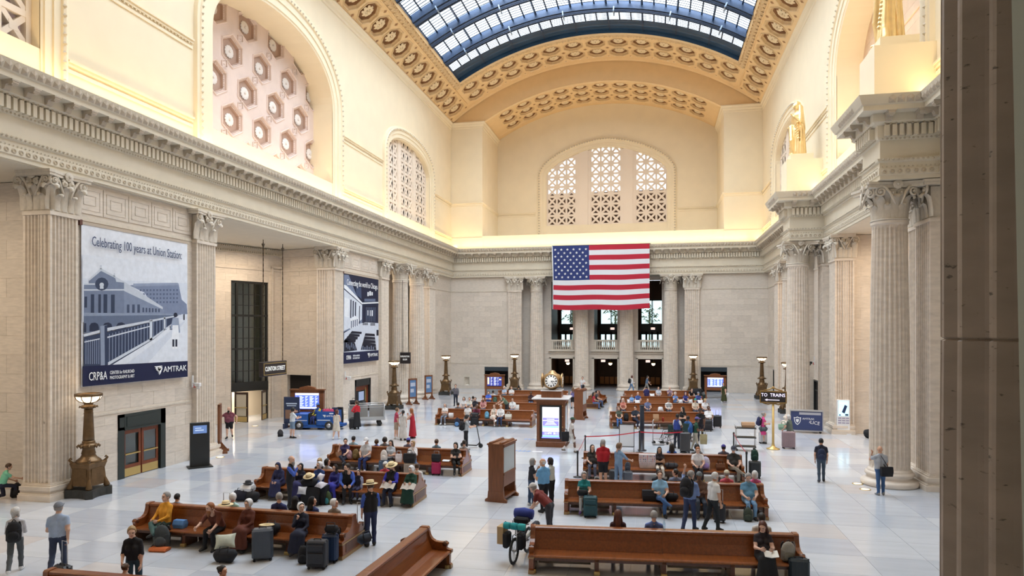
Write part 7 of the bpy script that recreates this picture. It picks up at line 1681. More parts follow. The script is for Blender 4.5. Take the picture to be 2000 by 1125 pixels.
# ---- scooter rider
o = st('young man with a phone standing by an electric scooter', 910, 878, -78, 'stand', (.42, .45, .48), (.012, .012, .018), ('curly', 'black'), 1.76, arms=('read', 'read'), head=(0, -22), skin=0)
worn(o, 'black backpack worn by the scooter rider', BLK, .98, -.22, 1.0)
p = at(924, 874); e = root('electric_scooter', 'black electric kick scooter with its front wheel to the right', 'scooter', T(p.x - .1, p.y, 0) @ RZ(-.1))
MB().cbox((-.05, 0, .12), (.75, .16, .05), r=.015).tube([(.32, 0, .13), (.42, 0, .22), (.46, 0, .30)], .03, 6).build('deck', BLACK, e); MB().tube([(.5, 0, .16), (.44, 0, .45), (.30, 0, 1.12)], .026, 8).build('stem', BLACK, e); MB().tube([(.30, -.24, 1.12), (.29, 0, 1.13), (.30, .24, 1.12)], .02, 6).sphere((.29, .0, 1.15), .04, 6).build('handlebar', BLACK, e)
for x in (.52, -.48): MB().lathe([(.05, -.03), (.115, -.03), (.12, 0), (.115, .03), (.05, .03)], 18, 0, T(x, 0, .12) @ RX(PI / 2)).build('wheel', BLACK, e)
# ---- left middle
st('big bald bearded man in a maroon shirt and black shorts', 448, 856, 165, 'walk', (.22, .06, .09), BLK, None, 1.80, arms=('wide', 'wide'), legs='shorts', beard='dark', fat=1.35, step=14)
o = st('man in a white tee and denim shorts filming beside a backpack on the floor', 571, 856, -60, 'stand', (.75, .80, .84), (.20, .30, .42), ('curly', 'black'), 1.72, arms=('read', 'read'), legs='shorts', head=(0, 0))
backpack('black backpack lying on the floor left of the man in denim shorts', T(*at(548, 853)) @ RZ(.6) @ RX(-.7), BLK, 1.0)
st('young woman in a short beige dress with long brown hair', 657, 858, -25, 'walk', (.72, .65, .55), (.72, .65, .55), ('long', 'auburn'), 1.66, 'f', arms=('bent', 'bent'), legs='dress', sleeve='none', shoe=WHT, step=12, head=(30, 5))
st('woman in a red top and long black skirt at the baggage cart', 697, 838, 20, 'stand', (.55, .015, .03), (.012, .012, .016), ('pony', 'brown'), 1.74, 'f', arms=('hip', 'bent'), legs='longskirt', sleeve='long', head=(-30, 5))
suitcase('black suitcase at the feet of the woman in the red top', at(689, 838), 15, BLK, .42, .62, .26)
st('man in a pink red polo and beige shorts', 774, 858, -75, 'stand', (.45, .05, .10), (.40, .30, .22), ('short', 'lightbrown'), 1.76, legs='shorts', arms=('down', 'down'), shoe=WHT)
st('woman in a long pale floral dress arranging her hair', 787, 860, -15, 'stand', (.62, .58, .54), (.62, .58, .54), ('pony', 'black'), 1.66, 'f', arms=('head', 'down'), legs='longdress', sleeve='short')
st('woman in a long red dress beside the floral dress', 806, 856, 60, 'walk', (.42, .012, .03), (.42, .012, .03), ('long', 'red'), 1.70, 'f', arms=('chin', 'bent'), legs='longdress', sleeve='none', step=10)
o = st('man in a grey shirt with a dark backpack near the far left corner', 890, 793, 175, 'walk', (.14, .13, .15), (.02, .025, .045), ('short', 'black'), 1.78, arms=('down', 'wide'), sleeve='long', step=10)
worn(o, 'dark backpack of the man near the far left corner', BLK, 1.0, -.2)
st('person in a mint green shirt sitting on the floor at the left edge', 4, 975, -80, 'kneel', (.22, .62, .42), (.02, .025, .05), ('short', 'brown'), 1.60, arms=('lap', 'reach'), head=(0, -20))
backpack('black backpack on the floor beside the person in mint green', T(*at(30, 972)) @ RZ(.5) @ RX(-.3), BLK, 1.1)
# ---- benches left of the clock kiosk
for u, lb, ps, tp, bt, hr, kw in ((869, 'woman in a white tee with folded arms left of the clock kiosk', 'sit', (.80, .76, .74), (.20, .22, .28), ('long', 'grey'), {'sex': 'f', 'arms': ('cross', 'cross'), 'shoe': WHT}),
        (914, 'man in a white tee on the bench left of the kiosk', 'sit', WHT, (.4, .42, .46), ('short', 'grey'), {'arms': ('lap', 'lap'), 'hat': ('cap', (.3, .33, .36)), 'skin': 2}), (932, 'dark skinned man in a maroon shirt on the bench left of the kiosk', 'sitlean', (.16, .02, .05), (.02, .02, .03), ('short', 'black'), {'arms': ('lap', 'knee'), 'skin': 3, 'lean': 12}),
        (965, 'woman in a short cream dress with crossed legs on the bench left of the kiosk', 'sitcross', (.68, .60, .52), (.68, .60, .52), ('long', 'lightbrown'), {'sex': 'f', 'legs': 'dress', 'sleeve': 'none', 'arms': ('lap', 'lap'), 'shoe': WHT}), (978, 'man in a white shirt and jeans beside the cream dress', 'sit', (.80, .80, .80), (.03, .05, .12), ('short', 'grey'), {'arms': ('lap', 'lap'), 'sleeve': 'long'})):
    si(lb, 'LB1', u, 1, ps, tp, bt, hr, 1.70, **kw)
backpack('pale blue backpack on the bench left of the cream dress', on_bench('LB1', 951), (.16, .42, .62), .95); tote('white handbag on the bench right of the white shirt', on_bench('LB1', 993), (.75, .74, .66), .42, .32, .2)
tote('white bag on the bench right of the woman with folded arms', on_bench('LB1', 881), (.8, .8, .82), .3, .3, .2, handles=False); backpack('blue and black backpack on the floor before the bench left of the kiosk', T(*at(893, 833)), (.012, .02, .04), 1.15, pocket=(.1, .25, .5))
suitcase('black suitcase before the man in the maroon shirt', at(927, 832), 5, BLK, .5, .78, .3, soft=True)
for u, lb, tp, hr, kw in ((906, 'woman in white on the second bench behind the kiosk, leftmost', (.72, .72, .72), ('bob', 'black'), {'sex': 'f'}), (917, 'person with brown hair and cream top on the second bench behind the kiosk', (.7, .68, .6), ('short', 'brown'), {}), (928, 'person in black on the second bench behind the kiosk', (.02, .02, .03), ('short', 'black'), {}),
                         (944, 'person in red and white on the second bench behind the kiosk', (.55, .25, .25), ('short', 'brown'), {'beard': 'brown'}), (1001, 'person in white behind the bending man in green', (.85, .85, .85), ('short', 'dark'), {})):
    si(lb, 'LB2', u, 1, 'sit', tp, DEN, hr, 1.68, arms=('lap', 'lap'), **kw)
st('man in a grey green tee bending over the bench', 990, 815, 120, 'bend', (.16, .24, .17), (.05, .05, .06), ('short', 'brown'), 1.78, arms=('reach', 'reach'), lean=38)
tote('white paper bag on the second bench behind the kiosk', on_bench('LB2', 1009), (.85, .85, .85), .36, .42, .2, handles=False)
for u, key, sd, lb, tp, hr, kw in ((954, 'LB3', 1, 'boy in a bright blue tee on the third bench behind the kiosk', (.06, .14, .65), ('short', 'black'), {}), (1037, 'LB3', 1, 'person in a dark shirt at the right of the third bench behind the kiosk', (.04, .015, .02), ('short', 'black'), {'skin': 3}), (963, 'LB3', -1, 'dark haired head behind the third bench behind the kiosk', (.7, .7, .7), ('short', 'black'), {}), (924, 'LB2', -1, 'dark head behind the second bench behind the kiosk', (.3, .3, .3), ('short', 'black'), {}),
                              (985, 'LB4', 1, 'person in pale blue with a white bonnet on the farthest left bench', (.45, .58, .75), ('bonnet', None), {'sex': 'f'}), (999, 'LB4', 1, 'person in white at the middle of the farthest left bench', (.8, .8, .8), ('short', 'brown'), {}), (895, 'LB1', -1, 'grey haired head behind the left end of the bench left of the kiosk', (.2, .2, .22), ('short', 'dark'), {}), (1013, 'LB4', -1, 'dark head behind the farthest left bench', (.1, .1, .1), ('short', 'black'), {})):
    si(lb, key, u, sd, 'sit', tp, DEN, hr, 1.70, arms=('cross', 'cross'), **kw)
backpack('green backpack on the third bench behind the kiosk', on_bench('LB3', 967), (.06, .13, .09), 1.0)
# ---- middle aisle
o = st('man in a green cap, white shirt and white shorts walking right by the kiosk', 1115, 884, -75, 'walk', (.62, .58, .56), (.80, .78, .74), None, 1.78, legs='shorts', arms=('down', 'down'), hat=('cap', (.04, .09, .06)), skin=3, sock=(.85, .85, .85), shoe=(.25, .22, .18))
tote('black bag hanging behind the man in white shorts', o.matrix_basis @ T(0, -.30, .62) @ RZ(PI / 2), BLK, .36, .46, .2)
st('grey haired woman in a black tee and capri jeans, left of the standing trio', 1038, 988, -70, 'stand', (.022, .022, .028), (.05, .09, .17), ('bob', 'grey'), 1.64, 'f', arms=('chin', 'bent'), shoe=WHT)
st('man in a bright blue shirt in the middle of the standing trio', 1062, 1000, 35, 'stand', (.17, .43, .75), (.012, .012, .016), ('bald', 'white'), 1.78, arms=('bent', 'down'), head=(-30, 0), fat=1.12, skin=4)
st('dark haired woman in a floral blouse, right of the standing trio', 1077, 988, 60, 'stand', (.58, .62, .58), BLK, ('bob', 'dark'), 1.66, 'f', arms=('bent', 'down'), sleeve='roll', shoe=WHT)
st('man in a rust tee and white cap bending over the loaded bicycle', 1073, 1050, 62, 'bend', (.17, .022, .018), (.05, .05, .06), ('short', 'grey'), 1.78, arms=((30, 4, 30, 8), (36, 4, 25, 8)), hat=('cap', (.62, .60, .58)), lean=48, head=(0, -15))
p = at(1011, 1112); bk_ = root('touring_bicycle', 'touring bicycle loaded with teal rolls and bags at the end of the nearest right bench', 'bicycle', T(p.x - .16, p.y + .33, 0) @ RZ(-.16))
tire = [(.30 + .045 * math.cos(a), .03 * math.sin(a)) for a in [2 * PI * k / 8 for k in range(9)]]
wh = lambda y: T(0, y, .345) @ RY(PI / 2)
for y in (0, 1.05):
    MB().lathe([(r_, z_) for r_, z_ in tire], 28, 0, wh(y), cap=False).build('tyre', BLACK, bk_); q = MB().lathe([(.285, -.012), (.285, .012)], 28, 0, wh(y), cap=False).lathe([(.03, -.04), (.03, .04)], 8, 0, wh(y))
    for k in range(14): q.bar((0, y, .345), (0, y + .29 * math.cos(k * PI / 7), .345 + .29 * math.sin(k * PI / 7)), .006)
    q.build('spokes', HAND, bk_)
MB().tube([(0, .12, .72), (0, .6, .72)], .022, 8).tube([(0, .14, .62), (0, .5, .34)], .026, 8).tube([(0, .5, .34), (0, .62, .86)], .02, 8).tube([(0, .5, .34), (0, 1.05, .345)], .016, 6).tube([(0, .6, .7), (0, 1.05, .345)], .014, 6).build('frame', mat('bike_dark', (.03, .03, .035), .4), bk_)
MB().tube([(-.06, 0, .345), (-.06, .06, .72), (0, .1, .76), (.06, .06, .72), (.06, 0, .345)], .016, 6).tube([(0, .1, .74), (0, .16, .98)], .02, 6).build('fork', HAND, bk_); MB().tube([(-.33, .22, 1.02), (-.2, .14, 1.0), (.2, .14, 1.0), (.33, .22, 1.02)], .015, 6).tube([(-.05, .1, 1.0), (-.05, .02, 1.12)], .012, 5).build('handlebar', BLACK, bk_); MB().sphere((0, .64, .92), .1, 10, 0, (.8, 1.5, .4)).build('saddle', BLACK, bk_)
for n, (x, c) in enumerate(((-.2, (.02, .33, .36)), (0, (.02, .33, .36)), (.2, (.03, .38, .38)))): MB().tube([(x - .085, .02, .98), (x, .02, .98), (x + .085, .02, .98)], [.085, .09, .085], 10).build('teal_roll', cloth(c), bk_)
for x in (-.2, .2): MB().cbox((x, .02, .62), (.16, .3, .4), r=.04).build('pannier', cloth(BLK), bk_)
for x in (-.2, .2): MB().cbox((x, 1.1, .62), (.17, .36, .42), r=.04).build('pannier', cloth((.02, .022, .03)), bk_)
MB().tube([(-.25, .75, 1.12), (0, .75, 1.14), (.25, .75, 1.12)], [.13, .15, .13], 10).build('stuff_sack', cloth((.03, .05, .28)), bk_); MB().cbox((0, .6, 1.0), (.4, .3, .16), r=.04).build('black_roll', cloth(BLK), bk_)
rp = MB()
for k in range(4): rp.tube([(.34 + .02 * k + .03 * math.sin(a), .12 + .11 * math.cos(a), .76 + .09 * math.sin(a) + .02 * k) for a in [2 * PI * j / 12 for j in range(13)]], .014, 5)
rp.build('rope_coil', cloth((.75, .78, .74)), bk_); MB().box(-.45, -.06, .50, -.28, .3, .95).build('cardboard_box', mat('cardboard', (.42, .28, .14), .8), bk_)
# ---- R2, R1
si('woman in a teal tee and pale trousers on the second right bench', 'R2', 1141, 1, 'sit', (.01, .22, .24), (.50, .50, .50), ('bob', 'grey'), 1.66, 'f', arms=('lap', 'lap'), head=(0, -15), shoe=(.12, .06, .2))
suitcase('dark teal suitcase before the woman in the teal tee', at(1153, 1010), 5, (.008, .06, .075), .44, .62, .28, soft=True)
duffel('black bag on the lap of the woman in the teal tee', on_bench('R2', 1138, 1, .72, .62), BLK, .34, .1)
si('man in a sky blue polo with crossed legs on the second right bench', 'R2', 1289, 1, 'sitcross', (.30, .55, .78), (.05, .12, .28), ('short', 'brown'), 1.80, arms=('lap', 'bent'), head=(0, 0))
tote('black bag left of the man in the sky blue polo', on_bench('R2', 1268), BLK, .46, .34, .24, handles=False); duffel('black bag right of the man in the sky blue polo', on_bench('R2', 1308), BLK, .5, .13)
si('dark skinned man in a brown tee behind the man in the white polo', 'R2', 1366, 1, 'sit', (.14, .075, .05), (.03, .04, .06), ('short', 'black'), 1.80, arms=('cross', 'cross'), skin=3, hat=('durag', (.16, .18, .19)), head=(-10, -10))
suitcase('black trolley beside the man in the brown tee', at(1405, 1020), -8, BLK, .36, .52, .24, pull=.45)
si('man in a steel blue polo and light jeans looking at his phone', 'R2', 1462, 1, 'sit', (.12, .28, .42), (.20, .36, .56), ('short', 'grey'), 1.80, arms=('lap', 'lap'), head=(0, -30), fat=1.15, beard='grey')
backpack('olive backpack between the feet of the man in light jeans', T(*at(1461, 1018)), (.05, .065, .045), .9)
o = st('man in a blue shirt swinging a backpack over his shoulder', 1347, 1037, -25, 'walk', (.22, .32, .60), (.03, .045, .11), ('short', 'grey'), 1.82, sleeve='roll', arms=('up', 'bent'), step=14, head=(20, -10))
worn(o, 'large black backpack over the shoulder of the man in the blue shirt', BLK, 1.08, -.24, 1.25)
st('white haired man in a white polo walking right before the second right bench', 1392, 1037, -50, 'walk', (.84, .84, .82), (.015, .018, .022), ('short', 'white'), 1.78, arms=('down', 'down'), step=14, skin=4)
for u, lb, tp, hr, kw in ((1286, 'dark haired man behind the second right bench, left of the blue shirt', (.02, .02, .03), ('short', 'black'), {}), (1319, 'man looking left behind the second right bench', (.2, .25, .4), ('short', 'dark'), {'head': (-70, 0)}), (1419, 'person in pink with a tan cap behind the second right bench', (.62, .10, .16), ('short', 'grey'), {'hat': ('cap', (.62, .55, .42))}), (1474, 'white haired person in pink at the right end of the second right bench', (.65, .12, .3), ('bob', 'white'), {'sex': 'f'})):
    si(lb, 'R2', u, -1, 'sit', tp, DEN, hr, 1.68, **kw)
backpack('dark red backpack on the pink shirt behind the second right bench', on_bench('R2', 1419, -1, .22, .62), (.25, .02, .05), .6)
si('dark haired woman in a black printed tee reading on the nearest right bench', 'R1', 1490, 1, 'sit', (.022, .014, .018), (.012, .012, .014), ('long', 'auburn'), 1.72, 'f', arms=('read', 'read'), legs='longskirt', head=(25, -28), fat=1.2)
MB().add([(-.16, -.1, .02), (0, -.1, -.01), (0, .1, -.01), (-.16, .1, .02), (.16, -.1, .02), (.16, .1, .02), (-.16, -.1, 0), (.16, -.1, 0), (.16, .1, 0), (-.16, .1, 0), (0, -.1, -.035), (0, .1, -.035)], [(0, 1, 2, 3), (1, 4, 5, 2), (6, 10, 11, 9), (10, 7, 8, 11), (0, 6, 10, 1), (1, 10, 7, 4), (3, 2, 11, 9), (2, 5, 8, 11)]).build('book', mat('page_white', (.8, .78, .72), .7), None, on_bench('R1', 1506, 1, .85, .74) @ RX(.5), label='open book held by the reading woman on the nearest right bench', cat='book')
backpack('tan and grey patterned backpack on the nearest right bench', on_bench('R1', 1538, 1, .44) @ RX(.2), (.36, .33, .28), 1.05, pocket=(.22, .2, .16)); suitcase('black teal suitcase at the right end of the nearest right bench', at(1560, 1140), 0, (.012, .022, .028), .46, .55, .28)
MB().lathe([(.035, 0), (.036, .16), (.018, .2), (.018, .23)], 12).build('water_bottle', glass('bottle_clear', (.75, .85, .9), .2), None, on_bench('R1', 1551, 1, .3, .66), label='clear water bottle at the arm of the nearest right bench', cat='bottle')
MB().lathe([(.035, 0), (.036, .16), (.018, .2), (.018, .23)], 12).build('water_bottle', MATS['bottle_clear'], None, on_bench('R1', 1297, -1, .0, 1.0), label='clear water bottle on the top rail of the nearest right bench', cat='bottle')
for u, lb, tp, hr, kw in ((1207, 'woman with long dark red hair behind the nearest right bench', (.05, .02, .03), ('long', 'auburn'), {'sex': 'f'}), (1277, 'grey haired man in blue behind the nearest right bench', (.12, .18, .45), ('short', 'grey'), {}), (1487, 'man with short dark grey hair behind the right end of the nearest right bench', (.7, .68, .66), ('short', 'dark'), {'h': 1.76})):
    si(lb, 'R1', u, -1, 'sit', tp, DEN, hr, kw.pop('h', 1.72), **kw)
# ---- R3
si('laughing woman in a black top and patterned leggings on the third right bench', 'R3', 1157, 1, 'sit', (.025, .022, .02), (.10, .11, .16), ('long', 'dark'), 1.68, 'f', arms=('wide', 'lap'), fat=1.25, head=(-20, 8))
si('girl in a black tee and cream trousers on the third right bench', 'R3', 1288, 1, 'sit', (.016, .014, .016), (.72, .66, .58), ('long', 'black'), 1.62, 'f', arms=('cross', 'cross'), skin=2)
si('red haired man in a white tee on the third right bench', 'R3', 1362, 1, 'sitlean', (.82, .80, .80), (.012, .014, .02), ('short', 'red'), 1.76, arms=('lap', 'lap'), head=(0, -15), lean=10)
si('man in a black tee and dark cap with khaki shorts on the third right bench', 'R3', 1433, 1, 'sitcross', (.016, .016, .022), (.26, .22, .17), ('short', 'dark'), 1.80, arms=('lap', 'lap'), hat=('cap', (.05, .055, .08)), head=(10, -18), fat=1.15)
st('man in a red tee and black shorts with his back turned', 1178, 950, 5, 'stand', (.42, .008, .018), (.012, .012, .016), ('short', 'grey'), 1.82, legs='shorts', arms=('bent', 'bent'), fat=1.2, skin=4)
st('curly haired woman in a denim shirt beside the red tee', 1208, 952, -40, 'stand', (.22, .36, .55), (.20, .32, .5), ('curly', 'lightbrown'), 1.70, 'f', sleeve='roll', arms=('bent', 'out'), head=(30, -15))
si('woman in turquoise behind the man in the red tee', 'R3', 1177, -1, 'sit', (.15, .50, .58), DEN, ('bob', 'grey'), 1.78, 'f')
suitcase('dark grey suitcase between the red tee and denim shirt', at(1198, 948), 0, (.06, .06, .065), .32, .56, .22); suitcase('silver and black suitcase right of the denim shirt', at(1226, 948), 8, (.13, .15, .19), .36, .5, .24, pull=.25); backpack('dark bag on the silver and black suitcase', T(*at(1226, 948)) @ T(0, 0, .58), (.06, .07, .09), .7)
tote('white and black bag at the feet of the woman in patterned leggings', T(*at(1166, 958)), (.75, .75, .73), .34, .38, .15)
bg_ = tote('colourful red, white and blue patterned bag on the third right bench', on_bench('R3', 1264, 1, .38), (.70, .62, .62), .66, .56, .22, handles=False)
pm = [MB() for _ in range(3)]
for i in range(9):
    for j in range(8): x, z = -.29 + i * .072, .03 + j * .066; s_ = .012 + .012 * random.random(); y = -.135 + abs(z - .28) * .17; pm[(i * 3 + j * 5 + i * j) % 3].add([(x - s_, y, z), (x + s_, y - .004, z - s_), (x + s_ * .6, y, z + s_ * 1.3), (x - s_ * .8, y, z + s_)], [(0, 1, 2, 3)])
for k, c in enumerate(((.5, .02, .05), (.03, .04, .3), (.02, .02, .04))): pm[k].build('print_pattern', cloth(c), bg_)
duffel('black and white sports bag right of the girl in cream trousers', on_bench('R3', 1311), (.05, .055, .06), .5, .12); backpack('white and violet backpack right of the red haired man', on_bench('R3', 1378), (.60, .56, .72), 1.1, pocket=(.35, .25, .55)); tote('brown leather bag left of the man in the dark cap', on_bench('R3', 1407), (.16, .06, .025), .34, .26, .18)
for u, lb, tp, hr, kw in ((1312, 'dark haired woman in bright blue behind the third right bench', (.06, .16, .55), ('long', 'black'), {'sex': 'f'}), (1413, 'person in a blue violet cap behind the third right bench', (.1, .1, .15), ('short', 'dark'), {'hat': ('cap', (.05, .04, .25))}), (1361, 'person with bushy black hair behind the red haired man', (.2, .2, .2), ('curly', 'black'), {})):
    si(lb, 'R3', u, -1, 'sit', tp, DEN, hr, 1.68, **kw)
suitcase('dark hard suitcase behind the right barrier post', at(1474, 934), 4, (.028, .034, .036), .46, .64, .28); backpack('dark green backpack on the suitcase behind the right barrier post', T(*at(1474, 934)) @ T(0, 0, .72), (.01, .045, .03), .95)
# ---- barrier, whiteboard, pillar, wheelchairs, carts
posts = []
for n, (u, v) in enumerate(((1143, 895), (1128, 932), (1249, 884), (1433, 888), (1458, 934), (1335, 884))):
    p = at(u, v); posts.append(p); b = root('barrier_post', ('black belt barrier post behind the bench corner left of the red tee', 'black belt barrier post nearest on the left', 'black belt barrier post at the whiteboard', 'black belt barrier post behind the third right bench end', 'black belt barrier post nearest on the right', 'black belt barrier post beside the man in the uniform vest')[n], 'barrier', T(*p), 'belt barrier posts')
    MB().lathe([(.18, 0), (.18, .02), (.06, .045), (.035, .06), (.035, .98), (.045, .99), (.045, 1.08), (.03, 1.1)], 14).build('post', BLACK, b)
RB = mat('belt_red', (.60, .015, .04), .5)
for n, (i, j) in enumerate(((1, 0), (0, 2), (2, 5), (3, 4))):
    a, b = posts[i] + Vector((0, 0, 1.03)), posts[j] + Vector((0, 0, 1.03)); MB().grid(lambda u, v: tuple(a.lerp(b, u) + Vector((0, 0, (v - .5) * .05 - .06 * math.sin(PI * u)))), 8, 1).build('barrier_belt', RB, None, label=('red belt between the two left barrier posts', 'red belt running behind the red tee to the whiteboard', 'red belt between the whiteboard and the uniform vest', 'red belt between the two right barrier posts')[n], cat='belt')
p = at(1224, 881); w_ = root('whiteboard', 'blank whiteboard on a black stand behind the third right bench', 'board', T(*p) @ RZ(.03))
MB().box(-.36, -.02, .22, .36, .02, 1.32).build('panel', mat('board_white', (.74, .77, .80), .25), w_); MB().box(-.38, -.03, .2, -.35, .03, 1.36).box(.35, -.03, .2, .38, .03, 1.36).box(-.38, -.03, 1.32, .38, .03, 1.36).box(-.38, -.03, .2, .38, .03, .24).box(-.37, -.25, 0, -.34, .25, .2).box(.34, -.25, 0, .37, .25, .2).build('stand', BLACK, w_)
p = at(1254, 880); MB().lathe([(.22, 0), (.22, .04), (.11, .06), (.11, 2.22), (.13, 2.24), (.13, 2.3)], 18).build('post_column', mat('dark_blue_post', (.012, .018, .035), .35), None, T(*p), label='tall dark blue cylindrical post behind the whiteboard', cat='post')
p = at(1277, 868); h_ = root('hand_truck', 'silver upright hand truck right of the dark blue post', 'cart', T(*p) @ RZ(.1)); MB().tube([(-.05, 0, .1), (-.05, 0, 1.25), (0, 0, 1.32)], .03, 6).tube([(.5, 0, .1), (.5, 0, .7)], .022, 6).bar((-.05, 0, .3), (.5, 0, .3), .03).bar((-.05, 0, .62), (.5, 0, .62), .03).box(-.08, -.3, .03, .52, .05, .06).build('frame', HAND, h_)
for x in (0, .45): MB().lathe([(.1, -.025), (.1, .025)], 14, 0, T(x, .06, .1) @ RX(PI / 2)).build('wheel', BLACK, h_)
def wheelchair(label, p, yaw):
    w = root('wheelchair', label, 'wheelchair', T(*p) @ RZ(yaw))
    for x in (-.3, .3):
        q = MB().lathe([(.29, -.015), (.31, 0), (.29, .015)], 24, 0, T(x, 0, .31) @ RY(PI / 2), cap=False).lathe([(.25, -.01), (.25, .01)], 20, 0, T(x * 1.1, 0, .31) @ RY(PI / 2), cap=False)
        for k in range(8): q.bar((x, 0, .31), (x, .29 * math.cos(k * PI / 4), .31 + .29 * math.sin(k * PI / 4)), .008)
        q.build('wheel', BLACK, w); MB().lathe([(.08, -.015), (.08, .015)], 12, 0, T(x * .8, .42, .08) @ RY(PI / 2)).build('caster', BLACK, w)
    MB().cbox((0, .08, .5), (.5, .42, .05), r=.02).cbox((0, -.14, .75), (.5, .04, .45), r=.015).build('seat', cloth((.02, .05, .045)), w)
    q = MB()
    for x in (-.26, .26): q.tube([(x, -.24, .98), (x, -.16, .95), (x, -.15, .3), (x * .9, .4, .2)], .015, 6).tube([(x, -.15, .72), (x, .22, .72), (x, .3, .5), (x, .5, .2)], .015, 6).cbox((x, .05, .73), (.06, .3, .03)).cbox((x * .6, .55, .14), (.18, .16, .02))
    q.build('frame', BLACK, w)
wheelchair('empty wheelchair left of the man in the uniform vest', at(1308, 866), PI * .75); wheelchair('wheelchair of the person in a blue jacket right of the uniform vest', at(1344, 862), -.6)
p = at(1456, 880); c_ = root('service_cart', 'black three shelf service cart with silver posts near the direction sign', 'cart', T(*p) @ RZ(.0))
for z in (.22, .68, 1.15): MB().cbox((0, 0, z), (1.0, .5, .05), r=.015).build('shelf', BLACK, c_)
q = MB()
for x in (-.46, .46):
    for y in (-.2, .2): q.tube([(x, y, .1), (x, y, 1.2)], .018, 6)
    q.tube([(x, -.2, 1.2), (x * 1.14, -.2, 1.3), (x * 1.14, .2, 1.3), (x, .2, 1.2)], .018, 6)
q.build('posts', HAND, c_)
for x in (-.44, .44):
    for y in (-.2, .2): MB().lathe([(.06, -.02), (.06, .02)], 10, 0, T(x, y, .06) @ RX(PI / 2)).build('caster', BLACK, c_)
tote('brown paper bag lying on the service cart', T(p.x + .12, p.y, 1.18), (.40, .24, .13), .62, .26, .34, handles=False, m=mat('brown_paper', (.42, .26, .15), .8))
# ---- people round the wheelchairs and R4
st('worker in a blue uniform vest with reflective stripes', 1322, 876, -40, 'stand', WHT, (.02, .025, .045), ('short', 'black'), 1.78, vest=(.03, .06, .30), arms=('down', 'bent'), skin=3, head=(-10, -8))
st('person in black with a green headband behind the uniform vest', 1334, 852, 150, 'stand', (.012, .012, .014), (.012, .012, .014), ('long', 'black'), 1.70, 'f', arms=('bent', 'bent'), head=(40, 0))
p = at(1344, 862); person('person in a blue jacket seated in the wheelchair', T(p.x, p.y, .47) @ RZ(-.6) @ T(0, .02, 0), 'sit', (.05, .16, .42), (.05, .08, .2), ('short', 'black'), 1.70, skin=3, arms=('lap', 'lap'), res=.028, sleeve='long')
st('man in a black tee and cap at the wheelchairs', 1368, 862, 170, 'stand', (.014, .014, .016), (.02, .02, .03), ('short', 'black'), 1.82, arms=('down', 'down'), skin=3, hat=('cap', (.012, .012, .014)))
o = st('man in a green shirt and violet cap walking right with a blue backpack', 1358, 882, -80, 'walk', (.015, .08, .045), (.5, .46, .38), ('short', 'black'), 1.74, arms=('bent', 'bent'), skin=3, hat=('cap', (.12, .10, .3)), step=10)
worn(o, 'bright blue backpack of the man in the green shirt', (.03, .11, .35), .95, -.22); tote('tan carrier bag held by the man in the green shirt', T(*at(1374, 878)) @ T(0, 0, .28), (.42, .36, .20), .36, .5, .14)
suitcase('big dark round topped suitcase left of the man in the green shirt', at(1338, 884), 0, (.05, .05, .055), .5, .95, .3)
si('girl in an olive tee and jeans on the bench behind the whiteboard', 'R4', 1209, 1, 'sit', (.08, .10, .075), (.06, .16, .42), ('long', 'brown'), 1.66, 'f', arms=('lap', 'lap'), head=(20, -15))
si('person in a dark shirt reading on the bench behind the whiteboard', 'R4', 1241, 1, 'sitcross', (.02, .035, .05), (.02, .02, .05), ('short', 'black'), 1.74, arms=('read', 'bent'), head=(30, -15), shoe=WHT)
si('big man in a white tee at the right end of the bench behind the whiteboard', 'R4', 1384, 1, 'sit', (.78, .80, .84), (.03, .04, .08), ('short', 'black'), 1.80, arms=('lap', 'lap'), skin=3, fat=1.3)
backpack('black backpack between the girl in olive and the reader', on_bench('R4', 1223), BLK, 1.0); suitcase('black suitcase before the man in the white tee', at(1382, 842), 0, BLK, .5, .62, .3, soft=True); suitcase('large black suitcase with raised handle right of the man in the white tee', at(1401, 835), 0, (.014, .014, .018), .5, .7, .3, pull=.35)
tote('brown paper bag on the bench behind the hand truck', on_bench('R4', 1281), (.5, .34, .2), .34, .42, .2, handles=False, m=MATS['brown_paper']); MB().lathe([(.05, 0), (.06, .22), (.065, .24)], 12).build('drink_cup', cloth((.45, .06, .05)), None, on_bench('R4', 1295), label='red drink cup on the bench behind the hand truck', cat='cup')
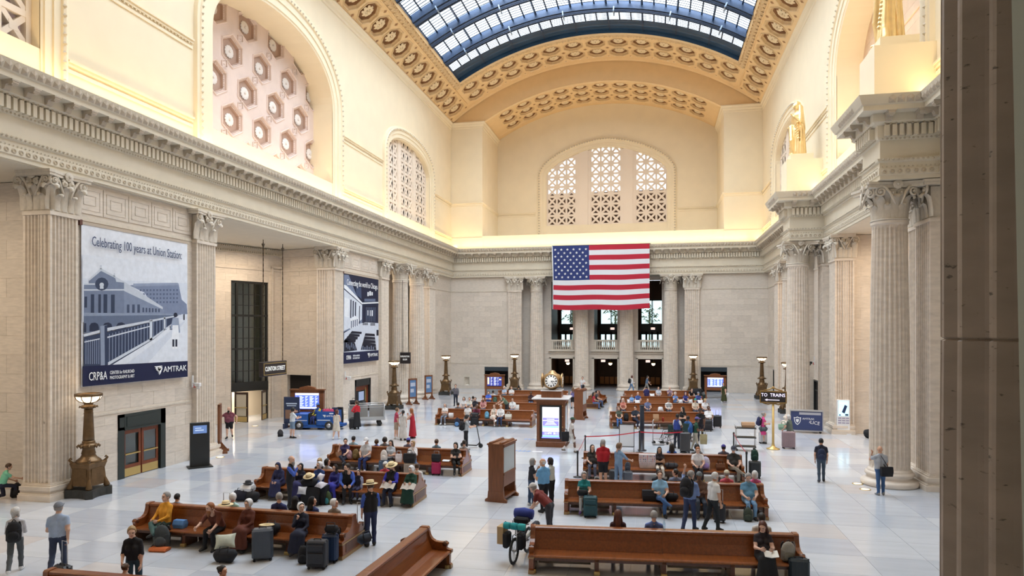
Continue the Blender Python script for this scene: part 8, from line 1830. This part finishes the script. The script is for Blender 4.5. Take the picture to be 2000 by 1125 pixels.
for key, L in (('R5', ((1217, 'white haired woman in a salmon top on the second bench behind the whiteboard', (.55, .20, .15), ('long', 'white'), {'sex': 'f'}), (1265, 'man in a slate blue shirt on the second bench behind the whiteboard', (.14, .17, .32), ('short', 'brown'), {}), (1306, 'man in a black and white striped shirt', (.80, .80, .80), ('short', 'black'), {'hat': ('cap', (.08, .06, .04)), 'fat': 1.15}), (1358, 'woman in a cream top and green cap on the second bench behind the whiteboard', (.66, .58, .48), ('short', 'grey'), {'hat': ('cap', (.02, .28, .2))}), (1377, 'man in a white tee and tan cap on the second bench behind the whiteboard', (.74, .76, .8), ('short', 'grey'), {'hat': ('cap', (.5, .36, .16))}))),
               ('R6', ((1234, 'child in light blue on the third bench behind the whiteboard', (.2, .4, .75), ('short', 'brown'), {'h': 1.35}), (1246, 'bald man in a blue shirt on the third bench behind the whiteboard', (.05, .10, .33), None, {}), (1319, 'woman in a bonnet and blue dress drinking on the third bench behind the whiteboard', (.14, .28, .62), ('bonnet', None), {'sex': 'f', 'arms': ('lap', 'chin')}), (1339, 'woman in a navy dress and dark scarf on the third bench behind the whiteboard', (.03, .04, .22), ('scarf', (.03, .03, .12)), {'sex': 'f'}), (1364, 'man in a dark blue shirt and cap on the third bench behind the whiteboard', (.04, .07, .28), ('short', 'dark'), {'hat': ('cap', (.2, .22, .26))}))),
               ('R7', ((1286, 'person in pale grey on the farthest right bench', (.55, .58, .66), ('short', 'brown'), {}), (1308, 'man in a mauve plaid shirt leaning his chin on his hand', (.26, .18, .26), ('bald', 'grey'), {'arms': ('lap', 'chin')}), (1349, 'person in black bending at the right end of the farthest right bench', BLK, ('short', 'black'), {'lean': 30})))):
    for u, lb, tp, hr, kw in L:
        o = si(lb, key, u, 1, 'sit', tp, (.05, .06, .1), hr, kw.pop('h', 1.70), arms=kw.pop('arms', ('lap', 'lap')), **kw)
        if 'striped' in lb:
            q = MB()
            for k in range(5): q.lathe([(1, -.022), (1, .022)], 16, 0, T(0, .012, .17 + k * .085) @ SC(.235, .16, 1), cap=False)
            q.build('stripes', cloth(BLK), o)
for n, (key, u, off) in enumerate((('R5', 1290, .15), ('R6', 1230, .3), ('R6', 1245, .75), ('R6', 1329, .3), ('R6', 1348, .3), ('R6', 1368, .75), ('R7', 1274, .4))):
    pillow('small white bundle on a bench behind the whiteboard, number %s from the left' % ('one', 'two', 'three', 'four', 'five', 'six', 'seven')[n] if False else ('white bundle left of the striped shirt', 'white bundle left of the bald man in blue', 'white bundle on the lap of the bald man in blue', 'white bundle left of the navy dress', 'white bundle right of the navy dress', 'white bundle on the lap of the man in the dark blue shirt', 'white bag at the left of the farthest right bench')[n], on_bench(key, u, 1, off, .62) @ RX(1.0), (.8, .8, .83), .42, .4)
st('person in a navy top and black trousers standing at the third bench behind the whiteboard', 1263, 797, 20, 'stand', (.03, .03, .15), (.012, .012, .016), ('short', 'dark'), 1.74, arms=('bent', 'bent'))
duffel('big black bag heap at the right end of the farthest right bench', T(*at(1360, 776)) @ T(0, 0, .2), BLK, 1.0, .3); p = at(1378, 788); MB().bar((0, 0, .05), (-.5, .2, 1.15), .16, .08).build('instrument_case', cloth(BLK), None, T(*p), label='long black case leaning at the right bench ends', cat='case')
suitcase('dark green suitcase beside the leaning black case', at(1372, 787), 0, (.02, .04, .035), .5, .7, .3)
# ---- far walkers
st('woman in a violet tank top and black shorts behind the tall display case', 1119, 798, 5, 'stand', (.15, .14, .35), BLK, ('long', 'lightbrown'), 1.66, 'f', legs='shorts', sleeve='none')
o = st('man in a white tee with backpack straps before the far doorways', 1138, 772, 175, 'walk', (.82, .82, .82), (.1, .12, .2), ('short', 'black'), 1.78, arms=('bent', 'down'), step=10); worn(o, 'dark backpack of the man in the white tee before the far doorways', BLK, 1.0, -.2)
st('dark haired woman in navy behind the tall display case', 1139, 790, 10, 'stand', (.03, .05, .1), (.1, .12, .18), ('long', 'black'), 1.64, 'f')
o = st('person in a white top and jeans walking right past a far column', 1233, 768, -70, 'walk', (.82, .82, .82), (.14, .26, .45), ('bob', 'auburn'), 1.76, 'f', sleeve='long', arms=('bent', 'bent')); worn(o, 'dark backpack of the person in white walking past a far column', BLK, 1.0, -.2)
st('man in a slate blue tee walking right before the far doorways', 1263, 768, -75, 'walk', (.10, .16, .26), (.35, .34, .32), ('short', 'dark'), 1.76, legs='shorts', arms=('bent', 'fwd'), step=24)
st('woman in a long olive dress carrying white bags at the far right', 1414, 786, 160, 'walk', (.045, .05, .012), (.045, .05, .012), ('bob', 'black'), 1.70, 'f', legs='longdress', arms=('down', 'down'), shoe=WHT, step=12)
tote('white carrier bag in the hand of the woman in the olive dress', T(*at(1420, 784)) @ T(0, 0, .35), (.8, .8, .82), .3, .4, .12)
si('person in a red top on the bench seen end on', 'M1', 1160, 1, 'sit', (.42, .02, .04), (.1, .15, .3), ('long', 'black'), 1.66, 'f', arms=('lap', 'lap'), skin=2); si('second person in dark clothes on the bench seen end on', 'M1', 1166, 1, 'sit', (.05, .05, .07), (.1, .15, .3), ('short', 'black'), 1.70, arms=('lap', 'lap'), off=.42)
# ---- right side
o = st('woman in a pink dress with a backpack near the direction sign', 1490, 866, -80, 'stand', (.72, .07, .28), (.72, .07, .28), ('bun', 'grey'), 1.68, 'f', legs='dress', arms=('bent', 'bent')); worn(o, 'dark blue backpack of the woman in pink', (.02, .03, .1), .95, -.22)
suitcase('white and grey patterned suitcase beside the woman in pink', at(1490, 866), 10, (.55, .56, .58), .42, .56, .26); duffel('grey bag on the patterned suitcase', T(*at(1490, 866)) @ T(0, -.1, .64), (.10, .13, .15), .4, .14)
st('white haired woman in a grey green top walking left with a big case', 1543, 872, 60, 'walk', (.12, .17, .15), (.12, .17, .15), ('bob', 'white'), 1.66, 'f', legs='dress', arms=('fwd', 'bent'), step=12, fat=1.15)
suitcase('large lilac suitcase pushed by the white haired woman', at(1540, 876), 5, (.30, .22, .25), .62, .82, .34); tote('green and white striped bag of the white haired woman', T(*at(1530, 868)) @ T(0, 0, .78), (.3, .5, .38), .5, .3, .2)
o = st('young man in a navy tee with a backpack walking away on the right', 1604, 941, 4, 'walk', (.012, .018, .04), (.06, .09, .13), ('short', 'black'), 1.74, arms=('down', 'down'), step=12, shoe=(.05, .05, .06), skin=4); worn(o, 'navy backpack of the young man walking away on the right', (.02, .03, .08), .92, -.22, .95)
o = st('bald man in a grey tee and jeans on the phone by the nearest column', 1720, 967, 25, 'stand', (.40, .42, .46), (.05, .12, .27), None, 1.80, arms=((62, 12, 138, 5), 'down'), head=(25, 0), fat=1.1, skin=4, shoe=(.3, .3, .3))
tote('black shoulder bag of the bald man by the nearest column', o.matrix_basis @ T(.12, -.2, .74), BLK, .42, .34, .14, handles=False); MB().bar((.1, -.16, 1.06), (-.05, .1, 1.48), .04, .015).bar((.2, -.16, 1.06), (-.05, -.12, 1.48), .04, .015).build('bag_strap', STRAP, None, o.matrix_basis, label='black strap over the shoulder of the bald man', cat='strap')
duffel('black bag on the floor behind the nearest column', T(*at(1703, 856)) @ RZ(.5), BLK, .8, .26)
# ---- baggage tug and baggage cart
TB = mat('tug_blue', (.012, .09, .36), .35); p = at(610, 840); t = root('baggage_tug', 'blue baggage tug with AMTRAK lettering before the departures board', 'vehicle', T(p.x, p.y + .7, 0) @ RZ(.12))
MB().box(-1.3, -.6, .2, -.42, .6, .95).box(-1.3, -.6, .12, 1.3, .6, .3).box(.12, -.6, .2, 1.3, -.52, 1.12).box(.12, .52, .2, 1.3, .6, 1.12).box(.12, -.6, .2, .2, .6, 1.12).box(1.22, -.6, .2, 1.3, .6, 1.12).box(1.3, -.3, .2, 1.75, .3, .35).build('body', TB, t)
MB().box(.2, -.5, .5, 1.22, .5, .8).box(-.42, -.5, .3, .12, .5, .34).box(-.40, -.5, .3, -.36, .5, 1.0).cbox((-.02, 0, .55), (.34, .8, .16), r=.03).build('dark_well', BLACK, t); MB().tube([(-.42, -.2, .95), (-.3, -.2, 1.12)], .02, 6).lathe([(.16, -.012), (.18, 0), (.16, .012)], 16, 0, T(-.28, -.2, 1.12) @ RY(.9), cap=False).build('steering_wheel', BLACK, t)
for x in (.92, -.95):
    for y in (-.5, .5): w = ob('wheel', MB().lathe([(.12, -.12), (.25, -.12), (.27, -.06), (.27, .06), (.25, .12), (.12, .12)], 20, 0, RX(PI / 2)).mesh('wheel', BLACK), t, T(x, y * 1.06, .27)); MB().lathe([(.14, -.14), (.13, .14)], 14, 0, RX(PI / 2)).build('hubcap', HAND, w)
MB().box(.2, -.612, .58, 1.0, -.602, .62).box(-1.28, -.612, .55, -.45, -.602, .58).build('stripe', PWH, t)
amtrak(t, T(.82, -.62, .85), .42, PWH); text('9', .2, 'lettering', PWH, t, T(-1.2, -.62, .8) @ RX(PI / 2)); MB().box(.95, -.615, .98, 1.2, -.605, 1.04).build('plate', PWH, t)
person('tug driver in a blue cap and blue jacket with yellow sleeves', t.matrix_basis @ T(.0, -.05, .63) @ RZ(PI - .5), 'sit', (.70, .62, .05), (.03, .05, .2), ('short', 'black'), 1.74, vest=(.03, .10, .42), sleeve='long', arms=('lap', 'lap'), skin=3, hat=('cap', (.04, .14, .5)), res=.024, shoe=(.6, .55, .2))
duffel('pink bag in the back of the baggage tug', t.matrix_basis @ T(.7, -.1, .8), (.5, .05, .14), .6, .22); tote('dark bag in the back of the baggage tug', t.matrix_basis @ T(1.05, .1, .8), (.02, .03, .08), .3, .5, .3, handles=False)
st('person in black standing behind the front of the baggage tug', 578, 836, 165, 'stand', (.02, .02, .025), BLK, ('short', 'black'), 1.70, arms=('bent', 'bent'))
p = at(708, 833); g = root('baggage_cart', 'silver metal baggage cart with railings before the left doorway', 'cart', T(p.x, p.y + .6, 0) @ RZ(.45)); ST = mat('cart_silver', (.50, .51, .52), .35, .6)
MB().box(-1.15, -.6, .38, 1.15, .6, .48).build('deck', ST, g); q = MB()
for x in (-1.1, 1.1):
    for y in (-.55, .55): q.tube([(x, y, .45), (x, y, 1.35)], .03, 6)
for y in (-.55, .55): q.tube([(-1.1, y, 1.35), (1.1, y, 1.35)], .035, 6).tube([(-1.1, y, 1.22), (1.1, y, 1.22)], .025, 6)
for x in (-1.1, 1.1):
    q.tube([(x, -.55, 1.35), (x, .55, 1.35)], .035, 6)
    for k in range(5): q.bar((x, -.45 + .22 * k, .45), (x, -.45 + .22 * k, 1.35), .02)
q.build('railing', ST, g); MB().box(-1.1, .54, .48, .1, .56, 1.2).box(.2, .54, .48, 1.1, .56, 1.2).box(-1.1, -.56, .48, -.5, -.54, 1.2).build('side_panel', mat('cart_grey', (.38, .38, .37), .4, .5), g)
for x in (-.8, .8):
    for y in (-.45, .45): MB().lathe([(.16, -.05), (.16, .05)], 14, 0, T(x, y, .17) @ RX(PI / 2)).build('wheel', BLACK, g)
tote('black box bag on top of the baggage cart railing', g.matrix_basis @ T(-.8, -.3, 1.39), BLK, .5, .26, .3); tote('dark carrier behind the woman in the beige dress', T(*at(664, 834)) @ T(0, 0, .0), BLK, .36, 1.25, .25, handles=False)
